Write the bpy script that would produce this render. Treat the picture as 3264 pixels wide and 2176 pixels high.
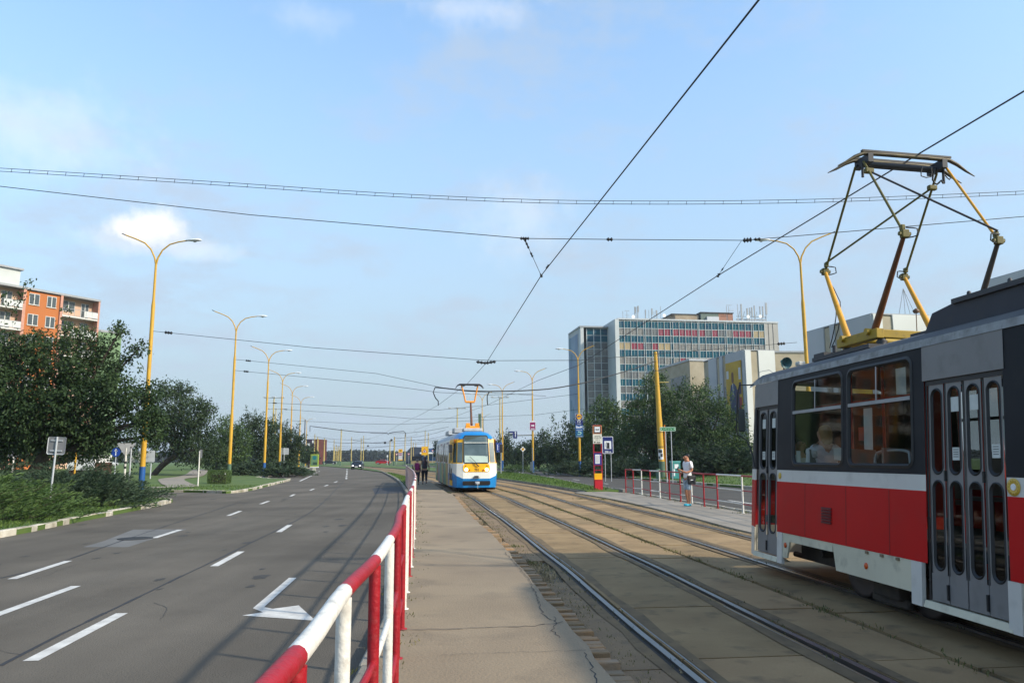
import bpy, bmesh, math, random
import numpy as np
from mathutils import Vector, Matrix
from mathutils.geometry import delaunay_2d_cdt
R = math.radians
for o in list(bpy.data.objects): bpy.data.objects.remove(o)
scene = bpy.context.scene
col = scene.collection
rng = np.random.default_rng(7); random.seed(7)

# ------------------------------------------------------------------ camera
FPX, HOR, ROLL, EYE = 2448.0, 1460.0, 0.005, 1.70      # photo pixels (3264 wide), horizon row, roll, eye height
pitch = math.atan((HOR - 1088) / FPX)
_fw = Vector((0, math.cos(pitch), math.sin(pitch))); _up = Vector((0, -math.sin(pitch), math.cos(pitch))); _rt = Vector((1, 0, 0))
_c, _s = math.cos(ROLL), math.sin(ROLL)
RT = _c * _rt - _s * _up; UP = _s * _rt + _c * _up
cam = bpy.data.cameras.new('camera'); cam.sensor_width = 36; cam.lens = 36 * FPX / 3264; cam.clip_end = 6000; cam.clip_start = 0.05
camo = bpy.data.objects.new('camera', cam); col.objects.link(camo)
M = Matrix((RT, UP, -_fw)).transposed().to_4x4(); M.translation = (0, 0, EYE); camo.matrix_world = M
scene.camera = camo
def ray(x, y): return RT * ((x - 1632) / FPX) - UP * ((y - 1088) / FPX) + _fw
def g(x, y, z=0.0):
    d = ray(x, y); t = (z - EYE) / d.z; return (d.x * t, d.y * t)
def at(x, y, Y):
    d = ray(x, y); t = Y / d.y; return Vector((d.x * t, Y, EYE + d.z * t))

# ------------------------------------------------------------------ light
SUN = Vector((0.76, -0.36, 0.54)).normalized()
sun = bpy.data.lights.new('sun', 'SUN'); sun.energy = 2.9; sun.angle = R(1.7); sun.color = (1.0, 0.90, 0.74)
suno = bpy.data.objects.new('sun', sun); col.objects.link(suno); suno.rotation_euler = SUN.to_track_quat('Z', 'Y').to_euler()
w = bpy.data.worlds.new("World"); scene.world = w; w.use_nodes = True
nt = w.node_tree; nt.nodes.clear(); N = nt.nodes.new; L = nt.links.new
out = N('ShaderNodeOutputWorld'); bg = N('ShaderNodeBackground'); bg.inputs[1].default_value = 0.15
sky = N('ShaderNodeTexSky'); sky.sky_type = 'NISHITA'; sky.sun_disc = False
sky.sun_elevation = math.asin(SUN.z); sky.sun_rotation = math.atan2(SUN.x, SUN.y); sky.air_density = 1.0; sky.dust_density = 1.3; sky.ozone_density = 1.6
tc = N('ShaderNodeTexCoord'); sep = N('ShaderNodeSeparateXYZ'); L(tc.outputs['Generated'], sep.inputs[0])
def math_(op, a, b=None, clamp=False):
    m = N('ShaderNodeMath'); m.operation = op; m.use_clamp = clamp
    for i, v in enumerate((a, b)):
        if v is None: continue
        if isinstance(v, (int, float)): m.inputs[i].default_value = v
        else: L(v, m.inputs[i])
    return m.outputs[0]
def noise_(vec, scale, detail=6, rough=.55):
    n = N('ShaderNodeTexNoise'); n.inputs['Scale'].default_value = scale; n.inputs['Detail'].default_value = detail; n.inputs['Roughness'].default_value = rough
    L(vec, n.inputs['Vector']); return n.outputs['Fac']
def mapr(v, a, b, c=0., d=1.):
    n = N('ShaderNodeMapRange'); n.interpolation_type = 'SMOOTHSTEP'; L(v, n.inputs[0])
    for i, q in enumerate((a, b, c, d)): n.inputs[i + 1].default_value = q
    return n.outputs[0]
# cloud layer: project the view direction onto a high plane
den = math_('MAXIMUM', math_('ADD', sep.outputs[2], 0.18), 0.05)
cb = N('ShaderNodeCombineXYZ'); L(math_('DIVIDE', sep.outputs[0], den), cb.inputs[0]); L(math_('DIVIDE', sep.outputs[1], den), cb.inputs[1])
n1 = noise_(cb.outputs[0], 1.3, 8, .6); n2 = noise_(cb.outputs[0], 3.6, 10, .66)
veil = mapr(math_('ADD', math_('MULTIPLY', n1, .6), math_('MULTIPLY', n2, .4)), .46, .62, 0., .72)
lowh = mapr(sep.outputs[2], .66, .0, .0, .96)          # milky air towards the horizon
def puff(px, py, rx, ry, amt, edge=.5):
    d = ray(px, py).normalized(); dn = N('ShaderNodeVectorMath'); dn.operation = 'SUBTRACT'; L(tc.outputs['Generated'], dn.inputs[0]); dn.inputs[1].default_value = d
    s = N('ShaderNodeSeparateXYZ'); L(dn.outputs[0], s.inputs[0])
    nn = noise_(tc.outputs['Generated'], 26, 7, .6)
    a = math_('POWER', math_('DIVIDE', s.outputs[0], rx), 2); b = math_('POWER', math_('DIVIDE', s.outputs[2], ry), 2)
    r = math_('ADD', math_('SQRT', math_('ADD', a, b)), math_('MULTIPLY', math_('SUBTRACT', nn, .5), 1.6))
    return mapr(r, 1.0, edge, 0., amt)
pf = puff(475, 748, .066, .024, .85, .05)
for a in ((425, 735, .034, .024, .95, .1), (500, 722, .036, .026, 1., .15), (600, 790, .07, .018, .35, .2), (400, 770, .06, .022, .3, .2), (60, 400, .16, .07, .3, -.2), (1500, 30, .11, .03, .34, -.2), (980, 60, .06, .025, .2, -.2), (1650, 700, .10, .07, .28, -.2)):
    pf = math_('MAXIMUM', pf, puff(*a))
def mix_(fac, a, b):
    m = N('ShaderNodeMix'); m.data_type = 'RGBA'
    if isinstance(fac, (int, float)): m.inputs[0].default_value = fac
    else: L(fac, m.inputs[0])
    for k, v in ((6, a), (7, b)):
        if isinstance(v, tuple): m.inputs[k].default_value = (*v, 1)
        else: L(v, m.inputs[k])
    return m.outputs[2]
tint = N('ShaderNodeMix'); tint.data_type = 'RGBA'; tint.blend_type = 'MULTIPLY'; tint.inputs[0].default_value = 1; L(sky.outputs[0], tint.inputs[6]); tint.inputs[7].default_value = (1.36, 1.52, 1.5, 1)
c1 = mix_(lowh, tint.outputs[2], (1.88, 2.33, 2.75))
c2 = mix_(veil, c1, (2.25, 2.7, 3.3))
c3 = mix_(pf, c2, (4.6, 4.6, 4.6))
L(c3, bg.inputs[0]); L(bg.outputs[0], out.inputs[0])
scene.view_settings.view_transform = 'Standard'; scene.view_settings.look = 'None'; scene.view_settings.gamma = 1
scene.view_settings.exposure = 0.72

# ------------------------------------------------------------------ helpers
def hx(s, k=1.0):
    v = [int(s[i:i+2], 16) / 255 for i in (0, 2, 4)]
    return tuple(k * (c / 12.92 if c <= .04045 else ((c + .055) / 1.055) ** 2.4) for c in v)
MATS = {}
def mat(name, c, rough=.6, metal=0., var=.12, vs=3.0, bump=0., bs=40., island=0., c2=None, spec=.5, emit=0., dirt=0., coord='Object', leaf=False, streak=0.):
    """principled + noise variation of the material's own colour"""
    if name in MATS: return MATS[name]
    m = bpy.data.materials.new(name); m.use_nodes = True; t = m.node_tree; b = t.nodes['Principled BSDF']; nn = t.nodes.new; ll = t.links.new
    b.inputs['Roughness'].default_value = rough; b.inputs['Metallic'].default_value = metal; b.inputs['Specular IOR Level'].default_value = spec
    co = nn('ShaderNodeTexCoord').outputs[coord]
    def nz(sc, det=5):
        n = nn('ShaderNodeTexNoise'); n.inputs['Scale'].default_value = sc; n.inputs['Detail'].default_value = det; ll(co, n.inputs['Vector']); return n.outputs['Fac']
    def rmp(v, a, bb, lo, hi):
        n = nn('ShaderNodeMapRange'); ll(v, n.inputs[0])
        for i, q in enumerate((a, bb, lo, hi)): n.inputs[i + 1].default_value = q
        return n.outputs[0]
    cur = None
    mx = nn('ShaderNodeMix'); mx.data_type = 'RGBA'; mx.inputs[6].default_value = (*c, 1); mx.inputs[7].default_value = (*(c2 or tuple(min(1, q * .6) for q in c)), 1)
    ll(rmp(nz(vs), .35, .68, 0, 1 if c2 else min(1, var * 3)), mx.inputs[0]); cur = mx.outputs[2]
    if dirt:
        m2 = nn('ShaderNodeMix'); m2.data_type = 'RGBA'; ll(cur, m2.inputs[6]); m2.inputs[7].default_value = (.055, .045, .035, 1)
        ll(rmp(nz(vs * 2.7, 8), .55, .75, 0, dirt), m2.inputs[0]); cur = m2.outputs[2]
    if streak:
        mp = nn('ShaderNodeMapping'); mp.inputs['Rotation'].default_value = (0, 0, -.14); mp.inputs['Scale'].default_value = (1.1, .05, 1); ll(co, mp.inputs[0]); n9 = nn('ShaderNodeTexNoise'); n9.inputs['Scale'].default_value = 1.0; n9.inputs['Detail'].default_value = 6; ll(mp.outputs[0], n9.inputs['Vector'])
        h9 = nn('ShaderNodeHueSaturation'); ll(cur, h9.inputs['Color']); ll(rmp(n9.outputs['Fac'], .3, .7, 1 - streak, 1 + streak), h9.inputs['Value']); cur = h9.outputs[0]
    if island:
        gi = nn('ShaderNodeNewGeometry').outputs['Random Per Island']
        h = nn('ShaderNodeHueSaturation'); ll(cur, h.inputs['Color']); ll(rmp(gi, 0, 1, 1 - island, 1 + island), h.inputs['Value'])
        ll(rmp(gi, 0, 1, .5 + island * .03, .5 - island * .01), h.inputs['Hue']); cur = h.outputs[0]
    ll(cur, b.inputs['Base Color'])
    if bump:
        bp = nn('ShaderNodeBump'); bp.inputs['Strength'].default_value = bump; bp.inputs['Distance'].default_value = .02; ll(nz(bs, 8), bp.inputs['Height']); ll(bp.outputs[0], b.inputs['Normal'])
    if emit: b.inputs['Emission Strength'].default_value = emit; b.inputs['Emission Color'].default_value = (*c, 1)
    if leaf:
        tr = nn('ShaderNodeBsdfTranslucent'); ll(cur, tr.inputs[0]); ms = nn('ShaderNodeMixShader'); ms.inputs[0].default_value = .22
        ll(b.outputs[0], ms.inputs[1]); ll(tr.outputs[0], ms.inputs[2]); ll(ms.outputs[0], t.nodes['Material Output'].inputs[0])
    MATS[name] = m; return m
def glass(name, tint_, trans=.6, rough=.03):
    if name in MATS: return MATS[name]
    m = bpy.data.materials.new(name); m.use_nodes = True; t = m.node_tree; t.nodes.clear(); nn = t.nodes.new; ll = t.links.new
    o = nn('ShaderNodeOutputMaterial'); tp = nn('ShaderNodeBsdfTransparent'); tp.inputs[0].default_value = (*(q * trans for q in tint_), 1)
    gl = nn('ShaderNodeBsdfGlossy'); gl.inputs['Roughness'].default_value = rough; gl.inputs[0].default_value = (.9, .9, .9, 1)
    lw = nn('ShaderNodeLayerWeight'); lw.inputs[0].default_value = .5; p5 = nn('ShaderNodeMath'); p5.operation = 'POWER'; p5.inputs[1].default_value = 5; ll(lw.outputs['Facing'], p5.inputs[0]); fr = nn('ShaderNodeMath'); fr.operation = 'MULTIPLY_ADD'; fr.inputs[1].default_value = .55; fr.inputs[2].default_value = .02; ll(p5.outputs[0], fr.inputs[0]); ms = nn('ShaderNodeMixShader')
    ll(fr.outputs[0], ms.inputs[0]); ll(tp.outputs[0], ms.inputs[1]); ll(gl.outputs[0], ms.inputs[2]); ll(ms.outputs[0], o.inputs[0])
    MATS[name] = m; return m
def tag(o, label=None, cat=None, group=None, kind=None):
    if label: o['label'] = label
    if cat: o['category'] = cat
    if group: o['group'] = group
    if kind: o['kind'] = kind
    return o
def empty(name, loc=(0, 0, 0), rz=0., label=None, cat=None, group=None):
    o = bpy.data.objects.new(name, None); col.objects.link(o); o.location = loc; o.rotation_euler = (0, 0, rz); o.empty_display_size = .2
    return tag(o, label, cat, group)
def copy_tree(o, parent=None):
    c = o.copy(); col.objects.link(c); c.parent = parent
    for ch in list(o.children): copy_tree(ch, c)
    return c
class MB:
    def __init__(s): s.v = []; s.f = []; s.m = []; s.sm = []
    def add(s, vs, fs, mi=0, smooth=False):
        n = len(s.v); s.v += [tuple(q) for q in vs]; s.f += [tuple(n + i for i in f) for f in fs]; s.m += [mi] * len(fs); s.sm += [smooth] * len(fs); return s
    def box(s, c, d, mi=0, rz=0., mt=None, taper=1.0):
        hx_, hy_, hz_ = d[0] / 2, d[1] / 2, d[2] / 2; vs = []
        for z in (-1, 1):
            k = taper if z > 0 else 1
            for x, y in ((-1, -1), (1, -1), (1, 1), (-1, 1)): vs.append(Vector((x * hx_ * k, y * hy_ * k, z * hz_)))
        m = Matrix.Rotation(rz, 3, 'Z') if rz else None
        if mt is not None: m = mt
        if m is not None: vs = [m @ q for q in vs]
        vs = [q + Vector(c) for q in vs]
        return s.add(vs, [(3, 2, 1, 0), (4, 5, 6, 7), (0, 1, 5, 4), (1, 2, 6, 5), (2, 3, 7, 6), (3, 0, 4, 7)], mi)
    def tube(s, pts, r, n=10, mi=0, cap=True, squash=None):
        pts = [Vector(p) for p in pts]; k = len(pts); rs = r if isinstance(r, (list, tuple)) else [r] * k
        vs = []; up = None
        for i, p in enumerate(pts):
            d = (pts[min(i + 1, k - 1)] - pts[max(i - 1, 0)]).normalized()
            if up is None: up = d.orthogonal().normalized()
            up = (up - d * up.dot(d))
            up = up.normalized() if up.length > 1e-6 else d.orthogonal().normalized()
            q = d.cross(up)
            for j in range(n):
                a = 2 * math.pi * j / n; vs.append(p + rs[i] * (math.cos(a) * up + math.sin(a) * q))
        fs = []
        for i in range(k - 1):
            for j in range(n):
                a, b = i * n + j, i * n + (j + 1) % n; fs.append((a, b, b + n, a + n))
        s.add(vs, fs, mi, n > 5)
        if cap: s.add(vs[:n], [tuple(range(n - 1, -1, -1))], mi); s.add(vs[-n:], [tuple(range(n))], mi)
        return s
    def lathe(s, prof, c=(0, 0, 0), n=16, mi=0, mt=None):
        vs = []
        for r, z in prof:
            for j in range(n):
                a = 2 * math.pi * j / n; q = Vector((r * math.cos(a), r * math.sin(a), z))
                vs.append((mt @ q if mt is not None else q) + Vector(c))
        fs = []
        for i in range(len(prof) - 1):
            for j in range(n):
                a, b = i * n + j, i * n + (j + 1) % n; fs.append((a, b, b + n, a + n))
        s.add(vs, fs, mi, True); s.add(vs[:n], [tuple(range(n - 1, -1, -1))], mi); s.add(vs[-n:], [tuple(range(n))], mi); return s
    def prism(s, poly, fn, t0, t1, mi=0):
        """poly in 2D; fn(a,b,t)->3D"""
        k = len(poly); vs = [fn(a, b, t0) for a, b in poly] + [fn(a, b, t1) for a, b in poly]
        fs = [tuple(range(k - 1, -1, -1)), tuple(range(k, 2 * k))] + [(i, (i + 1) % k, (i + 1) % k + k, i + k) for i in range(k)]
        return s.add(vs, fs, mi)
    def build(s, name, mats, parent=None, **kw):
        me = bpy.data.meshes.new(name); me.from_pydata(s.v, [], s.f); ms = mats if isinstance(mats, (list, tuple)) else [mats]
        for m in ms: me.materials.append(m)
        me.polygons.foreach_set('material_index', s.m); me.polygons.foreach_set('use_smooth', s.sm)
        me.update(); bm = bmesh.new(); bm.from_mesh(me)
        bmesh.ops.recalc_face_normals(bm, faces=bm.faces); bm.to_mesh(me); bm.free()
        o = bpy.data.objects.new(name, me); col.objects.link(o); o.parent = parent
        if 'kind' in kw or 'label' in kw: tag(o, kw.get('label'), kw.get('cat'), kw.get('group'), kw.get('kind'))
        return o
def bevel(o, w_=.01, seg=2):
    b = o.modifiers.new('bevel', 'BEVEL'); b.width = w_; b.segments = seg; b.limit_method = 'ANGLE'; return o
def text_into(mb, txt, size, fn, mi=0, align='CENTER', bold=0., width=None):
    """flat lettering: converts a font curve to faces, fn(x,y)->3D"""
    cu = bpy.data.curves.new('t', 'FONT'); cu.body = txt; cu.size = size; cu.align_x = align; cu.align_y = 'CENTER'; cu.resolution_u = 2; cu.offset = bold
    o = bpy.data.objects.new('t', cu); col.objects.link(o); bpy.context.view_layer.update()
    dg = bpy.context.evaluated_depsgraph_get(); me = o.evaluated_get(dg).to_mesh()
    xs = [v.co.x for v in me.vertices] or [0]; k = 1.
    if width: k = width / max(1e-6, max(xs) - min(xs))
    mb.add([fn(v.co.x * k, v.co.y) for v in me.vertices], [tuple(p.vertices) for p in me.polygons], mi)
    o.evaluated_get(dg).to_mesh_clear(); bpy.data.objects.remove(o); bpy.data.curves.remove(cu)
def scrawl(mb, w_, h_, n, fn, mi=0):
    """lettering too small to read: a row of uneven strokes"""
    rr = random.Random(n * 7 + int(w_ * 100)); x = -w_ / 2; st_ = w_ / n
    for i in range(n):
        if rr.random() < .12: x += st_; continue
        a = x + st_ * .12; b = x + st_ * .8; lo = -h_ / 2; hi = h_ / 2 * rr.choice((1, 1, .4)); t = st_ * .22
        for (p, q, r, s) in rr.sample([(a, lo, a + t, hi), (b - t, lo, b, hi), (a, hi - t, b, hi), (a, lo, b, lo + t), (a, -t / 2, b, t / 2)], 3): mb.add([fn(p, q), fn(r, q), fn(r, s), fn(p, s)], [(0, 1, 2, 3)], mi)
        x += st_
def catmull(P, step=1.0):
    P = [Vector(p).to_3d() if len(p) == 2 else Vector(p) for p in P]; Q = [2 * P[0] - P[1]] + P + [2 * P[-1] - P[-2]]; out_ = []
    for i in range(1, len(Q) - 2):
        n = max(1, int((Q[i + 1] - Q[i]).length / step))
        for j in range(n):
            t = j / n; a, b, c, d = Q[i - 1:i + 3]
            out_.append(.5 * ((2 * b) + (c - a) * t + (2 * a - 5 * b + 4 * c - d) * t * t + (3 * b - a - 3 * c + d) * t ** 3))
    out_.append(P[-1]); return out_
def offs(path, d):
    """offset an xy path to its right by d"""
    o_ = []
    for i, p in enumerate(path):
        t = (path[min(i + 1, len(path) - 1)] - path[max(i - 1, 0)]); t.z = 0; t.normalize(); o_.append(Vector((p.x + t.y * d, p.y - t.x * d, p.z)))
    return o_
def ribbon(mb, A, B, za, zb=None, mi=0):
    zb = za if zb is None else zb; n = len(A)
    mb.add([(p.x, p.y, za) for p in A] + [(p.x, p.y, zb) for p in B], [(i, i + 1, n + i + 1, n + i) for i in range(n - 1)], mi); return mb
def inpoly(x, y, P):
    c = False; j = len(P) - 1
    for i in range(len(P)):
        if (P[i][1] > y) != (P[j][1] > y) and x < (P[j][0] - P[i][0]) * (y - P[i][1]) / (P[j][1] - P[i][1]) + P[i][0]: c = not c
        j = i
    return c
def region(name, poly, hf, m, step=2.0, skirt=.3, parent=None, near=None):
    """triangulated ground region following a height function"""
    P = [(p[0], p[1]) for p in poly]; B = []
    for i in range(len(P)):
        a, b = Vector(P[i]), Vector(P[(i + 1) % len(P)]); k = max(1, int((b - a).length / (step * (1 if (a.length < 70) else 5))))
        for j in range(k): B.append(a.lerp(b, j / k))
    nb = len(B); xs = [p.x for p in B]; ys = [p.y for p in B]; I = []
    x = min(xs)
    while x < max(xs):
        y = min(ys)
        while y < max(ys):
            qx, qy = x + random.uniform(-.3, .3) * step, y + random.uniform(-.3, .3) * step
            if (near is None or near(qx, qy)) and inpoly(qx, qy, P): I.append(Vector((qx, qy)))
            y += step
        x += step
    r = delaunay_2d_cdt(B + I, [], [list(range(nb))], 1, 1e-4)
    mb = MB(); vs = [(v.x, v.y, hf(v.x, v.y)) for v in r[0]]; mb.add(vs, [tuple(f) for f in r[2]], 0, True)
    n = nb; mb.add([(p.x, p.y, hf(p.x, p.y)) for p in B] + [(p.x, p.y, hf(p.x, p.y) - skirt) for p in B], [(i, (i + 1) % n, (i + 1) % n + n, i + n) for i in range(n)])
    return mb.build(name, m, parent, kind='structure' if parent is None else None)
def sgn_dist(x, y, path):
    """distance to a polyline"""
    best = 1e9
    for i in range(len(path) - 1):
        ax, ay = path[i][0], path[i][1]; bx, by = path[i + 1][0], path[i + 1][1]
        t = max(0, min(1, ((x - ax) * (bx - ax) + (y - ay) * (by - ay)) / max(1e-9, (bx - ax) ** 2 + (by - ay) ** 2)))
        best = min(best, math.hypot(x - ax - t * (bx - ax), y - ay - t * (by - ay)))
    return best
# ------------------------------------------------------------------ materials
A_ = mat('asphalt', (.092, .081, .066), .95, vs=.30, c2=(.136, .119, .096), bump=.6, bs=60, dirt=.22, spec=.2, streak=.16)
A2 = mat('asphalt_old', (.070, .064, .056), .95, vs=1.2, c2=(.09, .083, .072), bump=.4, bs=50, spec=.2)
PAVE = mat('paving', (.22, .165, .105), .9, vs=.5, c2=(.29, .222, .142), bump=.45, bs=45, dirt=.4)
PAVE2 = mat('paving_grey', (.22, .19, .15), .9, vs=.6, c2=(.28, .24, .19), bump=.3, bs=40, dirt=.3)
SLAB = mat('slab', (.235, .155, .078), .92, vs=1.1, c2=(.318, .215, .110), bump=.45, bs=35, island=.16, dirt=.6, spec=.25)
SLABE = mat('slab_edge', (.17, .112, .06), .9, vs=1.2, c2=(.23, .152, .08), bump=.3, bs=40, island=.10, dirt=.5)
DIRT = mat('dirt', (.115, .085, .05), .95, vs=4, c2=(.20, .155, .095), bump=.8, bs=30)
GRASS = mat('grass', (.052, .098, .013), .95, vs=.6, c2=(.088, .130, .022), bump=.8, bs=12)
BLADE = mat('blade', (.052, .115, .012), .7, vs=.5, c2=(.10, .15, .022), island=.35, leaf=True)
WEED = mat('weed', (.07, .09, .02), .7, vs=2, c2=(.16, .14, .05), island=.4, leaf=True)
KERB = mat('kerb', (.50, .46, .38), .85, vs=2.0, c2=(.30, .26, .19), bump=.4, bs=30, island=.2, dirt=.5)
KERBG = mat('kerb_grey', (.26, .24, .20), .9, vs=2, c2=(.17, .155, .13), bump=.4, bs=30, island=.2, dirt=.4)
BRICK = mat('edge_brick', (.27, .16, .075), .9, vs=3, c2=(.20, .16, .11), bump=.5, bs=30, island=.3)
PAINT = mat('road_paint', (.62, .60, .55), .8, vs=5, c2=(.42, .40, .37), bump=.2, bs=60)
TAR = mat('tar', (.026, .026, .028), .8, vs=3)
STEEL = mat('rail_steel', (.26, .25, .24), .42, 1.0, vs=3)
RUST = mat('rail_rust', (.022, .016, .012), .8, vs=8)
YEL = mat('pole_yellow', hx('d6a52c', .85), .55, var=.08, vs=2, dirt=.25, island=0)
YELP = mat('pole_yellow_pale', hx('cdb468', .8), .6, var=.1, vs=2, dirt=.2)
BLU = mat('pole_blue', hx('1b5fa8', .8), .6, var=.2, vs=4, dirt=.4)
GRN = mat('pole_green', hx('5d7a63', .8), .7, var=.25, vs=4, dirt=.3)
WHT = mat('white_paint', (.72, .69, .62), .55, var=.05, vs=6, bump=.3, bs=40, dirt=.38)
REDP = mat('red_paint', hx('ac0f20', .85), .55, var=.22, vs=6, bump=.3, bs=40, dirt=.3)
GREY = mat('grey_metal', (.30, .31, .32), .5, .3, vs=5)
LGREY = mat('light_metal', (.48, .50, .52), .5, .2, vs=5)
DARK = mat('dark_metal', (.035, .035, .04), .6, vs=6)
BLACK = mat('black', (.012, .012, .013), .5, vs=6)
LAMPW = mat('lamp_white', (.72, .74, .76), .35, vs=4, var=.05)
WIRE = mat('wire', (.02, .022, .025), .6, vs=4)
SWHITE = mat('sign_white', (.78, .78, .78), .45, var=.03)
SBLUE = mat('sign_blue', hx('103f9a', .9), .45, var=.05)
DBLUE = mat('dark_blue', hx('10206a', .9), .45, var=.05)
SYEL = mat('sign_yellow', hx('f2b400'), .45, var=.05)
SRED = mat('sign_red', hx('c01828'), .45, var=.05)
SGREEN = mat('sign_green', hx('1f7a4a', .9), .45, var=.05)
PURP = mat('purple', hx('9a1f66', .9), .45, var=.05)

# ------------------------------------------------------------------ ground, roads, tracks
def flat(z): return lambda x, y: z
mb = MB(); ring = [(0, 0, -.06)]; k = 96
for i in range(k): a = 2 * math.pi * i / k; ring.append((2500 * math.cos(a), 2500 * math.sin(a), -.06))
mb.add(ring, [(0, i + 1, (i + 1) % k + 1) for i in range(k)]); mb.build('ground', GRASS, kind='structure')

KA = [(-9.0, -14), (-9.9, -2), (-10.7, 8), (-11.46, 17.6), (-11.88, 20.3), (-12.41, 23.8), (-12.98, 27.5), (-13.34, 29.7), (-13.9, 32.0), (-14.6, 33.0), (-16.2, 33.7), (-22, 34.8), (-45, 39)]
KB = [(-60, 47), (-26, 42.3), (-18.5, 41.6), (-16.2, 40.9), (-14.6, 39.8), (-14.3, 40.6), (-14.5, 43.2), (-16.3, 53.4), (-17.9, 62.5), (-18.6, 64.6), (-20.5, 66.5), (-23.5, 71.7)]
KC = [(-23.5, 71.7), (-24.6, 81.7), (-28.5, 100), (-33.1, 117), (-35.9, 136), (-42, 158), (-60, 196)]
KR = [(-.85, -12), (-1.05, 0), (-1.2, 6.2), (-1.55, 10.5), (-2.45, 18.1), (-3.2, 24), (-4.4, 32.7), (-5.6, 40.5), (-6.75, 47.5), (-9.4, 62.8), (-14.0, 86), (-19, 110), (-26, 138), (-36, 170), (-48, 200)]
FEN = [(-.42, -.6), (-.5, 1.84), (-.58, 2.72), (-.63, 3.8), (-.78, 5.31), (-.92, 6.34), (-1.03, 7.4), (-1.26, 9.36), (-1.5, 11.6), (-1.95, 15.5), (-2.6, 20.8), (-3.66, 28.7), (-5.0, 37.8), (-6.6, 48.3), (-7.75, 56.6)]
T1 = [(3.75, -9), (2.75, 0), (2.15, 6.2), (1.95, 8), (1.70, 10.6), (1.53, 12.4), (1.24, 14.9), (.93, 17.8), (.40, 22.4), (-.08, 26.2), (-.82, 32.4), (-1.15, 34.9), (-1.95, 40), (-3.05, 47.3), (-5.5, 60), (-9.9, 80), (-15, 100), (-27, 140), (-48, 200)]
T2 = [(7.15, -9), (6.1, 0), (5.45, 6.2), (4.87, 11.8), (4.38, 16.5), (4.0, 20), (3.52, 24.4), (2.6, 32.4), (2.08, 37), (1.35, 41.5), (.35, 47.5), (-2.1, 60), (-6.4, 80), (-11.4, 100), (-23.3, 140), (-44, 202)]
kA, kB, kC, kR, fen, t1, t2 = [catmull(p, .8) for p in (KA, KB, KC, KR, FEN, T1, T2)]
RN = [(10.6, -12), (9.4, 0), (8.6, 10), (7.28, 23.8), (7.0, 26.5), (5.2, 42), (4.4, 48), (2.9, 67), (.2, 88), (-3, 106), (-14, 142), (-36, 206)]
RF = [(21.5, -12), (19.2, 8), (16.2, 25), (13.0, 42), (11.0, 55), (8.6, 72), (5.0, 95), (1.5, 113), (-8, 148), (-30, 212)]
kN, kF = catmull(RN, 1.5), catmull(RF, 1.5)
def xat(path, y):
    for i in range(len(path) - 1):
        a, b = path[i], path[i + 1]
        if a.y <= y <= b.y: return a.x + (b.x - a.x) * (y - a.y) / max(1e-6, b.y - a.y)
    return path[0].x if y < path[0].y else path[-1].x
# carriageways
road = region('road', [(-90, -14), *[(p.x, p.y) for p in kR[::3]], (-110, 200), (-110, 80), (-90, 40)], flat(0), A_, 12, .05)
rroad = region('road_far_side', [*[(p.x, p.y) for p in kN[::2]], *[(p.x, p.y) for p in kF[::-2]]], flat(0), A2, 12, .05)
def lawnz(path, base=.12, slope=.035, top=.55, d0=1.5):
    P = [(p.x, p.y) for p in path[::3]]
    return lambda x, y: base + min(top - base, slope * max(0, sgn_dist(x, y, P) - d0))
zA = lawnz(kA, .12, .03, .5, 2.5); zB = lawnz(kB, .12, .02, .45, 4); zC = lawnz(kC, .12, .03, .6, 2); zF = lawnz(kF, .12, .07, .62, 1.5)
region('lawn', [*[(p.x, p.y) for p in kA[::2]], (-140, 52), (-140, -14)], zA, GRASS, 2.5)
region('lawn_island', [*[(p.x, p.y) for p in kB[::2]], (-34, 92), (-120, 110), (-120, 56)], zB, GRASS, 2.5)
region('lawn_far', [*[(p.x, p.y) for p in kC[::2]], (-160, 210), (-150, 112), (-34, 92)], zC, GRASS, 5)
region('verge', [*[(p.x, p.y) for p in kF], (60, 260), (160, 212), (160, -12)], zF, GRASS, 3.5)
mr = [(p.x + .25, p.y) for p in kR if p.y > 33]; ml = [(p.x - 1.9, p.y) for p in t1 if p.y > 35.5]
region('median', mr + ml[::-1], flat(.10), GRASS, 2.0, .1)
region('median_far_side', [(p.x + 1.85, p.y) for p in t2 if p.y > 38.5] + [(p.x - .2, p.y) for p in kN[::-1] if p.y > 38.5], flat(.10), GRASS, 2.0, .1)
# footpaths
fp = catmull([(-60, 52), (-34, 48), (-25, 45.5), (-20.5, 44.5), (-19.5, 46), (-22.5, 52), (-27, 62), (-31, 76), (-40, 100)], 1)
mb = MB(); a, b = offs(fp, -.9), offs(fp, .9); n = len(fp)
mb.add([(p.x, p.y, zB(p.x, p.y) + .035) for p in a] + [(p.x, p.y, zB(p.x, p.y) + .035) for p in b], [(i, i + 1, n + i + 1, n + i) for i in range(n - 1)]); mb.build('footpath', PAVE2, kind='structure')
# platform by the near track
PR = [(1.5, -9), (1.15, 1), (.72, 5.6), (.65, 6.3), (.49, 7.82), (.29, 9.63), (-.06, 13.07), (-.47, 16.5), (-1.17, 21.7), (-1.9, 28), (-2.72, 35.1)]
pr = catmull(PR, .5)
pl = [(p.x - .14, p.y) for p in fen if p.y < 35]; pl = [(-.5, -9)] + pl + [(-4.35, 35.1)]
def crk(x, y): return .15 + .004 * math.sin(x * 3 + y)
region('platform', pl + [(p.x + random.uniform(-.02, .02), p.y) for p in pr][::-1], crk, PAVE, .7, .18)
wp = [p for p in fen if p.y > 34.8]; mb = MB(); ribbon(mb, [Vector((p.x + .35, p.y, 0)) for p in wp], [Vector((p.x + 1.75, p.y, 0)) for p in wp], .125); mb.build('path', PAVE, kind='structure')
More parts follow.
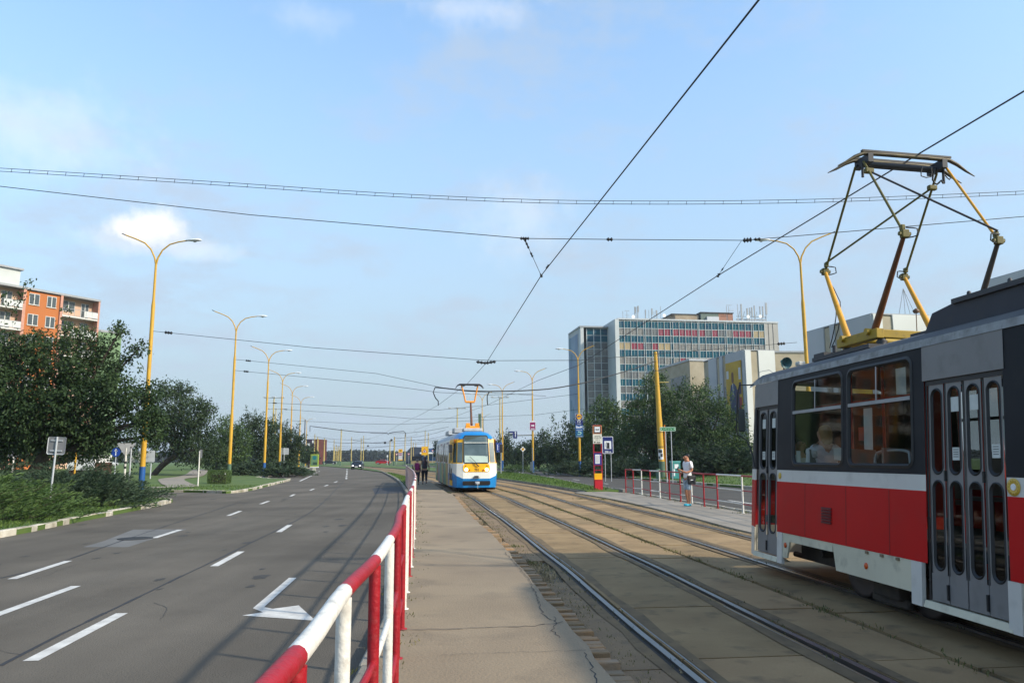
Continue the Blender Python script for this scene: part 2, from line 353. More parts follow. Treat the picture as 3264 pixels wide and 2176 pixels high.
# platform on the far side
FL = [g(1831.6, 1569, .04), g(1967.7, 1592.5, .04), g(2180, 1641.4, .04), g(2401, 1696.7, .04), (6.35, 12), (6.9, 6), (7.6, 0), (8.6, -9)]
flp = catmull(FL, .8)
region('platform_far_side', [(p.x, p.y) for p in flp] + [(9.9, -9)] + [(p.x - .25, p.y) for p in kN if -9 < p.y < 38.8] + [(4.6, 39.2), (3.2, 38.6)], flat(.04), PAVE2, 1.5, .1)
# verge strip of earth between road kerb and the fence
mb = MB(); q = [p for p in kR if p.y < 36]; ribbon(mb, [Vector((p.x + .14, p.y, 0)) for p in q], [Vector((min(p.x + .9, xat(fen, p.y) + .1) if p.y > 0 else p.x + .6, p.y, 0)) for p in q], .09, .11); mb.build('verge_strip', DIRT, kind='structure')

# kerbs
def kerb(name, path, m, w_=.17, top=.13, lmin=.7, lmax=1.1, side=-1, rough=.02, zf=None):
    mb = MB(); i = 0; acc = 0; d = 0
    pts = path
    cum = [0]
    for a, b in zip(pts, pts[1:]): cum.append(cum[-1] + (b - a).length)
    s = 0
    def P(s):
        j = max(0, min(len(cum) - 2, int(np.searchsorted(cum, s)) - 1)); t = (s - cum[j]) / max(1e-6, cum[j + 1] - cum[j]); return pts[j].lerp(pts[j + 1], t)
    while s < cum[-1] - .3:
        l = random.uniform(lmin, lmax); a, b = P(s), P(min(s + l - .015, cum[-1])); dd = b - a; dd.z = 0
        if dd.length < .05: break
        nrm = Vector((dd.y, -dd.x, 0)).normalized() * side; c = (a + b) / 2 + nrm * (w_ / 2 + random.uniform(-rough, rough)); h = top + random.uniform(-rough, rough)
        mb.box((c.x, c.y, h / 2 - .05), (dd.length, w_, h + .1), 0, math.atan2(dd.y, dd.x) + random.uniform(-.01, .01)); s += l
    o = mb.build(name, m, kind='structure'); bevel(o, .02, 1); return o
kerb('kerb', kA, KERB, .16, .14, .35, .75, -1, .02); kerb('kerb', kB, KERB, .16, .14, .4, .9, -1, .02); kerb('kerb', kC, KERB, .16, .14, .8, 1.0, -1)
kerb('kerb', kR, KERBG, .16, .13, .8, 1.0, 1, .015)
kerb('kerb', kF, KERB, .18, .14, .9, 1.1, 1, .012); kerb('kerb', [p for p in kN if p.y < 38], KERB, .12, .075, .9, 1.1, 1, .006); kerb('kerb', [p for p in kN if p.y > 38], KERBG, .15, .12, .9, 1.1, 1)
kerb('kerb', offs([p for p in t2 if p.y > 38], 1.75), KERBG, .12, .07, .9, 1.1, 1, .006)

# tramway: dirt bed, concrete panels, grooved rails
mb = MB(); ribbon(mb, offs(t1, -2.6), offs(t2, 2.0), -.035); mb.build('track_bed', DIRT, kind='structure')
def frame(path):
    cum = [0]
    for a, b in zip(path, path[1:]): cum.append(cum[-1] + (b - a).length)
    def F(s, u):
        j = max(0, min(len(cum) - 2, int(np.searchsorted(cum, s)) - 1)); t = (s - cum[j]) / max(1e-6, cum[j + 1] - cum[j])
        a, b = path[j], path[j + 1]; p = a.lerp(b, t); d = (b - a).normalized(); return Vector((p.x + d.y * u, p.y - d.x * u, 0))
    return F, cum[-1]
F1, L1_ = frame(t1); F2, L2_ = frame(t2)
mi, me_ = MB(), MB()
def panels(mb, F, Lm, u0, u1, ln, top=0., gap=.03, jit=.012, skip=0.):
    s = random.uniform(0, .5)
    while s < Lm - ln:
        l = ln
        if random.random() >= skip:
            a, b, c, d = F(s, u0 + random.uniform(0, jit)), F(s + l - gap, u0 + random.uniform(0, jit)), F(s + l - gap, u1 - random.uniform(0, jit)), F(s, u1 - random.uniform(0, jit))
            z = top + random.uniform(-.006, .004); vs = [Vector((p.x, p.y, z)) for p in (a, b, c, d)] + [Vector((p.x, p.y, -.12)) for p in (a, b, c, d)]
            mb.add(vs, [(0, 1, 2, 3), (0, 4, 5, 1), (1, 5, 6, 2), (2, 6, 7, 3), (3, 7, 4, 0)])
        s += l
for F, Lm in ((F1, L1_), (F2, L2_)):
    panels(mi, F, Lm, -.64, .64, 2.25)
panels(mi, F2, L2_, .80, 1.32, 2.25, jit=.02)
panels(me_, F1, L1_, -1.28, -.80, 2.25, jit=.05, skip=.05)
panels(mi, F1, L1_, .80, 1.60, 2.25, jit=.02)
panels(mi, F2, L2_, -1.62, -.80, 2.25, jit=.02)
mi.build('track_slabs', SLAB, kind='structure'); me_.build('track_edge_slabs', SLABE, kind='structure')
def rails(path, nm):
    for u in (-.7175, .7175):
        sg = 1 if u < 0 else -1       # groove on the inside
        mb = MB(); A = offs(path, u - .030); B = offs(path, u + .030)
        ribbon(mb, A, B, .012); ribbon(mb, B, B, .012, -.1); ribbon(mb, A, A, -.1, .012)
        gi = [u + sg * .030, u + sg * .105]; ribbon(mb, offs(path, gi[0]), offs(path, gi[1]), -.03, None, 1)
        ribbon(mb, offs(path, gi[1]), offs(path, gi[1] + sg * .018), .002, None, 2)
        ribbon(mb, offs(path, gi[1]), offs(path, gi[1]), -.05, .002, 1)
        ribbon(mb, offs(path, u - sg * .030), offs(path, u - sg * .085), -.012, None, 1)
        mb.build('rail', [STEEL, RUST, STEEL], kind='structure')
        mb = MB(); ribbon(mb, offs(path, u + sg * .125), [p + Vector((random.uniform(-.04, .04), 0, 0)) for p in offs(path, u + sg * .25)], .006, .008); ribbon(mb, [p + Vector((random.uniform(-.03, .03), 0, 0)) for p in offs(path, u - sg * .20)], offs(path, u - sg * .09), .008, .005); mb.build('rail_grime', mat('grime', (.13, .095, .058), .95, vs=3, c2=(.19, .135, .075), dirt=.6, spec=.2), kind='structure')
rails(t1, 1); rails(t2, 2)
# row of edge bricks and gravel between platform and track
mb = MB(); s = 0; Fp, Lp = frame(pr)
while s < Lp - .3:
    l = random.uniform(.11, .15); c = Fp(s, .12 + random.uniform(-.015, .02)); d = Fp(s + .1, .12) - Fp(s, .12); a = math.atan2(d.y, d.x)
    z = random.uniform(.05, .085) - (.03 if random.random() < .15 else 0)
    if random.random() > (.03 if s < 24 else .35): mb.box((c.x, c.y, z - .06), (l - .02, .235, .12), 0, a + random.uniform(-.08, .08), None, .93)
    s += l
o = mb.build('edge_bricks', BRICK, kind='structure'); bevel(o, .008, 1)
mb = MB()
for _ in range(5200):
    s = random.uniform(0, 30) if random.random() < .85 else random.uniform(30, 45); u = abs(random.gauss(0, .17)) + .26; p = Fp(min(s, Lp - .1), u); r = random.uniform(.006, .02)
    mb.add([(p.x - r, p.y, -.03), (p.x + r, p.y - r, -.03), (p.x + r * .3, p.y + r, -.03), (p.x, p.y, -.03 + r * 1.3 + .02)], [(0, 1, 3), (1, 2, 3), (2, 0, 3)])
mb.build('gravel', mat('gravel', (.25, .18, .10), .9, island=.5, vs=6, c2=(.35, .27, .16)), kind='stuff', label='loose gravel and crumbs between platform edge bricks and the near rail', cat='gravel')

# ---- markings on the carriageways (parts of the road)
def strip(mb, a, b, wd, z=.004, mi=0):
    a, b = Vector((*a, 0)), Vector((*b, 0)); d = (b - a).normalized(); n = Vector((d.y, -d.x, 0)) * wd / 2
    mb.add([(p.x, p.y, z) for p in (a - n, b - n, b + n, a + n)], [(0, 1, 2, 3)], mi)
mb = MB()
for x0, y0, x1, y1 in ((-4.15, 6.93, -4.4, 8.99), (-4.83, 12.81, -5.09, 14.8), (-5.55, 18.67, -5.86, 20.68), (-5.72, 8.5, -5.99, 10.9), (-7.29, 11.55, -7.62, 13.57), (-7.92, 17.4, -8.2, 19.38), (-8.74, 24.12, -9.12, 26.27),
                       (-9.75, 30.3, -10.1, 32.4), (-10.37, 36.5, -10.75, 38.5), (-11.2, 43.2, -11.6, 45.6), (-12.04, 50, -12.4, 52.4), (-13.14, 57.5, -13.6, 60.5)): strip(mb, (x0, y0), (x1, y1), .13)
for a, b in (((1104, 1526), (1104, 1522)), ((1104, 1519.5), (1105, 1516)), ((1105, 1513), (1105.5, 1509)), ((1106, 1507), (1106, 1504)), ((1106, 1502), (1106, 1499)), ((1106, 1497), (1106, 1494)), ((956, 1532.6), (994, 1515)), ((1000, 1509), (1004, 1507.5)), ((1007, 1506), (1011, 1504.5)), ((1015, 1502.5), (1019, 1501))): strip(mb, g(*a), g(*b), .16)
mb.build('lane_markings', PAINT, road)
mb = MB(); pts = [g(921, 1841), g(945, 1841), g(842, 1934), g(868, 1940), g(952, 1929), g(1006, 1978), g(772, 1961), g(838, 1951), g(806, 1938)]
mb.add([(x, y, .004) for x, y in pts], [(0, 1, 2, 8), (2, 3, 7, 8), (3, 4, 5, 6, 7)]); mb.build('turn_arrow', PAINT, road)
mb = MB()
def seam(px, wd, jit=.02):
    W_ = catmull([Vector((*g(*p), 0)) for p in px], .5)
    for a, b in zip(W_, W_[1:]): strip(mb, (a.x, a.y), (b.x + random.uniform(-jit, jit) * .3, b.y), wd * random.uniform(.6, 1.2), .003)
seam([(0, 2121), (212, 2012), (400, 1922), (582, 1834), (778, 1740), (1000, 1625), (1070, 1560), (1098, 1530)], .045)
seam([(0, 1842), (120, 1815), (501, 1685), (765, 1600)], .05)
mb.build('tar_seams', TAR, road)
mb = MB(); mb.add([(*g(*p), .0025) for p in ((1186, 1556), (1290, 1549), (1292, 1570), (1195, 1574))], [(0, 1, 2, 3)]); mb.build('dark_patch', mat('patch_dark', (.035, .037, .042), .9), road)
mb = MB(); P = [(264, 1743), (330, 1724), (425, 1687), (597, 1686), (480, 1719), (408, 1743)]
mb.add([(*g(*p), .0025) for p in P], [tuple(range(6))]); mb.build('repair_patch', mat('patch_grey', (.15, .145, .135), .9, vs=1.5, c2=(.11, .108, .10), bump=.3), road)
cx, cy = g(431, 1716); mb = MB(); mb.lathe([(.36, .003), (.36, .010), (.30, .011), (.0, .009)], (cx, cy, 0), 24); mb.build('manhole_cover', mat('castiron', (.045, .042, .04), .7, .5, vs=20, bump=.5), road)
mb = MB()
for a, b in (((1826, 1527), (1847, 1530)), ((1925, 1540), (1938, 1542)), ((2322, 1594), (2400, 1605)), ((2075, 1562), (2120, 1568)), ((1648, 1504), (1667, 1507)), ((1700, 1511), (1716, 1514)), ((1750, 1518), (1765, 1520)), ((1600, 1499), (1614, 1500))): strip(mb, g(*a), g(*b), .14)
mb.build('lane_markings', PAINT, rroad)
mb = MB(); rr = random.Random(11)
for _ in range(14):          # meandering cracks in the asphalt
    y = rr.uniform(6, 34); x = rr.uniform(xat(kA, y) + .6, xat(kR, y) - .8); a = rr.choice((1.7, 1.75, 1.6, .2, 2.9)) ; p = Vector((x, y, 0))
    for k in range(rr.randrange(6, 26)):
        a += rr.uniform(-.25, .25); q = p + Vector((math.cos(a), math.sin(a), 0)) * .14; strip(mb, (p.x, p.y), (q.x, q.y), rr.uniform(.003, .008), .0032); p = q
mb.build('asphalt_cracks', TAR, road)
mb = MB()
for _ in range(46):          # oil and rubber spots
    y = rr.uniform(6.5, 36); x = xat(kR, y) - rr.choice((1.9, 3.3, 5.2, 6.6, 8.6)) + rr.gauss(0, .15); r = rr.uniform(.03, .14); n = 11
    mb.add([(x + r * rr.uniform(.7, 1.3) * math.cos(6.283 * i / n), y + 2.2 * r * rr.uniform(.7, 1.3) * math.sin(6.283 * i / n), .0024) for i in range(n)], [tuple(range(n))])
mb.build('oil_spots', mat('oil_spot', (.055, .05, .043), .8, vs=4, spec=.3), road)
# cracks in the platform paving
mb = MB()
def crack(px, z=.1565, wd=.012):
    W_ = [Vector((*g(x, y, .15), 0)) for x, y in px]; Q = []
    for a, b in zip(W_, W_[1:]):
        k = max(2, int((b - a).length / .07))
        for j in range(k): Q.append(a.lerp(b, j / k) + Vector((random.uniform(-.018, .018), random.uniform(-.018, .018), 0)))
    for a, b in zip(Q, Q[1:]): strip(mb, (a.x, a.y), (b.x, b.y), wd * random.uniform(.4, 1.3), z)
crack([(1240, 2009), (1400, 2005), (1700, 1996), (1780, 1985), (1800, 1975)]); crack([(1610, 1760), (1680, 1840), (1712, 1900), (1730, 1960), (1780, 1985)], wd=.008)
crack([(1860, 2080), (1880, 2110), (1900, 2176), (1960, 2250)], wd=.008); crack([(1400, 2088), (1600, 2080), (1890, 2072)], wd=.005); crack([(1350, 1640), (1440, 1643), (1500, 1640)], wd=.008)
crack([(1390, 1830), (1560, 1820), (1650, 1815)], wd=.004); crack([(1765, 1965), (1770, 1990), (1760, 2010), (1790, 2040)], wd=.007)
mb.build('paving_cracks', TAR, kind='structure')
# ------------------------------------------------------------------ railings
def railing(label, posts, cols, zbase, lead=None, group=None):
    """posts: xy list; cols: 'r'/'w' per post; each span takes the colour of its farther post"""
    r = empty('pedestrian_railing', (posts[0][0], posts[0][1], zbase), 0, label, 'railing', group); o = Vector((posts[0][0], posts[0][1], 0)); Z = 1.10
    for (x, y), c in zip(posts, cols):
        mb = MB(); p = Vector((x, y, 0)) - o; mb.tube([(p.x, p.y, 0), (p.x, p.y, Z - .02)], .026, 12); mb.lathe([(.05, 0), (.05, .006), (.03, .012)], (p.x, p.y, 0), 10)
        mb.build('post', WHT if c == 'w' else REDP, r)
    pth = [Vector((x, y, 0)) - o for x, y in posts]; Q = [2 * pth[0] - pth[1]] + pth + [2 * pth[-1] - pth[-2]]
    for i in range(len(pth) - 1):
        m = WHT if cols[i + 1] == 'w' else REDP
        a, b, c, d = Q[i:i + 4]; pts = []
        for j in range(5):
            t = j / 4; pts.append(.5 * ((2 * b) + (c - a) * t + (2 * a - 5 * b + 4 * c - d) * t * t + (3 * b - a - 3 * c + d) * t ** 3))
        mb = MB(); mb.tube([p + Vector((0, 0, Z)) for p in pts], .0275, 12); mb.build('top_rail', m, r)
        mb = MB(); mb.tube([p + Vector((0, 0, .66)) for p in pts], .017, 8); mb.tube([p + Vector((0, 0, .26)) for p in pts], .017, 8); mb.build('lower_rails', m, r)
    return r
ys = [-.4, .6, 1.86, 2.74, 3.55, 4.45, 5.35, 6.34, 7.4, 8.35, 9.36, 10.6, 11.5, 12.6, 13.8, 15.45]
cc = list('rwrwrwrrrwwrwrww'); cc[:7] = list('wrrwrwr')
y = 15.45
while y < 56: y += 1.12; ys.append(y); cc.append('w' if cc[-1] == 'r' else 'r')
ys = ys[:-1]; cc = cc[:len(ys)]
railing('long red and white pedestrian railing curving between the left carriageway and the near tram platform', [(xat(fen, y), y) for y in ys], cc, .15)
RP = [g(1800 + x / 3.485, 1250 + y / 3.485, .04) for x, y in ((680, 1110), (765, 1125), (858, 1135), (955, 1160), (1060, 1172), (1168, 1195), (1290, 1215), (1415, 1228), (1552, 1268), (1703, 1290), (1985, 1340))]
e = Vector(RP[-1]); dR = (Vector((7.6, 14)) - e).normalized()
rposts = [Vector(p) for p in RP]; 
# even the digitised posts out a little
rposts = [rposts[0].lerp(rposts[-1], 0)] + [Vector((p.x, p.y)) for p in rposts[1:]]
for i in range(1, 12): rposts.append(e + dR * 1.25 * i)
rposts = [(p.x, p.y) for p in rposts]
railing('red and white railing on the far platform behind the waiting man and the red tram', rposts, list('rrwrwrrwrrw') + list('rrwrwrrwrrw'), .04)

# ------------------------------------------------------------------ street lamps
def lamp_proto(base, heads, name='street_lamp'):
    """double arm lamp post, 11 m to the fork"""
    r = empty(name); b = MB()
    b.tube([(0, 0, -.3), (0, 0, 1.25)], .135, 14); b.build('base', base, r)
    p = MB(); p.lathe([(.12, 1.25), (.12, 4.6), (.092, 4.9), (.088, 8.9), (.062, 9.15), (.05, 11.0)], (0, 0, 0), 14); p.build('pole', YEL, r)
    for s in (-1, 1):
        a = MB(); pts = [(0, 0, 10.9), (s * .08, 0, 11.25), (s * .28, 0, 11.62), (s * .62, 0, 11.9), (s * 1.05, 0, 12.02), (s * 1.5, 0, 12.08 if s * heads > 0 else 12.25)]
        if s * heads < 0: pts = [(0, 0, 10.9), (s * .08, 0, 11.25), (s * .3, 0, 11.68), (s * .62, 0, 12.0), (s * 1.1, 0, 12.22), (s * 1.62, 0, 12.42)]
        a.tube(pts, [.05, .042, .036, .034, .032, .03], 8); a.build('arm', YEL, r)
        if s * heads > 0:
            h = MB(); mt = Matrix.Rotation(-s * .04, 3, 'Y')
            prof = [(1.42, .045), (1.5, .075), (1.72, .13), (1.95, .14), (2.12, .09), (2.2, .02)]
            vs, fs = [], []; n = 10
            for x, wd in prof:
                for j in range(n):
                    t = 2 * math.pi * j / n; vs.append((s * x, wd * math.cos(t), 12.09 + (.085 if math.sin(t) > 0 else .05) * (wd / .14) ** .6 * math.sin(t)))
            for i in range(len(prof) - 1):
                for j in range(n): q, q2 = i * n + j, i * n + (j + 1) % n; fs.append((q, q2, q2 + n, q + n))
            h.add(vs, fs, 0, True); h.add(vs[:n], [tuple(range(n))]); h.add(vs[-n:], [tuple(range(n))]); hd = h.build('lamp_head', LAMPW, r)
            g2 = MB(); g2.lathe([(.09, 0), (.07, -.04), (.02, -.06)], (s * 1.86, 0, 12.045), 10); g2.build('lens', mat('lens', (.55, .58, .6), .15), hd)
        else:
            h = MB(); h.tube([Vector((s * 1.6, 0, 12.41)), Vector((s * 1.8, 0, 12.5))], .024, 8); h.build('bare_stub', DARK, r)
    return r
bases = {'blue': BLU, 'green': GRN, 'yellow': YEL}
def lampat(px, py, base, heads, label, z0=.15, rz=0., hk=1.0, src={}):
    # position from the fork in the photograph: fork is 11 m up
    x, y = g(px, py, 11.0 * hk + z0)
    key = (base, heads)
    if key not in src: src[key] = lamp_proto(bases[base], heads); o = src[key]
    else: o = copy_tree(src[key])
    o.location = (x, y, z0); o.rotation_euler = (0, 0, rz); o.scale = (1, 1, hk)
    return tag(o, label, 'street lamp', 'yellow double-arm street lamps along both carriageways')
GL = [
 (497.5, 837.5, 'blue', 1, 'tallest yellow street lamp at the left, its blue base among junipers', -.05),
 (752.7, 1052.7, 'green', 1, 'second yellow street lamp on the left, with a grey-green base on the grass island', .1),
 (856.7, 1151, 'blue', 1, 'third yellow street lamp on the left with a blue base beside juniper bushes', .12),
 (901, 1215.6, 'blue', 1, 'fourth yellow street lamp on the left, beside the two-legged direction sign', .15),
 (932, 1253.6, 'yellow', 1, 'fifth yellow street lamp on the left, rising out of the shrubs', .18),
 (959, 1285, 'yellow', 1, 'sixth yellow street lamp on the left, its pole beside a dark mast', .2),
 (978, 1347, 'yellow', 1, 'far yellow street lamp on the left, beside the green advertising board', .2),
 (2551, 833, 'yellow', -1, 'tall yellow street lamp rising behind the roof of the red tram', .0),
 (1842, 1147, 'blue', -1, 'yellow street lamp carrying a column of advertising plates, near the blue office wall', .05),
 (1696.4, 1210.6, 'blue', -1, 'yellow street lamp on the right verge carrying a purple arrow sign', .08),
 (1601, 1249, 'blue', -1, 'yellow street lamp beside the blue lane sign right of the blue tram', .1),
 (1537, 1276, 'yellow', -1, 'yellow street lamp whose arms show above the blue tram roof', .12),
 (1541, 1337, 'yellow', -1, 'most distant yellow street lamp above the blue tram roof', .15)]
LP = []
for px, py, b, h, lb, rz in GL: LP.append(lampat(px, py, b, h, lb, .15, rz))
R2, R3, R4 = LP[8], LP[9], LP[10]
L1p, L2p, L3p, L4p, R1p = [LP[i].location.copy() for i in (0, 1, 2, 3, 7)]

# ------------------------------------------------------------------ other poles
def pole(px, ytop, ybot, Y, r=.15, m=YELP, base=GRN, label='', name='traction_pole', cat='pole', group='distant yellow poles carrying the tram wires', hfix=None, taper=.7):
    p = at(px, ybot, Y); t = at(px, ytop, Y); H = t.z - .05
    o = empty(name, (p.x, Y, .05), 0, label, cat, group)
    mb = MB(); mb.tube([(0, 0, -.2), (0, 0, 1.1)], r * 1.05, 10); mb.build('base', base, o)
    mb = MB(); mb.tube([(0, 0, 1.1), (0, 0, H * .5), (0, 0, H)], [r, r * (1 + taper) / 2, r * taper], 10); mb.build('pole', m, o)
    mb = MB(); mb.lathe([(r * taper * 1.2, H), (r * taper * 1.2, H + .06), (.02, H + .1)], (0, 0, 0), 10)
    for k in (.93, .8): mb.lathe([(r * .95, H * k), (r * .95, H * k + .08)], (0, 0, 0), 10)
    mb.build('collar', DARK, o); return o
# near tension pole on the right verge
T = at(2111, 1505, 60); tp = empty('tension_pole', (T.x, 60, .3), 0, 'thick yellow tension pole with a poster near its foot, before the bushy trees', 'pole')
H = at(2089, 1121, 60).z - .3; lean = (at(2089, 1121, 60).x - T.x) + .0
mb = MB(); mb.tube([(0, 0, -.4), (0, 0, 1.1)], .235, 18); mb.build('base', GRN, tp)
ax = lambda z: lean * (z / H) * 1.0
mb = MB(); mb.lathe([(.23, 0), (.225, 3.6)], (0, 0, 1.1), 18); mb2 = MB()
mb = MB(); mb.tube([(ax(1.1), 0, 1.1), (ax(4.2), 0, 4.2), (ax(4.3), 0, 4.45), (ax(H), 0, H)], [.23, .225, .20, .13], 18); mb.build('pole', YEL, tp)
mb = MB()
for z in (2.2, 3.3, 4.35, 5.6, 6.9, 8.1): mb.lathe([(.235 if z < 4.2 else .235 - .01 * z, 0), (.235 if z < 4.2 else .235 - .01 * z, .05)], (ax(z), 0, z), 16)
mb.build('clamps', DARK, tp)
mb = MB(); mb.tube([(ax(7.2), -.1, 7.2), (ax(7.2) + .9, -.1, 7.22)], .035, 8); mb.tube([(ax(7.2) - .1, 0, 7.0), (ax(7.2) - .35, 0, 7.6), (ax(7.2) - .2, 0, 7.9)], .03, 8); mb.build('bracket', YELP, tp)
mb = MB(); mb.tube([(.29, 0, -.3), (.29, 0, 3.9)], .05, 8); mb.build('cable_duct', mat('duct', hx('d8861a', .8), .6), tp)
mb = MB(); n = 10
for zz0, zz1, a0, a1, m in ((1.25, 2.05, 3.4, 5.2, 0), (1.3, 1.5, 3.5, 4.1, 1), (1.75, 2.0, 3.6, 4.9, 1), (1.45, 1.7, 4.3, 5.0, 1)):
    rr = .243 if m == 0 else .246; vs = [(rr * math.cos(a0 + (a1 - a0) * i / n) + ax(z), rr * math.sin(a0 + (a1 - a0) * i / n), z) for z in (zz0, zz1) for i in range(n + 1)]
    mb.add(vs, [(i, i + 1, i + n + 2, i + n + 1) for i in range(n)], m)
mb.build('poster', [SWHITE, DARK], tp)
FP = [(1002, 1384, 1441, 200), (1032, 1397, 1478, 230), (1063, 1402, 1474, 250), (1085, 1368, 1478, 215), (1119, 1393, 1473, 235), (1150, 1397, 1472, 240), (1157.5, 1389, 1472, 250), (1242, 1404, 1478, 205), (1256, 1393, 1479, 200), (1290, 1384, 1477, 210), (1310, 1393, 1464, 260), (1354.5, 1372, 1463, 250), (1364.5, 1380, 1462, 230),
      (1065, 1424, 1474, 255), (1070.5, 1418, 1474, 258), (1076, 1424, 1474, 252), (1079.5, 1421, 1474, 259), (1317, 1410, 1462, 270), (1325, 1412, 1462, 280), (968, 1337, 1471, 190), (1010, 1392, 1470, 240), (1012.5, 1398, 1470, 250)]
names_ = ['behind the green advertising board', 'alone left of the oncoming dark car', 'at the left edge of the pole cluster', 'tallest right of the pole cluster, crossed by the thick cable', 'just above the oncoming car on its left', 'of the pair right of the oncoming car, the orange-tinted left one', 'of the pair right of the oncoming car, the right one', 'thin, left of the hanging signal boxes above the red car', 'thick, right of the red car', 'thin, right of the yellow price sign', 'against the dark gabled building', 'carrying the yellow warning board, left one', 'carrying the yellow warning board, right one',
        'first in the pole cluster', 'second in the pole cluster', 'third in the pole cluster', 'fourth in the pole cluster', 'first of the short pair over the gabled building', 'second of the short pair over the gabled building', 'dark-topped mast left of the brick block', 'in front of the brick block', 'right in front of the brick block']
for (px, yt, yb, Y), nm in zip(FP, names_): pole(px, yt, yb, Y, .2 if px in (1256, 1085, 1032) else .15, YELP if px != 968 else DARK, GRN, 'pale yellow tram pole, ' + nm)
# masts with several floodlights
def tmast(px, yt, yb, Y, lb, n=3):
    p, t = at(px, yb, Y), at(px, yt, Y); o = empty('floodlight_mast', (p.x, Y, max(.1, p.z)), .1, lb, 'light mast', 'tall masts with floodlights'); H = t.z - max(.1, p.z)
    mb = MB(); mb.tube([(0, 0, 0), (0, 0, H)], [.2, .1], 8); mb.build('mast', YELP, o); mb = MB(); mb.tube([(-1.9, 0, H), (1.9, 0, H)], .09, 6); mb.build('crossbar', LGREY, o)
    for i in range(n):
        x = -1.7 + 3.4 * i / (n - 1); mb = MB(); mb.box((x, -.1, H + .1), (.55, .5, .3), 0); bevel(mb.build('floodlight', LGREY, o), .05)
tmast(869, 1267, 1380, 150, 'mast with a crossbar of floodlights behind the left trees'); tmast(876, 1303, 1400, 190, 'second lower floodlight mast behind the left trees')
tmast(1457, 1301, 1430, 170, 'floodlight mast between the span wires left of the blue tram pantograph'); tmast(1594, 1266, 1430, 165, 'tallest floodlight mast right of the blue tram')
# flat topped concrete stub pole behind the tram roof
o = empty('concrete_pole', (at(1529, 1370, 100).x, 100, .1), 0, 'square grey-green pole cut flat behind the blue tram roof', 'pole'); mb = MB(); mb.box((0, 0, 3.65), (.34, .3, 7.3)); mb.build('shaft', GRN, o); mb = MB(); mb.box((0, 0, 7.34), (.4, .36, .08)); mb.build('cap', LGREY, o)

# ------------------------------------------------------------------ overhead line
def wire(name, pts, r, label, cat='wire', sag=0., m=None, group=None, n=6):
    P = []
    for a, b in zip(pts, pts[1:]):
        a, b = Vector(a), Vector(b); k = max(1, int((b - a).length / 2.0)) if sag else 1
        for j in range(k): t = j / k; q = a.lerp(b, t); q.z -= sag * 4 * t * (1 - t); P.append(q)
    P.append(Vector(pts[-1])); mb = MB(); mb.tube(P, r, n); o = mb.build(name, m or WIRE); return tag(o, label, cat, group)
def W(px, py, Y): return tuple(at(px, py, Y))
def Wz(px, py, z): x, y = g(px, py, z); return (x, y, z)
w1 = [(2.5, -1, 5.7), Wz(2419, 0, 5.7), Wz(1725, 878, 5.7), Wz(1551, 1155, 5.7), Wz(1490, 1222, 5.7), Wz(1397, 1290, 5.7), Wz(1343, 1320, 5.7), Wz(1274, 1352, 5.7), (-22, 130, 5.7), (-30, 160, 5.7)]
wire('contact_wire', w1, .0105, 'black contact wire above the near track, running from top centre down to the blue tram')
w2 = [(6.1, 0, 5.7), Wz(3264, 291, 5.7), Wz(2921, 495, 5.7), Wz(2290, 877, 5.7), Wz(1846, 1163, 5.7), Wz(1715, 1212, 5.7), Wz(1554, 1290, 5.7), Wz(1430, 1333, 5.7), Wz(1320, 1370, 5.7), (-16, 130, 5.7), (-24, 160, 5.7)]
wire('contact_wire', w2, .0105, 'black contact wire above the far track, crossing behind the big yellow pantograph')
def insul(mb, a, b, t, r=.035, ln=.22, n=4):
    a, b = Vector(a), Vector(b); c = a.lerp(b, t); d = (b - a).normalized(); q = d.to_track_quat('Z', 'Y').to_matrix()
    prof = [(.012, -ln / 2)]
    for i in range(n): z = -ln / 2 + ln * (i + .3) / n; prof += [(r * .5, z), (r, z + ln * .1 / n * 3), (r * .5, z + ln * .6 / n)]
    prof.append((.012, ln / 2)); mb.lathe(prof, c, 8, 0, q)
# span with drop hangers
S = [W(-300, 560, 16.2), W(0, 594, 16.2), W(800, 685, 16.2), W(1672, 760, 16.2), W(1943, 763, 16.2), W(2373, 766, 16.2), W(3264, 690, 16.2), W(3900, 610, 16.2)]
sp = wire('span_wire', S, .008, 'thin black span wire with insulators crossing the sky below the ladder-like feeder')
mb = MB(); insul(mb, S[3], S[4], .0, .045, .2); insul(mb, S[4], S[5], .0, .05, .14, 2); insul(mb, S[5], S[6], .01, .06, .2, 3); insul(mb, S[5], S[6], .045, .04, .16, 2); mb.build('insulators', BLACK, sp)
a, b = W(1672, 762, 16.2), Wz(1725, 878, 5.72); wd = wire('hanger', [a, b], .006, 'short insulated hanger from the span wire down to the near contact wire', 'wire hanger')
mb = MB(); insul(mb, a, b, .12, .03, .25, 3); insul(mb, a, b, .42, .03, .12, 2); insul(mb, a, b, 1, .035, .1, 1); mb.build('insulators', BLACK, wd)
a, b = W(2363, 768, 16.2), Wz(2290, 877, 5.72); wd = wire('hanger', [a, b], .005, 'short thin hanger from the span wire down to the far contact wire', 'wire hanger')
mb = MB(); insul(mb, a, b, .82, .02, .08, 1); insul(mb, a, b, 1, .04, .1, 2); mb.build('clamps', BLACK, wd)
mb = MB(); insul(mb, Wz(1745, 850, 5.7), Wz(1790, 790, 5.7), 0, .025, .3, 2); mb.build('wire_splice', BLACK); tag(bpy.context.scene.collection.objects[-1], 'dark double splice on the near contact wire just beyond its hanger', 'wire clamp')
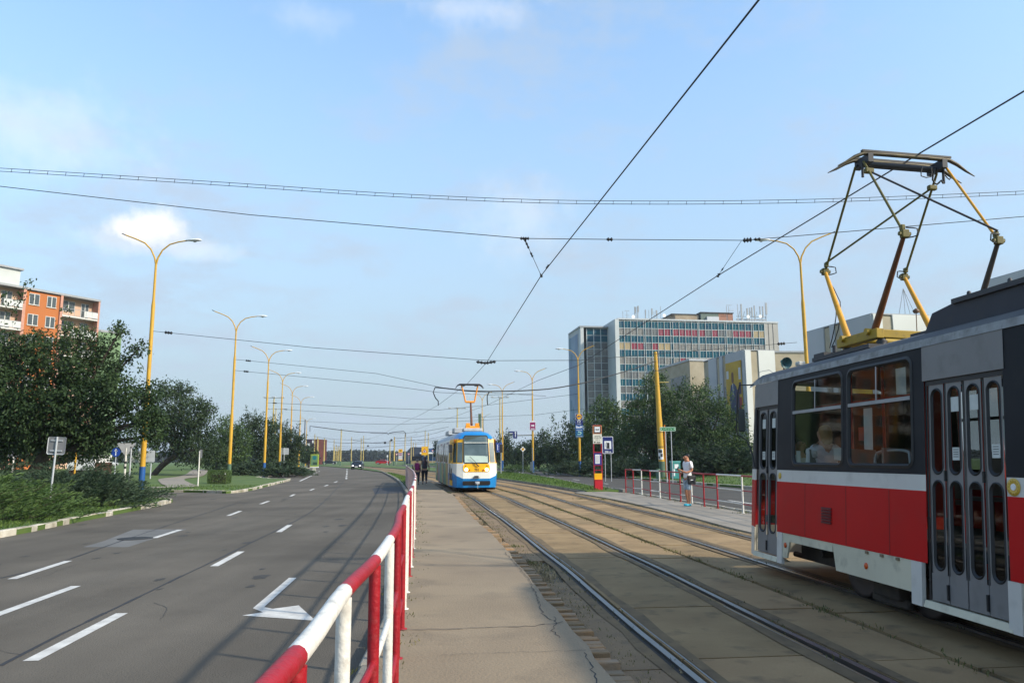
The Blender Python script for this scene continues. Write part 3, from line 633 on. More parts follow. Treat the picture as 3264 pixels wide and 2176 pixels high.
# ladder-like double feeder
D = [(-250, 528), (0, 541), (400, 566), (800, 592), (1200, 619), (1631, 639), (1922, 645), (2300, 645), (2700, 637), (3264, 614), (3700, 592)]
mb = MB(); top = [at(x, y - 5, 14.5) for x, y in D]; bot = [at(x, y + 5, 14.5) for x, y in D]; top, bot = catmull(top, .5), catmull(bot, .5)
mb.tube(top, .0055, 6); mb.tube(bot, .0055, 6); o = mb.build('feeder_wire', WIRE); tag(o, 'double black feeder wire with short rungs like a ladder, the upper line across the sky', 'wire')
mb = MB(); m_ = MB(); x = top[0].x
while x < top[-1].x:
    za = np.interp(x, [p.x for p in top], [p.z for p in top]); zb = np.interp(x, [p.x for p in bot], [p.z for p in bot]); m_ = MB(); m_.tube([(x, 14.5, za + .004), (x - .01, 14.5, zb - .012)], .005, 5); m_.build('rung', WIRE, o); x += .36
# far spans
def span(pts, r, label, ins=(), drops=()):
    P = [W(*p) for p in pts]; o = wire('span_wire', P, r, label, group='span wires between the lamp posts')
    mb = MB()
    for i, t in ins: insul(mb, P[i], P[i + 1], t, .08, .45, 3)
    if ins: mb.build('insulators', BLACK, o)
    return o
y1 = L1p.y; zh = 8.5
span([(488, 1055, y1), (1000, 1108, y1 - 2), (1525, 1147, 33), (1580, 1149, 33), (1846, 1148, 33), (2540, 1091, R1p.y)], .011, 'thin span wire from the tallest left lamp to the lamp behind the red tram', ((0, .1), (4, .92)))
o = span([(1520, 1153, 33), (1548, 1157, 33), (1580, 1152, 33)], .02, 'short insulated bar hanging over the near contact wire beyond the hanger', ((0, .5), (1, .5)))
y2 = L2p.y
span([(748, 1145, y2), (1200, 1190, 53), (1400, 1233, 52), (1480, 1246, 52), (1740, 1262, 55)], .013, 'upper of two span wires leaving the second left lamp', ((0, .1),))
span([(746, 1180, y2), (1200, 1223, 52), (1396, 1250, 51), (1560, 1258, 52), (1700, 1255, 52)], .013, 'lower of two span wires leaving the second left lamp', ((0, .09),))
span([(852, 1283, L3p.y), (1200, 1300, 71), (1400, 1306, 70), (1560, 1290, 75), (1842, 1255, R2.location.y)], .016, 'span wire from the third left lamp to the lamp with the plates', ((0, .07),))
span([(893, 1303, L4p.y), (1200, 1325, 90), (1330, 1335, 90), (1450, 1332, 90), (1698, 1322, R3.location.y)], .018, 'span wire from the fourth left lamp to the lamp with the purple sign', ((0, .06),))
span([(930, 1340, 109), (1150, 1350, 108), (1270, 1352, 105), (1420, 1345, 105), (1600, 1335, 108)], .02, 'faint span wire beyond the fourth left lamp')
span([(1705, 1322, 92), (1880, 1300, 92)], .018, 'short faint wire right of the purple sign')
# thick feeder cable with drops
cabp = [W(1387, 1234, 50), W(1420, 1237, 50), W(1480, 1244, 50), W(1560, 1247, 50), W(1633, 1246, 50.5), W(1750, 1239, 52), W(1850, 1222, 54), W(1914, 1206, 55), W(2014, 1177, 57), W(2092, 1150, 60)]
cb_ = wire('feeder_cable', catmull(cabp, .8), .04, 'thick black feeder cable from the tension pole to above both tracks', 'cable')
mb = MB(); mb.tube(catmull([cabp[0], W(1381, 1250, 50), W(1388, 1268, 49.5), W(1397, 1278, 49), W(1397, 1291, 48.5)], .4), .035, 6); mb.build('drop_loop', WIRE, cb_)
mb = MB(); mb.tube(catmull([W(1559, 1248, 50), W(1553, 1262, 50), W(1553, 1275, 50), W(1554.5, 1290, 50)], .4), .035, 6); mb.build('drop_loop', WIRE, cb_)
far = [W(988, 1375, 195), W(988, 1357, 195), W(1000, 1359, 195), W(1085, 1370, 200), W(1150, 1377, 205), W(1234, 1379, 205), W(1238, 1385, 205), W(1240, 1380, 205), W(1260, 1376, 205), W(1287, 1374, 205), W(1293, 1380, 205), W(1293, 1390, 205)]
wire('feeder_cable', far, .09, 'distant thick cable sagging across the road above the pole cluster', 'cable')
k = 0
for (xa, ya, xb, yb, Y) in ((1030, 1405, 1250, 1405, 210), (1060, 1420, 1350, 1413, 230), (1000, 1425, 1260, 1420, 240), (1119, 1400, 1256, 1408, 220), (1150, 1410, 1430, 1400, 220), (1240, 1404, 1430, 1385, 200), (1256, 1395, 1420, 1370, 190), (1063, 1411, 1157, 1402, 240), (1290, 1400, 1440, 1390, 215), (1180, 1380, 1430, 1360, 170), (1000, 1390, 1180, 1398, 225)):
    k += 1; wire('span_wire', [W(xa, ya, Y), W(xb, yb, Y)], .035, 'faint distant wires webbed between the far tram poles', 'wire', .6, group='web of distant wires')
for i, (px, py, s_) in enumerate(((1173, 1421, 4.5), (1227, 1411, 6), (1248, 1402, 6))):
    p = at(px, py, 205); mb = MB(); mb.box((0, 0, 0), (.42 * s_ / 5, .3, .4 * s_ / 5)); mb.tube([(0, 0, .2), (0, 0, .5)], .03, 6); o = mb.build('hanging_signal', BLACK); o.location = p
    tag(o, ('smallest black signal box hung on the far wires above the dark car', 'middle black signal box hung on the far wires', 'highest black signal box hung on the far wires by the thick pole')[i], 'signal', 'black signal boxes hung on the wires')
# ------------------------------------------------------------------ red tram (far track), left side towards the camera
TRED = mat('tram_red', hx('c00c10', .95), .5, var=.10, vs=1.2, spec=.18, dirt=.10)
TWHT = mat('tram_white', (.60, .58, .53), .4, var=.06, vs=2, spec=.35, dirt=.15)
TCRM = mat('tram_cream', (.60, .56, .42), .5, var=.10, vs=2, spec=.3, dirt=.35)
TBLK = mat('tram_black', (.012, .014, .018), .55, var=.2, vs=1.5, spec=.15, dirt=.15, c2=(.02, .022, .026))
TGRY = mat('tram_grey', (.20, .195, .19), .45, var=.08, vs=2, spec=.35, dirt=.25)
RUB = mat('rubber', (.014, .014, .015), .55)
ROOF = mat('tram_roof', (.06, .062, .068), .7, vs=2, c2=(.09, .09, .09), dirt=.3)
LIP = mat('roof_lip', (.30, .31, .31), .6, vs=6, c2=(.17, .17, .165), dirt=.5)
ORG = mat('orange_lamp', hx('d0500a'), .3)
INT = mat('interior_panel', (.12, .11, .10), .7); FLR = mat('interior_floor', (.05, .045, .045), .8); POLR = mat('grab_red', hx('c82c12', .9), .4)
UND = mat('underframe', (.030, .027, .024), .9, vs=6, c2=(.055, .045, .035)); WHL = mat('wheel', (.06, .05, .045), .6, .5, vs=8)
GLS = glass('tram_glass', (.80, .84, .82), .72); GLD = glass('tram_glass_dark', (.7, .74, .74), .5)
PAPER = mat('paper', (.60, .62, .58), .8, vs=9)
rt = empty('tram', (4.85, 12.0, -.05), 0, 'red, white and black tram with a big yellow pantograph on the far track', 'tram')
rt.rotation_euler = (0, .045, .1)
TL = .022
def XW(z): return 1.25 - TL * (z - .3)
def Sd(s, z, off=0., sg=-1): return (sg * (XW(z) + off), -s, z)
def rrect(a0, a1, b0, b1, r, n=6):
    r = min(r, (a1 - a0) / 2 - 1e-3, (b1 - b0) / 2 - 1e-3); P = []
    for cx, cy, t0 in ((a1 - r, b1 - r, 0), (a0 + r, b1 - r, 90), (a0 + r, b0 + r, 180), (a1 - r, b0 + r, 270)):
        for i in range(n + 1): t = R(t0 + 90 * i / n); P.append((cx + r * math.cos(t), cy + r * math.sin(t)))
    return P
def ringfaces(mb, In, Out, f0, f1, mi=0):
    """band between two loops with equal counts; f0/f1 map 2D->3D"""
    n = len(In); mb.add([f0(*p) for p in In] + [f1(*p) for p in Out], [(i, (i + 1) % n, (i + 1) % n + n, i + n) for i in range(n)], mi)
def holed(mb, s0, s1, z0, z1, hole, f, mi=0):
    """rectangular panel with a rounded hole"""
    n = len(hole); cx = sum(p[0] for p in hole) / n; cz = sum(p[1] for p in hole) / n; O = []
    for a, b in hole:
        dx, dz = a - cx, b - cz; k = min((((s1 if dx > 0 else s0) - cx) / dx) if abs(dx) > 1e-9 else 1e9, (((z1 if dz > 0 else z0) - cz) / dz) if abs(dz) > 1e-9 else 1e9); O.append((cx + dx * k, cz + dz * k))
    ringfaces(mb, hole, O, f, f, mi)
    for c in ((s0, z0), (s1, z0), (s1, z1), (s0, z1)):     # corner triangles
        i = min(range(n), key=lambda i: math.atan2(abs(math.sin(math.atan2(O[i][1] - cz, O[i][0] - cx) - math.atan2(c[1] - cz, c[0] - cx))), math.cos(math.atan2(O[i][1] - cz, O[i][0] - cx) - math.atan2(c[1] - cz, c[0] - cx))))
        for j in (i - 1, i):
            p, q = O[j % n], O[(j + 1) % n]
            if (abs(p[0] - c[0]) < 1e-6 or abs(p[1] - c[1]) < 1e-6) and (abs(q[0] - c[0]) < 1e-6 or abs(q[1] - c[1]) < 1e-6) and not (abs(p[0] - q[0]) < 1e-6 or abs(p[1] - q[1]) < 1e-6):
                mb.add([f(*p), f(*q), f(*c)], [(0, 1, 2)], mi)
WINS = [(1.25, 2.55), (2.69, 3.93), (5.58, 6.83), (6.98, 8.2), (9.9, 11.15), (11.3, 12.5)]
DOORS = [(.05, .77, 2), (4.14, 5.24, 4), (8.5, 9.6, 4), (12.85, 14.0, 4)]
END = 14.8
def sidewall(sg):
    f = lambda s, z: Sd(s, z, 0, sg); b = MB()     # materials: 0 red 1 white 2 black
    blocks = []; s = 0
    drs = DOORS if sg < 0 else []
    edges = [(d[0], d[1]) for d in drs]; cur = 0.; segs = []
    for a, c in edges: 
        if a > cur: segs.append((cur, a))
        cur = c
    segs.append((cur, END))
    for a, c in segs:
        b.add([f(a, .66), f(c, .66), f(c, 1.355), f(a, 1.355)], [(0, 1, 2, 3)], 0)
        b.add([f(a, 1.355), f(c, 1.355), f(c, 1.515), f(a, 1.515)], [(0, 1, 2, 3)], 1)
        ws = [w_ for w_ in WINS if w_[0] >= a and w_[1] <= c] + ([(.2, 1.05)] if sg > 0 and a == 0 else [])
        if sg > 0: ws += [(4.1, 5.3), (8.4, 9.7), (12.8, 14.1)]; ws.sort()
        x = a
        for w0, w1_ in ws:
            m = (max(a, w0 - .07), min(c, w1_ + .07))
            if m[0] > x: b.add([f(x, 1.515), f(m[0], 1.515), f(m[0], 2.80), f(x, 2.80)], [(0, 1, 2, 3)], 2)
            holed(b, m[0], m[1], 1.515, 2.80, rrect(w0, w1_, 1.60, 2.715, .09), f, 2); x = m[1]
        if x < c: b.add([f(x, 1.515), f(c, 1.515), f(c, 2.80), f(x, 2.80)], [(0, 1, 2, 3)], 2)
    return b, segs
b, segs = sidewall(-1); b.build('left_side', [TRED, TWHT, TBLK], rt)
b, _ = sidewall(1); b.build('right_side', [TRED, TWHT, TBLK], rt)
# windows
def window(w0, w1_, sg, idx):
    h = rrect(w0, w1_, 1.60, 2.715, .09); h2 = rrect(w0 + .025, w1_ - .025, 1.625, 2.69, .07); h3 = rrect(w0 - .03, w1_ + .03, 1.57, 2.745, .11)
    m = MB(); ringfaces(m, h3, h, lambda a, z: Sd(a, z, .004, sg), lambda a, z: Sd(a, z, .014, sg)); ringfaces(m, h, h2, lambda a, z: Sd(a, z, .014, sg), lambda a, z: Sd(a, z, -.02, sg))
    zt = 2.30; q = lambda a, z, o: Sd(a, z, o, sg)
    for (a0, a1, z0, z1) in ((w0 + .01, w1_ - .01, zt - .02, zt + .02),): m.add([q(a0, z0, .012), q(a1, z0, .012), q(a1, z1, .012), q(a0, z1, .012), q(a0, z0, -.01), q(a1, z0, -.01), q(a1, z1, -.01), q(a0, z1, -.01)], [(0, 1, 2, 3), (0, 1, 5, 4), (3, 2, 6, 7)], 1)
    mid = (w0 + w1_) / 2 - .03
    m.add([q(mid, zt, .008), q(mid + .025, zt, .008), q(mid + .025, 2.7, .008), q(mid, 2.7, .008)], [(0, 1, 2, 3)], 1)
    o = m.build('window', [RUB, GREY], rt); m = MB(); m.add([Sd(a, z, -.012, sg) for a, z in h], [tuple(range(len(h)))]); m.build('pane', GLS, o); return o
for i, (a, c) in enumerate(WINS): window(a, c, -1, i); window(a, c, 1, i)
window(.2, 1.05, 1, 9); window(4.1, 5.3, 1, 9); window(8.4, 9.7, 1, 9); window(12.8, 14.1, 1, 9)
# doors
for di, (d0, d1, nl) in enumerate(DOORS):
    hd = MB(); g0, g1 = (d0 - .05, d1 + .02) if di == 0 else (d0 - .02, d1 + .02)
    hd.add([Sd(g0, 2.45, .006), Sd(g1, 2.45, .006), Sd(g1, 2.80, .006), Sd(g0, 2.80, .006)], [(0, 1, 2, 3)]); hd.add([Sd(g0, 2.45, .006), Sd(g1, 2.45, .006), Sd(g1, 2.45, -.03), Sd(g0, 2.45, -.03)], [(0, 1, 2, 3)]); hd.build('door_header', TGRY, rt)
    jb = MB(); 
    for a, c, z0, z1 in ((d0, d1, 2.40, 2.45), (d0, d0 + .03, .32, 2.4), (d1 - .02, d1, .32, 2.4)): jb.add([Sd(a, z0, -.012), Sd(c, z0, -.012), Sd(c, z1, -.012), Sd(a, z1, -.012)], [(0, 1, 2, 3)])
    jb.build('door_frame', RUB, rt)
    lw = (d1 - d0 - .05) / nl
    for k in range(nl):
        a, c = d0 + .03 + k * lw + .006, d0 + .03 + (k + 1) * lw - (.014 if k == 1 and nl == 4 else .005); f = lambda s, z: Sd(s, z, -.018)
        m = MB(); ww = .16 * (1 if nl == 4 else 1.25); cx = (a + c) / 2; hu, hl = rrect(cx - ww / 2, cx + ww / 2, 1.53, 2.355, .08), rrect(cx - ww / 2, cx + ww / 2, .62, 1.46, .08)
        m.add([f(a, .325), f(c, .325), f(c, .58), f(a, .58)], [(0, 1, 2, 3)]); holed(m, a, c, .58, 1.495, hl, f); holed(m, a, c, 1.495, 2.40, hu, f)
        for e in (a, c): m.add([Sd(e, .325, -.018), Sd(e, 2.40, -.018), Sd(e, 2.40, -.05), Sd(e, .325, -.05)], [(0, 1, 2, 3)])
        lf = m.build('door_leaf', TGRY, rt); m = MB()
        for hh, (z0, z1) in ((hu, (1.53, 2.355)), (hl, (.62, 1.46))):
            h2 = rrect(cx - ww / 2 + .018, cx + ww / 2 - .018, z0 + .018, z1 - .018, .062); ringfaces(m, hh, h2, lambda s, z: Sd(s, z, -.010), lambda s, z: Sd(s, z, -.030))
            h3 = rrect(cx - ww / 2 - .012, cx + ww / 2 + .012, z0 - .012, z1 + .012, .09); ringfaces(m, h3, hh, lambda s, z: Sd(s, z, -.017), lambda s, z: Sd(s, z, -.010))
        m.build('seal', RUB, lf); m = MB()
        for hh in (hu, hl): m.add([Sd(s, z, -.032) for s, z in hh], [tuple(range(len(hh)))])
        m.build('pane', GLD, lf)
        if k in (1, 2) or nl == 2:
            m = MB(); m.add([Sd(s, z, -.028) for s, z in ((cx - .055, 2.12), (cx + .055, 2.12), (cx + .055, 2.26), (cx - .055, 2.26))], [(0, 1, 2, 3)])
            if k != 2:
                m.add([Sd(s, z, -.028) for s, z in ((cx - .05, 1.66), (cx + .05, 1.66), (cx + .05, 1.78), (cx - .05, 1.78))], [(0, 1, 2, 3)])
                for j in range(4): m.add([Sd(s, z, -.0265) for s, z in ((cx - .035, 1.69 + .022 * j), (cx + .035, 1.69 + .022 * j), (cx + .035, 1.696 + .022 * j), (cx - .035, 1.696 + .022 * j))], [(0, 1, 2, 3)], 1)
            m.build('notice', [PAPER, DARK], lf)
        elif k == 3:
            m = MB(); m.add([Sd(s, z, -.028) for s, z in ((cx - .05, 1.68), (cx + .05, 1.68), (cx + .05, 1.80), (cx - .05, 1.80))], [(0, 1, 2, 3)])
            for j in range(4): m.add([Sd(s, z, -.0265) for s, z in ((cx - .035, 1.71 + .022 * j), (cx + .035, 1.71 + .022 * j), (cx + .035, 1.716 + .022 * j), (cx - .035, 1.716 + .022 * j))], [(0, 1, 2, 3)], 1)
            m.build('notice', [PAPER, DARK], lf)
        if k % 2 == 0:
            m = MB(); 
            for z in (.40, 1.48): m.box(Sd(c, z + .03, -.012), (.03, .018, .10 if z > 1 else .14))
            m.build('hinge', RUB, lf)
    m = MB(); a, c = (d0 - .05, d1 + .02); m.add([Sd(a, .245, .02), Sd(c, .245, .02), Sd(c, .31, .0), Sd(a, .31, .0), Sd(a, .245, -.2), Sd(c, .245, -.2), Sd(a, .31, -.1), Sd(c, .31, -.1)], [(0, 1, 2, 3), (0, 1, 5, 4), (3, 2, 7, 6), (0, 3, 6, 4), (1, 2, 7, 5)])
    m.build('door_step', TCRM, rt)
# skirt
def plate(mb, poly, o0, o1, mi=0): mb.prism(poly, lambda s, z, t: Sd(s, z, t), o0, o1, mi)
def skirt(s0, s1, name='skirt'):
    m = MB(); plate(m, [(s0, .24), (s0 + .15, .24), (s0 + .15, .658), (s0, .658)], -.03, .012); m.build('corner_post', TWHT, rt); m = MB(); plate(m, [(s1 - .17, .24), (s1, .24), (s1, .658), (s1 - .17, .658)], -.03, .012); m.build('corner_post', TWHT, rt)
    m = MB(); a = s0 + .152; plate(m, [(a, .33), (a + .12, .33), (a + .20, .55), (a + .20, .658), (a, .658)], -.03, -.004); w_ = (s1 - s0) * .46 + s0
    plate(m, [(a + .202, .555), (w_, .555), (w_, .658), (a + .202, .658)], -.03, -.004); plate(m, [(w_ + .09, .35), (w_ + .17 + .2, .35), (w_ + .37, .658), (w_ + .004, .658)], -.03, -.002); plate(m, [(w_ + .374, .35), (s1 - .172, .35), (s1 - .172, .658), (w_ + .374, .658)], -.03, .001)
    o = m.build('skirt', TCRM, rt); m = MB()
    for s, z in ((a + .09, .50), (w_ + .75, .49)):
        q = Matrix.Rotation(R(-90), 3, 'Y'); m.lathe([(.036, 0), (.036, .008), (.02, .014)], Sd(s, z, 0), 14, 0, q)
    m.build('side_lamp', ORG, o)
    m = MB()
    for t in (.35, .6, .85): p = Sd(w_ + .37 + t * (s1 - w_ - .6), .64, .008); m.box(p, (.02, .05, .03))
    m.build('latch', mat('latch', (.20, .15, .09), .6), o)
skirt(.80, 4.06); skirt(5.22, 8.46); skirt(9.62, 12.8)
# emblem and fleet badge discs on the white stripe
m = MB(); q = Matrix.Rotation(R(-90), 3, 'Y'); m.lathe([(.075, .0), (.075, .006), (.04, .007), (.038, .004)], Sd(5.32, 1.435, .001), 20, 0, q); m.lathe([(.03, .004), (.028, .010)], Sd(5.32, 1.435, .001), 12, 1, q); 
for i in range(12): a = i * math.pi / 6; m.box(Sd(5.32 + .056 * math.cos(a), 1.435 + .056 * math.sin(a), .008), (.003, .006, .012), 2)
m.build('door_button', [mat('brass', (.62, .40, .05), .4), SWHITE, mat('brass_dark', (.35, .2, .03), .5)], rt)
m = MB(); m.lathe([(.045, .0), (.045, .006), (.02, .008)], Sd(.86, 1.435, .001), 16, 0, q); m.build('door_button', mat('brass', (.62, .40, .05), .4), rt)
for a, c in ((1.6, 1.0), (2.62, 1.0), (3.5, 1.0), (6.2, 1), (7.3, 1)):
    m = MB(); m.prism([(a, .67), (a + .008, .67), (a + .008, 1.345), (a, 1.345)], lambda s, z, t: Sd(s, z, t), .0, .0015); m.build('panel_seam', mat('seam_red', hx('5a0c10', .8), .6), rt)
m = MB(); 
for i in range(6): m.prism([(2.05, .885 + .034 * i), (2.29, .885 + .034 * i), (2.29, .905 + .034 * i), (2.05, .905 + .034 * i)], lambda s, z, t: Sd(s, z - t * .5, t), .0, .014)
m.build('vent', mat('vent_red', hx('5a0c10'), .6), rt)
# nose, roof, rear
plan = [(-1.25, 0), (-1.16, .32), (-.95, .52), (-.5, .60), (.5, .60), (.95, .52), (1.16, .32), (1.25, 0)]
m = MB(); rows = [(.24, 1), (.66, 1), (.66, 0), (1.355, 0), (1.355, 1), (1.515, 1), (1.515, 2), (2.45, 2), (2.45, 3), (2.80, 3)]
for i in range(0, len(rows), 2):
    z0, mi_ = rows[i]; z1 = rows[i + 1][0]
    for a, c in zip(plan, plan[1:]):
        k0, k1 = XW(z0) / 1.25, XW(z1) / 1.25; rk = lambda z: 1 - .25 * max(0, z - 1.4) / 1.4
        m.add([(a[0] * k0, a[1] * rk(z0), z0), (c[0] * k0, c[1] * rk(z0), z0), (c[0] * k1, c[1] * rk(z1), z1), (a[0] * k1, a[1] * rk(z1), z1)], [(0, 1, 2, 3)], mi_)
m.build('nose', [TRED, TWHT, TBLK, TGRY], rt)
m = MB(); w0 = XW(2.8); prof = [(-w0 - .012, 2.80), (-w0 + .0, 2.88), (-w0 + .10, 2.955), (-w0 + .35, 3.04), (-.3, 3.09), (.3, 3.09), (w0 - .35, 3.04), (w0 - .10, 2.955), (w0, 2.88), (w0 + .012, 2.80)]
for i in range(len(prof) - 1):
    a, c = prof[i], prof[i + 1]; mi_ = 1 if i in (0, 8) else 0
    m.add([(a[0], 0, a[1]), (c[0], 0, c[1]), (c[0], -END, c[1]), (a[0], -END, a[1])], [(0, 1, 2, 3)], mi_)
    k = .93; m.add([(a[0], 0, a[1]), (c[0], 0, c[1]), (c[0] * k, .42, (c[1] - 2.8) * .5 + 2.8), (a[0] * k, .42, (a[1] - 2.8) * .5 + 2.8)], [(0, 1, 2, 3)], mi_)
m.build('roof', [ROOF, LIP], rt)
m = MB(); m.add([(-1.23, -END, .3), (1.23, -END, .3), (1.15, -END, 2.85), (-1.15, -END, 2.85)], [(0, 1, 2, 3)]); m.build('rear_wall', TRED, rt)
m = MB(); m.box((0, -END / 2, .80), (2.3, END - .3, .10)); m.build('floor', FLR, rt)
m = MB(); m.box((0, -END / 2, 2.82), (2.1, END - .3, .03)); m.build('ceiling', INT, rt)
# interior: seats, poles, posters
m = MB()
for s in (1.35, 2.2, 3.05, 3.75, 5.9, 6.8, 7.6, 10.2, 11.2, 12.2):
    for x in (-.92, .92):
        m.box((x, -s, 1.25), (.42, .42, .05)); m.box((x, -s - .2, 1.55), (.42, .04, .5)); m.box((x, -s, 1.05), (.06, .06, .4))
m.build('seats', mat('seat_shell', (.22, .20, .18), .5), rt)
m = MB()
for s in (1.9, 2.62, 3.5, 3.98, 6.2, 7.9, 10.6): m.tube([(-.72, -s, .85), (-.72, -s, 2.8)], .018, 8); m.build('grab_pole', POLR, rt); m = MB()
for s in (1.75, 3.0, 4.7, 4.9): m.tube([(.5, -s, .85), (.5, -s, 2.8)], .018, 8); m.build('grab_pole', POLR, rt); m = MB()
m.tube([(-.70, -.9, 2.42), (-.70, -4.0, 2.42)], .016, 8); m.box((-1.0, -4.02, 1.9), (.3, .03, 1.6)); m.box((-.9, -2.52, 1.98), (.12, .1, .16))
m.box((-.80, -3.55, 1.7), (.30, .03, 1.5)); m.box((-.75, -4.35, 1.5), (.05, .05, 1.9)); m.build('partition', POLR, rt)
m = MB(); m.tube(catmull([(-1.1, -3.05, 1.3), (-1.1, -3.05, 1.68), (-1.08, -3.15, 1.76), (-1.08, -3.6, 1.76), (-1.1, -3.7, 1.68), (-1.1, -3.7, 1.3)], .06), .016, 8); m.tube(catmull([(-.6, -3.15, 1.3), (-.6, -3.15, 1.72), (-.6, -3.6, 1.72), (-.6, -3.6, 1.3)], .1), .014, 8); m.build('seat_rail', LGREY, rt)
m = MB(); 
for s0, s1, z0, z1 in ((2.98, 3.16, 1.78, 2.25), (3.62, 3.80, 2.36, 2.64), (2.30, 2.52, 1.66, 1.80), (1.30, 1.42, 1.62, 1.78)): m.add([Sd(s0, z0, -.03), Sd(s1, z0 - .01, -.03), Sd(s1 - .01, z1, -.03), Sd(s0 - .01, z1, -.03)], [(0, 1, 2, 3)])
m.build('posters', PAPER, rt)
m = MB(); m.add([(-.8, -3.58, 1.85), (-.8, -3.86, 1.85), (-.8, -3.86, 2.2), (-.8, -3.58, 2.2)], [(0, 1, 2, 3)]); m.build('yellow_card', SYEL, rt)
# bogies
for s0 in (2.25, 9.9):
    m = MB(); m.box((-.93, -(s0 + .75), .38), (.1, 2.0, .16)); m.box((-.93, -(s0 + .75), .30), (.14, .5, .3)); m.box((0, -(s0 + .75), .42), (1.5, 2.1, .3)); m.box((-.9, -(s0 + .72), .12), (.08, .7, .10)); bg_ = m.build('bogie', UND, rt); bevel(bg_, .02)
    for ds in (0., 1.28):
        for x in (-.75, .75):
            q = Matrix.Rotation(R(90), 3, 'Y'); m = MB(); m.lathe([(.06, -.08), (.30, -.05), (.345, -.065), (.345, .055), (.37, .07), (.37, .09), (.1, .09)] if x < 0 else [(.345, -.06), (.345, .06)], (x, -(s0 + ds - .05), .362), 28, 0, q); m.build('wheel', WHL, bg_)
m = MB(); m.box((0, -.0 - 6.8, .48), (2.2, 2.4, .42)); m.build('battery_box', UND, rt); m = MB(); m.box((0, -1.2, .45), (1.7, 1.0, .3)); m.tube([(-.7, -.2, .3), (-.7, -1.5, .3)], .04, 8); m.tube([(-1.0, -1.55, .45), (.9, -1.55, .45)], .05, 8); m.build('underframe', UND, rt)
# roof gear
m = MB(); P = [(3.75, 2.92), (3.95, 3.20), (4.25, 3.24), (11.5, 3.24), (11.7, 2.92)]; m.prism(P, lambda s, z, t: (t, -s, z), -.95, .95); hb = m.build('resistor_housing', mat('housing', (.032, .034, .045), .7, vs=3, dirt=.3), rt)
m = MB(); m.box((0, -7.8, 3.255), (1.96, 7.0, .05)); m.build('lid', DARK, hb); m = MB()
for i in range(12): m = MB(); m.lathe([(.02, 0), (.02, .03), (.012, .045)], (-.93, -4.5 - i * .55, 3.28), 8); m.build('bolt', DARK, hb)
m = MB(); m.box((-.15, -3.35, 3.02), (1.0, .5, .22)); m.build('roof_box', DARK, rt)
m = MB(); m.lathe([(.55, 0), (.5, .10), (.3, .17), (.01, .19)], (.1, -.75, 3.05), 20); ac = m.build('roof_dome', mat('dome', (.5, .52, .52), .5, vs=3, dirt=.3), rt)
m = MB(); m.box((-.55, -.95, 3.12), (.22, .3, .16)); m.tube([(-.5, -1.1, 3.15), (-.5, -1.1, 3.30)], .03, 8); m.build('cable_head', DARK, rt)
# horn loudspeaker and camera box
m = MB(); q = Matrix.Rotation(R(105), 3, 'X') @ Matrix.Identity(3); m.lathe([(.012, -.16), (.03, -.13), (.035, -.06), (.055, -.02), (.085, .02), (.09, .022), (.082, .018), (.03, -.05)], (-.86, -.32, 3.13), 20, 0, q); hn = m.build('loudspeaker', mat('horn', (.05, .13, .14), .5), rt)
m = MB(); m.tube([(-.86, -.28, 3.10), (-.86, -.22, 2.98), (-.86, -.22, 2.90)], .012, 8); m.build('bracket', DARK, hn)
m = MB(); m.box((-.72, -.50, 3.10), (.10, .13, .06)); cmb = m.build('camera_box', TWHT, rt); bevel(cmb, .01); m = MB(); m.box((-.72, -.50, 3.04), (.04, .05, .10)); m.build('mount', DARK, cmb)
# mirror
m = MB(); m.tube(catmull([(-1.14, .10, 2.83), (-1.2, .28, 2.83), (-1.32, .36, 2.83), (-1.345, .36, 2.7), (-1.37, .36, 2.12), (-1.36, .34, 2.04), (-1.24, .28, 1.96), (-1.22, .1, 1.72), (-1.22, .03, 1.55)], .12), .011, 8); mr_ = m.build('mirror_arm', BLACK, rt)
m = MB(); q = Matrix.Rotation(R(12), 3, 'Z') @ Matrix.Rotation(R(-3), 3, 'X'); m.box((-1.30, .33, 2.27), (.115, .04, .36), 0, 0, q); o = m.build('mirror_housing', BLACK, mr_); bevel(o, .018, 2)
m = MB(); m.box((-1.302, .308, 2.27), (.095, .004, .33), 0, 0, q); m.build('mirror_glass', mat('mirror', (.30, .33, .30), .12, .6), mr_)
m = MB(); m.tube(catmull([(-1.12, .12, 2.84), (-1.08, .12, 3.03), (-.98, 0, 3.05), (-.9, -.1, 2.93)], .08), .004, 5); m.build('cable', GREY, mr_)
# pantograph (diamond frame)
SP, U0 = 2.137, .06
pg = MB(); PX = lambda f, l, a, w_, z: (-(U0 + l * w_) * 1.0, -(SP - f * a), z)
YB = mat('pantograph_yellow', hx('e0a012', .85), .5, vs=4, var=.1, dirt=.25); BRN = mat('pantograph_brown', hx('6a3c1a'), .5, vs=4, var=.3); OLV = mat('pantograph_olive', hx('6e6420', .8), .6, vs=5, var=.25)
base = MB(); zb = 3.245
base.box((-U0 + .66, -SP, zb - .02), (.10, .95, .12)); base.box((-U0 - .66, -SP, zb - .02), (.10, .95, .12)); base.box((-U0, -SP + .42, zb - .02), (1.3, .08, .1)); base.box((-U0, -SP - .42, zb - .02), (1.3, .08, .1)); base.tube([(-U0 - .75, -SP + .3, zb + .02), (-U0 + .75, -SP + .3, zb + .02)], .045, 10); base.tube([(-U0 - .75, -SP - .3, zb + .02), (-U0 + .75, -SP - .3, zb + .02)], .045, 10)
pb_ = base.build('pantograph_base', mat('pantograph_base_yellow', hx('b8961e', .8), .6, vs=4, var=.2, dirt=.4), rt); bevel(pb_, .008)
m = MB()
for x in (-.6, .6):
    for y in (-.4, .4): m.lathe([(.05, 3.0), (.07, 3.03), (.045, 3.05), (.07, 3.08), (.045, 3.10), (.07, 3.13), (.045, 3.16), (.05, 3.2)], (-U0 + x, -SP + y, 0), 12)
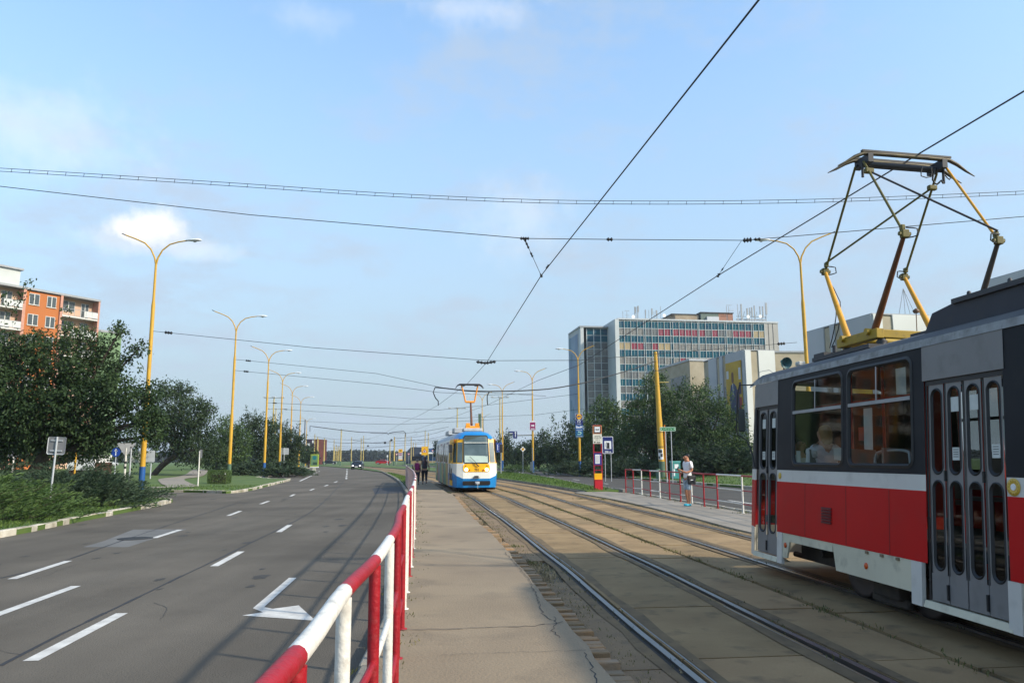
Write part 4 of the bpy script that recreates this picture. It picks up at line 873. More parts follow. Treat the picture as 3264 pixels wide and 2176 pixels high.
m.box((-U0, -SP - .1, 3.10), (.5, 1.0, .10)); m.box((-U0 - .3, -SP, 3.02), (1.3, 1.4, .05)); m.build('insulators', DARK, pb_)
m = MB(); m.tube([(-U0 + .1, -SP - .05, 3.26), (-U0 + .1, -SP - .05, 3.62)], .006, 6); m.lathe([(.03, 3.60), (.045, 3.63), (.01, 3.66)], (-U0 + .1, -SP - .05, 0), 10); m.build('arrester', mat('bronze', (.14, .07, .03), .5), pb_)
K = {}
for f in (1, -1):
    for l in (1, -1):
        mtl = YB if f == 1 else (BRN if l == 1 else mat('pantograph_dark', (.06, .045, .035), .5))
        b0, k0 = PX(f, l, .309, .638, zb + .03), PX(f, l, .948 if True else 0, .60, 4.351); K[(f, l)] = k0
        m = MB(); m.tube([b0, k0], [.045, .026], 12); ar = m.build('lower_arm', mtl, pb_)
        m = MB(); m.box(k0, (.09, .07, .10)); m.tube([(k0[0] - .07, k0[1], k0[2]), (k0[0] + .07, k0[1], k0[2])], .028, 8); m.box((k0[0], k0[1] - f * .04, k0[2] + .09), (.05, .06, .07)); o = m.build('knuckle', OLV, ar); bevel(o, .012)
        m = MB(); m.tube(catmull([(k0[0] + .02, k0[1], k0[2] + .08), (k0[0] + .13 * l, k0[1] - .05, k0[2] + .06), (k0[0] + .14 * l, k0[1] - .05, k0[2] - .02), (k0[0] + .02, k0[1], k0[2] - .05)], .05), .008, 6); m.build('jumper', BLACK, ar)
zt = 5.60
UA = {}
for f in (1, -1):
    for l in (1, -1):
        t0 = PX(f, l, .10, .585, zt); m = MB(); m.tube([K[(f, l)], t0], .016, 10); ua = m.build('upper_arm', OLV if f == 1 or l == 1 else YB, pb_)
    a = K[(f, 1)]; t = PX(f, -1, .22, .45, zt - .17); 
    m = MB(); lo = Vector(K[(f, 1 if f == 1 else -1)]); lo.z += .12; hi = Vector(PX(f, -1 if f == 1 else 1, .2, .575, zt - .17)); m.tube([lo, hi], .014, 8); o = m.build('cross_brace', OLV if f == 1 else DARK, pb_); m = MB(); m.box(tuple(hi), (.12, .07, .07)); bevel(m.build('clamp', OLV, o), .015)
# collector head
hdm = MB(); HZ = 5.70
for dy in (.13, -.13):
    pts = [(-.96, 5.50), (-.84, 5.565), (-.72, 5.645), (-.60, 5.70), (-.3, 5.705), (.3, 5.705), (.60, 5.70), (.72, 5.645), (.84, 5.565), (.96, 5.50)]
    hdm.tube([(-U0 + a, -SP + dy, z) for a, z in pts], [.006, .016, .024, .028, .03, .03, .028, .024, .016, .006], 8)
hd = hdm.build('collector_head', mat('collector', (.035, .03, .026), .5, .3, vs=6, c2=(.12, .095, .045)), pb_)
m = MB(); m.box((-U0, -SP + .13, 5.735), (1.25, .05, .025)); m.box((-U0, -SP - .13, 5.735), (1.25, .05, .025)); m.build('carbon_strips', BLACK, hd)
m = MB(); m.tube([(-U0 - .58, -SP - .02, 5.60), (-U0 + .58, -SP - .02, 5.60)], .035, 10); m.tube([(-U0 - .58, -SP + .1, 5.62), (-U0 + .58, -SP + .1, 5.62)], .02, 10)
for x in (-.52, .52): m.box((-U0 + x, -SP, 5.64), (.07, .34, .12)); m.tube([(-U0 + x * 1.1, -SP - .05, 5.62), (-U0 + x * 1.1, -SP - .05, 5.40)], .018, 8)
m.build('crossbar', DARK, hd)
m = MB(); m.tube(catmull([(-U0 + .24, -SP - .1, 5.59), (-U0 + .22, -SP - .1, 5.46), (-U0 + .36, -SP - .1, 5.46), (-U0 + .37, -SP - .1, 5.59)], .05), .008, 6); m.tube(catmull([(-U0 + .42, -SP - .1, 5.58), (-U0 + .38, -SP - .1, 5.42), (-U0 + .44, -SP - .1, 5.36), (-U0 + .50, -SP - .1, 5.42), (-U0 + .53, -SP - .1, 5.38)], .04), .012, 6); m.tube(catmull([(-U0 + .56, -SP - .1, 5.5), (-U0 + .62, -SP - .1, 5.44), (-U0 + .66, -SP - .1, 5.52)], .04), .008, 6); m.build('springs', BLACK, hd)
k0 = K[(1, 1)]; m = MB()
for d in (0, .06): m.tube(catmull([(k0[0], k0[1], k0[2] - .05), (k0[0] + .10 + d, k0[1] - .1, 3.9), (k0[0] + .06 + d, k0[1] - .1, 3.5), (-.52, -1.0 - d, 3.28)], .15), .007, 6)
m.build('power_leads', BLACK, pb_)

# ------------------------------------------------------------------ blue tram (near track), coming towards the camera
bt = empty('tram', (-1.83, 39.4, 0), .155, 'blue, white and yellow tram number 701 with lit headlights coming along the near track', 'tram')
TB = mat('tram_blue', hx('1583c8', .9), .35, var=.05, vs=2); TW = mat('tram_bright_white', (.72, .72, .66), .4, var=.04); TY = mat('tram_yellow', hx('f2b200', .95), .4, var=.04)
BL = 15.0
# local +y runs to the tail, x to the right in the photo, nose at y=0
def pl_(y): # half width along the body
    return float(np.interp(y, [0, .25, .8, 2.4, BL], [1.0, 1.10, 1.16, 1.24, 1.24]))
ZT = [(.25, .96), (.42, 1.0), (.78, 1.0), (1.03, 1.0), (1.45, .995), (2.55, .95), (2.70, .93)]
def wall(mb, x_sg, y0, y1, z0, z1, mi, off=0.):
    kk = lambda z: float(np.interp(z, [a for a, _ in ZT], [b for _, b in ZT]))
    vs = [(x_sg * (pl_(y) * kk(z) + off), y, z) for y, z in ((y0, z0), (y1, z0), (y1, z1), (y0, z1))]; mb.add(vs, [(0, 1, 2, 3)], mi)
adv = [mat('advert_green', hx('8fb08a', .8), .5, vs=1.2, c2=hx('4c7f6e')), mat('advert_pink', hx('b98f92', .8), .5, vs=1.4, c2=hx('8a8a92')), mat('advert_cream', hx('c9b98a', .8), .5, vs=1.3, c2=hx('a8873a'))]
for sg, nm in ((-1, 'left_side'), (1, 'right_side')):
    m = MB(); ys_ = [.8, 2.6, 3.3, 5.0, 6.4, 7.2, 8.6, 10.4, 12.2, 13.6, 15]
    for i, (a, c) in enumerate(zip(ys_, ys_[1:])):
        if i == 0: wall(m, sg, a, c, .25, .95, 0); wall(m, sg, a, c, .95, 1.45, 1); wall(m, sg, a, c, 1.45, 2.60, 2)
        else: wall(m, sg, a, c, .25, 1.45, 3 + (i % 3)); wall(m, sg, a, c, 1.45, 2.60, 1 if i % 2 else 4)
        wall(m, sg, a, c, 2.60, 2.70, 2 if i == 0 else 1)
    m.build(nm, [TB, TW, TY] + adv, bt)
    for a, c in ((3.4, 4.9), (5.1, 6.3), (7.3, 8.5), (8.8, 10.2), (10.6, 12.0), (13.7, 14.7)):
        m = MB(); wall(m, sg, a, c, 1.5, 2.5, 0, .008); m.build('window', mat('tram_window', (.02, .03, .035), .08), bt)
    if sg < 0:
        for a, c in ((.95, 2.2), (6.45, 7.15), (12.3, 13.4)):
            m = MB(); wall(m, sg, a, c, .32, 2.48, 0, .006); d_ = m.build('door', mat('door_dark_blue', hx('17506e', .8), .35) if a > 2 else TY, bt); m = MB(); k = (c - a) / 2
            for j in range(2): wall(m, sg, a + j * k + .1, a + (j + 1) * k - .1, .6, 2.35, 0, .012)
            m.build('pane', mat('tram_window', (.02, .03, .035), .08), d_)
# front: three facets with bands
facets = [((-1.16, .8), (-1.0, .12)), ((-1.0, .12), (-.68, .0)), ((-.68, 0), (.68, 0)), ((.68, 0), (1.0, .12)), ((1.0, .12), (1.16, .8))]
def kz(z): return float(np.interp(z, [a for a, _ in ZT], [b for _, b in ZT]))
def rake(z): return float(np.interp(z, [.25, .5, 1.0, 1.45, 2.7], [.06, 0, 0.02, .06, .42]))
def fp_(x, y, z, off=0.): return (x * kz(z), y + rake(z) - off, z)
m = MB()
for (a, c) in facets:
    mid_ = abs(a[0]) < .69 and abs(c[0]) < .69
    bl0 = .74 if abs(a[0]) < .69 or abs(c[0]) < .69 else .95
    za = .70 if abs(a[0]) < .69 else (.84 if abs(a[0]) < 1.01 else 1.0); zc = .70 if abs(c[0]) < .69 else (.84 if abs(c[0]) < 1.01 else 1.0)
    m.add([fp_(*a, .25), fp_(*c, .25), fp_(*c, zc), fp_(*a, za)], [(0, 1, 2, 3)], 0); m.add([fp_(*a, za), fp_(*c, zc), fp_(*c, 1.45), fp_(*a, 1.45)], [(0, 1, 2, 3)], 1); m.add([fp_(*a, 1.45), fp_(*c, 1.45), fp_(*c, 2.70), fp_(*a, 2.70)], [(0, 1, 2, 3)], 2 if not mid_ else 1)
m.build('front', [TB, TW, TY], bt)
m = MB(); m.add([fp_(x, 0, z, .012) for x, z in rrect(-.68, .68, 1.03, 1.44, .14)], [tuple(range(28))]); m.build('yellow_panel', TY, bt)
GF = mat('windscreen', (.10, .14, .145), .08, vs=1.5, c2=(.05, .075, .08)); m = MB(); P = rrect(-.655, .655, 1.47, 2.86, .12); m.add([fp_(x * (1 if z < 2.6 else .97), -.01, min(z, 2.70) if z <= 2.7 else z, .012) for x, z in P], [tuple(range(28))])
o_ = m.build('windscreen', GF, bt); m = MB(); ringfaces(m, rrect(-.68, .68, 1.445, 2.885, .14), rrect(-.635, .635, 1.49, 2.84, .11), lambda x, z: fp_(x, -.01, z, .014), lambda x, z: fp_(x, -.01, z, .02)); m.build('seal', BLACK, o_)
m = MB(); m.box((0, .23, 2.50), (1.24, .03, .03)); m.build('sunblind_bar', TW, o_)
m = MB(); m.add([fp_(x, -.01, z, .022) for x, z in ((-.6, 1.50), (.6, 1.50), (.6, 1.82), (-.6, 1.86))], [(0, 1, 2, 3)]); m.build('dashboard', mat('dash', (.42, .52, .46), .5), o_)
m = MB(); m.add([fp_(x, -.01, z, .018) for x, z in ((-.6, 2.56), (.6, 2.56), (.58, 2.80), (-.58, 2.80))], [(0, 1, 2, 3)]); d_ = m.build('destination_display', mat('display', (.05, .065, .05), .4), bt)
m = MB(); scrawl(m, 1.0, .15, 10, lambda x, y: fp_(x, -.01, 2.68 + y, .022)); m.build('lettering', mat('display_green', (.22, .30, .12), .5, emit=.25), d_)
for sg in (-1, 1):
    m = MB(); A = [(.715, .0), (.985, .12)]; q = [(sg * .715, .014 * 1, 1.50), (sg * .975, .112, 1.50), (sg * .975, .112, 2.52), (sg * .715, .014, 2.52)]
    m.add([fp_(x, y, z, .015) for x, y, z in q], [(0, 1, 2, 3)]); m.build('side_window', GF, bt)
    m = MB(); m.add([fp_(sg * x, y, z, .02) for x, y, z in ((1.02, .2, 1.5), (1.14, .72, 1.5), (1.14, .72, 2.5), (1.02, .2, 2.5))], [(0, 1, 2, 3)]); m.build('side_window', GF, bt)
    m = MB(); m.lathe([(.075, .0), (.07, .02)], (sg * .52, -.02 + .02, 1.15), 16, 0, Matrix.Rotation(R(90), 3, 'X')); m.build('headlight', mat('headlight_lit', (1, .97, .88), .3, emit=6), bt)
    m = MB(); m.lathe([(.045, .0), (.04, .02)], (sg * .36, 0, 1.12), 12, 0, Matrix.Rotation(R(90), 3, 'X')); m.lathe([(.035, .0), (.03, .02)], (sg * .54, .01, 1.32), 12, 0, Matrix.Rotation(R(90), 3, 'X')); m.build('tail_lamp', mat('lamp_red', hx('b03010'), .3), bt)
    m = MB(); m.tube([(sg * 1.06, .5, 2.55), (sg * 1.26, .25, 2.45)], .015, 6); m.box((sg * 1.30, .22, 2.2), (.16, .08, .42)); bevel(m.build('mirror', BLACK, bt), .02)
m = MB(); m.add([fp_(x, 0, z, .01) for x, z in rrect(-.70, .70, .37, .58, .04)], [tuple(range(28))]); m.build('coupler_recess', BLACK, bt)
m = MB(); m.box((.03, -.10, .49), (.22, .2, .12)); m.tube([(.03, -.18, .49), (.03, -.26, .49)], .07, 10); m.tube([(.05, -.2, .43), (.03, -.22, .22), (.08, -.2, .2)], .012, 6); bevel(m.build('coupler', LGREY, bt), .02)
m = MB(); m.box((.0, -.05, .80), (.20, .1, .08)); m.box((0, -.05, .75), (.34, .08, .02)); m.build('bumper_box', DARK, bt)
m = MB(); m.tube([(-.35, -.01, 1.80), (.0, -.02, 1.48)], .012, 6); m.tube([(.12, -.03, 1.30), (-.05, -.03, 1.45), (-.1, -.02, 1.5)], [.03, .03, .02], 6); m.build('wiper', BLACK, bt)
m = MB(); text_into(m, '701', .17, lambda x, y: fp_(x + .02, 0, 1.12 + y, .016), 0, bold=.006); m.build('fleet_number', BLACK, bt)
# roof: rounded blue front, grey rear
m = MB(); pr_ = [(-1, 0), (-.93, .16), (-.75, .32), (-.4, .42), (.4, .42), (.75, .32), (.93, .16), (1, 0)]; secs = [(.42, .86, .0), (.47, .86, .28), (.62, .88, .62), (.95, .93, .92), (1.5, 1.05, 1.0), (3.0, 1.15, 1.0), (BL, 1.15, 1.0)]
vs = []; 
for (y, hw, hk) in secs:
    for a, b in pr_: vs.append((a * hw * (1 if b == 0 else 1), y + (.0 if b == 0 else 0), 2.70 + b * 1.0 * hk + (0 if hk else 0)))
fs, ms = [], []
for i in range(len(secs) - 1):
    for j in range(7): fs.append((i * 8 + j, i * 8 + j + 1, (i + 1) * 8 + j + 1, (i + 1) * 8 + j)); ms.append(0 if i < 5 - 1 else 1)
m.add(vs, fs, 0, True); m.m = ms; m.build('roof', [TB, mat('roof_grey', (.42, .44, .46), .5, vs=2)], bt)
m = MB(); m.add([fp_(x, y, 2.70, .0) for x, y in ((-.68, 0), (.68, 0), (1.0, .12), (1.16, .8), (1.05, 1.5), (-1.05, 1.5), (-1.16, .8), (-1.0, .12))], [tuple(range(8))]); m.build('cornice', TB, bt)
m = MB(); m.box((0, 2.3, 3.22), (1.0, 1.1, .16)); m.box((-.2, 4.4, 3.25), (1.3, 1.5, .28)); m.box((-.3, 8, 3.22), (1.3, 2.5, .26)); bevel(m.build('roof_units', LGREY, bt), .03)
OR2 = mat('pantograph_orange', hx('ffa028'), .4)
m = MB(); m.box((.05, 2.6, 3.38), (.75, .5, .12)); m.box((-.2, 2.5, 3.5), (.2, .3, .18)); m.box((.3, 2.5, 3.5), (.2, .3, .18)); pbm = m.build('pantograph_base', OR2, bt)
m = MB(); m.tube([(0.0, 2.5, 3.5), (.03, 3.3, 4.75)], [.07, .05], 10); m.build('lower_arm', BRN, pbm)
m = MB(); m.tube([(-.26, 3.3, 4.8), (.24, 3.3, 4.8)], .06, 10); m.tube([(-.26, 3.3, 4.8), (-.34, 3.25, 5.15), (-.50, 3.2, 5.72)], .04, 8); m.tube([(.24, 3.3, 4.8), (.30, 3.25, 5.15), (.42, 3.2, 5.72)], .04, 8); m.build('upper_arm', OR2, pbm)
m = MB(); 
for dy in (0, .3): m.tube([(-.82, 3.1 + dy, 5.55), (-.72, 3.1 + dy, 5.70), (-.6, 3.1 + dy, 5.76), (.5, 3.1 + dy, 5.76), (.62, 3.1 + dy, 5.70), (.74, 3.1 + dy, 5.55)], [.012, .03, .04, .04, .03, .012], 8)
m.box((-.4, 3.25, 5.72), (.2, .3, .08)); m.box((.34, 3.25, 5.72), (.2, .3, .08)); m.build('collector_head', DARK, pbm)
m = MB(); m.box((0, 7.5, .3), (2.1, 13.6, .35)); bf = m.build('underframe', UND, bt)
for y in (2.6, 4.4, 10.6, 12.4):
    for x in (-.72, .72): m = MB(); m.lathe([(.34, -.06), (.34, .06)], (x, y, .34), 20, 0, Matrix.Rotation(R(90), 3, 'Y')); m.build('wheel', WHL, bf)
m = MB(); m.add([(-1.2, BL, .3), (1.2, BL, .3), (1.1, BL, 2.7), (-1.1, BL, 2.7)], [(0, 1, 2, 3)]); m.build('rear_wall', TW, bt)
# ------------------------------------------------------------------ signs and street furniture
def gz(x, y):
    """ground height of the lawns"""
    if x > xat(kF, y) and y < 212: return zF(x, y)
    if x < -9 and y < 34: return zA(x, y)
    if x < -14 and y < 92: return zB(x, y)
    if x < -23 : return zC(x, y)
    return .10
def plate_rr(mb, w_, h_, cz, y=0., t=.012, r=.04, mi=0, x=0.):
    P = rrect(-w_ / 2, w_ / 2, -h_ / 2, h_ / 2, max(.004, r), 4); mb.prism(P, lambda a, b, q: (x + a, y + q, cz + b), 0, t, mi)
def signpost(name, px, py_base, Y, H, label, cat='road sign', m=LGREY, r=.03, xs=(0,), rz=0., group=None):
    p = at(px, py_base, Y); z = gz(p.x, Y); o = empty(name, (p.x, Y, z), rz, label, cat, group)
    for x in xs: mb = MB(); mb.tube([(x, 0, -.2), (x, 0, H)], r, 8); mb.build('post', m, o)
    return o
# square sign seen from behind, near left
Y = 23.0; o = signpost('road_sign', 154, 1631, Y, 2.28, 'back of the nearest left sign, a grey square on a thin pole beside junipers', rz=.05); o.rotation_euler = (0, .035, .05)
mb = MB(); plate_rr(mb, .52, .52, 2.02, .02, .012, .05); pl = mb.build('plate', mat('plate_back', (.20, .20, .205), .6, vs=3, dirt=.2), o)
mb = MB(); ringfaces(mb, rrect(-.245, .245, 1.775, 2.265, .05), rrect(-.262, .262, 1.758, 2.282, .06), lambda a, b: (a, .012, b), lambda a, b: (a, .0, b)); mb.box((0, .005, 2.17), (.34, .025, .035)); mb.box((0, .005, 1.87), (.34, .025, .035)); mb.build('frame', LGREY, pl)
# round sign backs and small posts in the left lawn
o = signpost('road_sign', 38, 1515, 44, 1.9, 'back of a round grey sign on a white post at the left edge', m=WHT, r=.05)
mb = MB(); mb.lathe([(.32, 0), (.32, .015)], (-.02, -.03, 1.95), 24, 0, Matrix.Rotation(R(-90), 3, 'X')); mb.build('disc', mat('plate_back', (.2, .2, .2)), o)
o = signpost('marker_post', 236, 1527, 40, 2.1, 'plain yellow post standing on the lawn under the big left tree', 'post', YEL, .045)
mb = MB(); mb.lathe([(.055, 2.1), (.055, 2.14), (.01, 2.17)]); mb.build('cap', YEL, o)
o = signpost('road_sign', 366, 1504, 52, 1.75, 'round blue mandatory sign with white upright arrow behind the tallest left lamp', r=.03)
mb = MB(); mb.lathe([(.30, 0), (.30, .015)], (0, -.03, 2.0), 24, 0, Matrix.Rotation(R(90), 3, 'X')); ds = mb.build('disc', SBLUE, o); mb = MB(); mb.box((0, -.052, 1.97), (.06, .004, .36)); mb.add([(-.12, -.054, 2.08), (.12, -.054, 2.08), (0, -.054, 2.24)], [(0, 1, 2)]); mb.build('arrow', SWHITE, ds)
o = signpost('road_sign', 396, 1527, 40, 2.2, 'back of a white triangular sign on a banded post beside the tallest left lamp', m=WHT, r=.05)
mb = MB(); mb.prism([(-.5, 2.45), (.5, 2.45), (0, 1.75)], lambda a, b, t: (a, t, b), -.03, -.012); mb.build('plate', mat('plate_back_light', (.5, .5, .5), .6), o)
mb = MB(); 
for z in (1.15, 1.4): mb.lathe([(.056, 0), (.056, .12)], (0, 0, z), 10)
mb.build('bands', BLACK, o)
o = signpost('lamp_stub', 412, 1525, 40, 2.2, 'plain thin grey pole just left of the tallest left lamp', 'pole', LGREY, .04); mb = MB(); mb.lathe([(.05, 2.2), (.05, 2.26), (.01, 2.3)]); mb.build('cap', DARK, o)
o = signpost('direction_sign', 440, 1500, 62, 1.2, 'back of a wide grey direction board under the trees behind the tallest left lamp', xs=(-1.0, 1.0), r=.05)
mb = MB(); plate_rr(mb, 2.5, .9, 1.75, 0, .03, .05); mb.build('board', mat('plate_back_light', (.42, .43, .44), .6), o)
o = signpost('road_sign', 632, 1523, 47, 2.1, 'narrow sign seen edge-on atop a white pole left of the clipped hedge', m=WHT, r=.04)
mb = MB(); plate_rr(mb, .16, .5, 1.95, -.02, .02, .03, 0, .08); mb.build('plate', mat('plate_back', (.2, .2, .2)), o)
p = g(723, 1521, .15); mb = MB(); mb.box((0, 0, .22), (.28, .28, .6)); mb.box((0, 0, .53), (.32, .32, .04)); o = mb.build('bollard', WHT); o.location = (p[0], p[1], .12); tag(o, 'small white box bollard at the foot of the second left lamp', 'bollard')
# two legged sign and side plate
o = signpost('direction_sign', 903, 1486, 88, 2.6, 'grey back of a two-legged direction sign in front of the left trees', xs=(-.28, .05), r=.035)
mb = MB(); plate_rr(mb, .70, .72, 2.2, 0, .02, .03, 0, .2); bd = mb.build('board', mat('plate_back_light', (.42, .43, .44), .6), o); mb = MB()
for z in (2.0, 2.2, 2.4): mb.box((.2, -.01, z), (.64, .012, .05))
mb.build('ribs', LGREY, bd)
# advertising board
p = at(1002, 1486, 108); o = empty('advertising_board', (p.x, 108, .12), 0, 'green advertising board with a teal round picture on a short pale pedestal', 'billboard')
mb = MB(); mb.box((0, 0, .25), (.42, .3, .6)); mb.build('pedestal', mat('pedestal', (.5, .5, .42), .7), o); mb = MB(); mb.box((0, 0, 1.4), (1.1, .22, 1.72)); fr = mb.build('case', mat('advert_frame_green', hx('a9bf3c', .8), .5), o); bevel(fr, .03)
mb = MB(); mb.box((0, -.112, 1.42), (.9, .006, 1.4), 1); mb.lathe([(.28, 0), (.28, .006)], (0.02, -.116, 1.78), 20, 0, Matrix.Rotation(R(90), 3, 'X')); mb.box((.1, -.118, 1.0), (.6, .004, .35), 2); mb.build('poster', [mat('advert_teal', hx('1c8a94', .8)), mat('advert_green_mid', hx('7f9f72', .8), vs=2, c2=hx('5f8a6a')), mat('advert_dark', hx('3c5a4a', .8))], fr)
mb = MB(); mb.box((0, -.03, .5), (1.14, .26, .14)); mb.build('sill', SWHITE, fr)
# stop pillar on the far platform
a, b = g(1890, 1563, .04), g(1923, 1565, .04); cx, cy = (a[0] + b[0]) / 2, a[1]; sp_ = empty('tram_stop_pillar', (cx + .02, cy - .4, .04), .0, 'red tram stop pillar with timetable, yellow panel and waste bin on the far platform', 'stop sign')
WD = .46; H_ = 3.32; Lf = WD / 2 - .03
mb = MB()
for x in (-Lf, Lf): mb.box((x, 0, H_ / 2), (.055, .10, H_))
for z in (.52 + .52, 1.28, 1.94, 2.38, 3.30): mb.box((0, 0, z), (WD - .06, .09, .045))
o = mb.build('frame', mat('stop_red', hx('a8122a', .9), .45, vs=4, dirt=.15), sp_); bevel(o, .006)
def panel(nm, z0, z1, m, dy=-.04, wd=WD - .07, par=sp_): mb = MB(); mb.box((0, dy, (z0 + z1) / 2), (wd, .03, z1 - z0)); return mb.build(nm, m, par)
hp = panel('head_panel', 2.87, 3.30, mat('stop_orange', hx('d88a5a', .8), .5), -.045, WD + .0); mb = MB(); mb.box((0, -.064, 3.09), (.36, .008, .36), 0); mb.box((0, -.07, 3.10), (.27, .006, .27), 1); mb.box((0, -.075, 3.09), (.18, .004, .05), 0); mb.box((-.06, -.075, 3.125), (.03, .004, .02), 0); mb.box((.06, -.075, 3.125), (.03, .004, .02), 0); mb.build('tram_symbol', [BLACK, SWHITE], hp)
ip = panel('route_board', 2.38, 2.865, mat('stop_cream', (.72, .70, .58), .5), -.045, WD); mb = MB()
for i, wds in enumerate((.30, .0)):
    if wds: mb.box((0, -.063, 2.76), (wds, .003, .02))
scrawl(mb, .36, .07, 7, lambda x, y: (x, -.064, 2.68 + y)); scrawl(mb, .28, .07, 6, lambda x, y: (x + .05, -.064, 2.56 + y)); mb.box((.05, -.064, 2.44), (.2, .003, .05)); mb.box((-.14, -.064, 2.45), (.08, .003, .06)); mb.build('route_numbers', BLACK, ip)
tt = panel('timetable_case', 1.30, 1.90, mat('violet', hx('3a2f8a', .85), .4), -.04); mb = MB(); mb.box((-.02, -.06, 1.60), (.23, .006, .46), 0)
for i in range(9): mb.box((-.02, -.065, 1.42 + i * .043), (.17, .002, .012), 1)
mb.box((.15, -.06, 1.80), (.04, .004, .04), 0); mb.build('timetable', [SWHITE, GREY], tt)
panel('yellow_panel', .57, .88, SYEL, -.07); mb = MB(); mb.box((0, -.03, .30), (WD - .08, .30, .50)); mb.box((0, -.03, .56), (WD - .04, .34, .03)); mb.prism([(-.18, .05), (.18, .05), (.18, .16), (.05, .13), (-.05, .16), (-.18, .14)], lambda a, b, t: (a, t, b), -.195, -.18); o = mb.build('waste_bin', SRED, sp_); bevel(o, .01)
# petrol station sign
o = signpost('road_sign', 1939, 1499, 57, 2.6, 'blue petrol station sign reading 200 m on two legs, right of the stop pillar', xs=(-.22, .22), r=.025); Z0 = at(1939, 1445, 57).z - o.location.z; Z1 = at(1939, 1390.6, 57).z - o.location.z; zc, hh = (Z0 + Z1) / 2, Z1 - Z0
mb = MB(); plate_rr(mb, .80, hh, zc, -.04, .02, .07); bd = mb.build('plate', SWHITE, o); mb = MB(); plate_rr(mb, .73, hh - .07, zc, -.045, .006, .05); mb.build('blue_field', DBLUE, bd)
mb = MB(); plate_rr(mb, .50, .58, zc - .0, -.05, .004, .01); mb.build('white_field', SWHITE, bd)
mb = MB(); plate_rr(mb, .18, .40, zc - .03, -.055, .004, .02, 0, .03); mb.box((.03, -.057, zc - .24), (.26, .004, .03)); mb.tube([(-.06, -.055, zc - .2), (-.13, -.055, zc - .1), (-.12, -.055, zc + .12), (-.06, -.055, zc + .2)], .018, 6); mb.build('pump_symbol', BLACK, bd)
mb = MB(); text_into(mb, '200 m', .20, lambda x, y: (x, -.056, zc - hh / 2 + .13 + y), 0, width=.46, bold=.004); mb.build('lettering', SWHITE, bd)
# green street name sign
o = signpost('street_name_sign', 2133, 1508, 52, 2.0, 'long narrow green sign with pale rim on two legs, right of the tension pole', xs=(-.15, .22), r=.03); Zg = at(2132, 1367, 52).z - o.location.z
for ch in o.children: ch.scale = (1, 1, Zg / 2.0)
mb = MB(); plate_rr(mb, 1.06, .27, Zg, -.05, .02, .05); bd = mb.build('plate', mat('rim_pale', (.45, .62, .5), .5), o); mb = MB(); plate_rr(mb, .98, .19, Zg, -.056, .006, .03); mb.build('green_field', SGREEN, bd)
mb = MB(); scrawl(mb, .7, .1, 12, lambda x, y: (x, -.062, Zg + y)); mb.box((-.43, -.06, Zg), (.05, .004, .09)); mb.box((.43, -.06, Zg), (.05, .004, .09)); mb.build('lettering', mat('letter_pale', (.6, .85, .6), .5), bd)
# glass container
p = at(2153, 1509, 57); o = empty('recycling_bin', (p.x, 57, gz(p.x, 57)), .1, 'teal recycling container behind the railing left of the waiting man', 'bin'); mb = MB(); mb.box((0, 0, .62), (.6, .6, 1.25)); bevel(mb.build('body', mat('teal', hx('3f9a96', .8), .5, vs=3, dirt=.2), o), .04); mb = MB(); mb.box((0, 0, 1.28), (.66, .66, .08)); mb.build('lid', mat('teal_lid', hx('6fc6c0', .8), .5), o); mb = MB(); mb.box((0, -.31, .95), (.3, .01, .3)); mb.box((-.18, -.31, .5), (.1, .01, .5)); mb.build('sticker', SWHITE, o)
mb = MB(); p = at(2098, 1505, 58); mb.lathe([(.17, 0), (.17, .7), (.15, .74)], (0, 0, 0), 14); o = mb.build('ventilation_cap', GRN); o.location = (p.x - .0, 58, gz(p.x, 58)); tag(o, 'small grey-green round stump left of the tension pole foot', 'stump')
# plates on the lamp posts
def onpost(o_, zc, w_, h_, m, name, dy=-.17, x=0): mb = MB(); plate_rr(mb, w_, h_, zc, dy, .03, .02, 0, x); return mb.build(name, m, o_)
def zrel(lp, px, py): return at(px, py, lp.location.y).z - lp.location.z
lp = R2; z0, z1 = zrel(lp, 1856, 1393), zrel(lp, 1856, 1317); h = z1 - z0; W_ = .70; DX = -.0
ad = empty('advertising_plates', (lp.location.x, lp.location.y, lp.location.z), .0, 'stack of blue and yellow advertising plates on the lamp post left of the stop pillar', 'sign')
def txt(par, s, size, x, z, m, wd=None, dy=-.205, bold=.004): mb = MB(); text_into(mb, s, size, lambda a, b: (x + a, dy, z + b), 0, width=wd, bold=bold); return mb.build('lettering', m, par)
a_ = onpost(ad, z1 - h * .14, W_, h * .26, SWHITE, 'logo_plate'); mb = MB(); plate_rr(mb, W_ - .05, h * .26 - .05, z1 - h * .14, -.176, .004, .01); mb.build('blue_field', DBLUE, a_); mb = MB(); mb.lathe([(.25, 0), (.25, .006)], (0, -.18, z1 - h * .14), 24, 0, Matrix.Rotation(R(90), 3, 'X')); mb.build('disc', SYEL, a_); txt(a_, 'LIDL', .2, 0, z1 - h * .14, DBLUE, .42, -.19, .012)
b_ = onpost(ad, z1 - h * .38, W_, h * .20, DBLUE, 'arrow_plate'); mb = MB(); c0 = z1 - h * .35; mb.tube(catmull([(-.14, -.18, c0 + .0), (-.10, -.18, c0 + .1), (0, -.18, c0 + .13), (.1, -.18, c0 + .06), (.08, -.18, c0 - .06), (-.02, -.18, c0 - .08)], .05), .028, 6); mb.add([(-.2, -.185, c0 + .04), (-.05, -.185, c0 + .04), (-.13, -.185, c0 - .09)], [(0, 1, 2)]); mb.build('arrow', SWHITE, b_); mb = MB(); scrawl(mb, .4, .09, 6, lambda x, y: (x, -.176, z1 - h * .44 + y)); mb.build('small_print', SWHITE, b_)
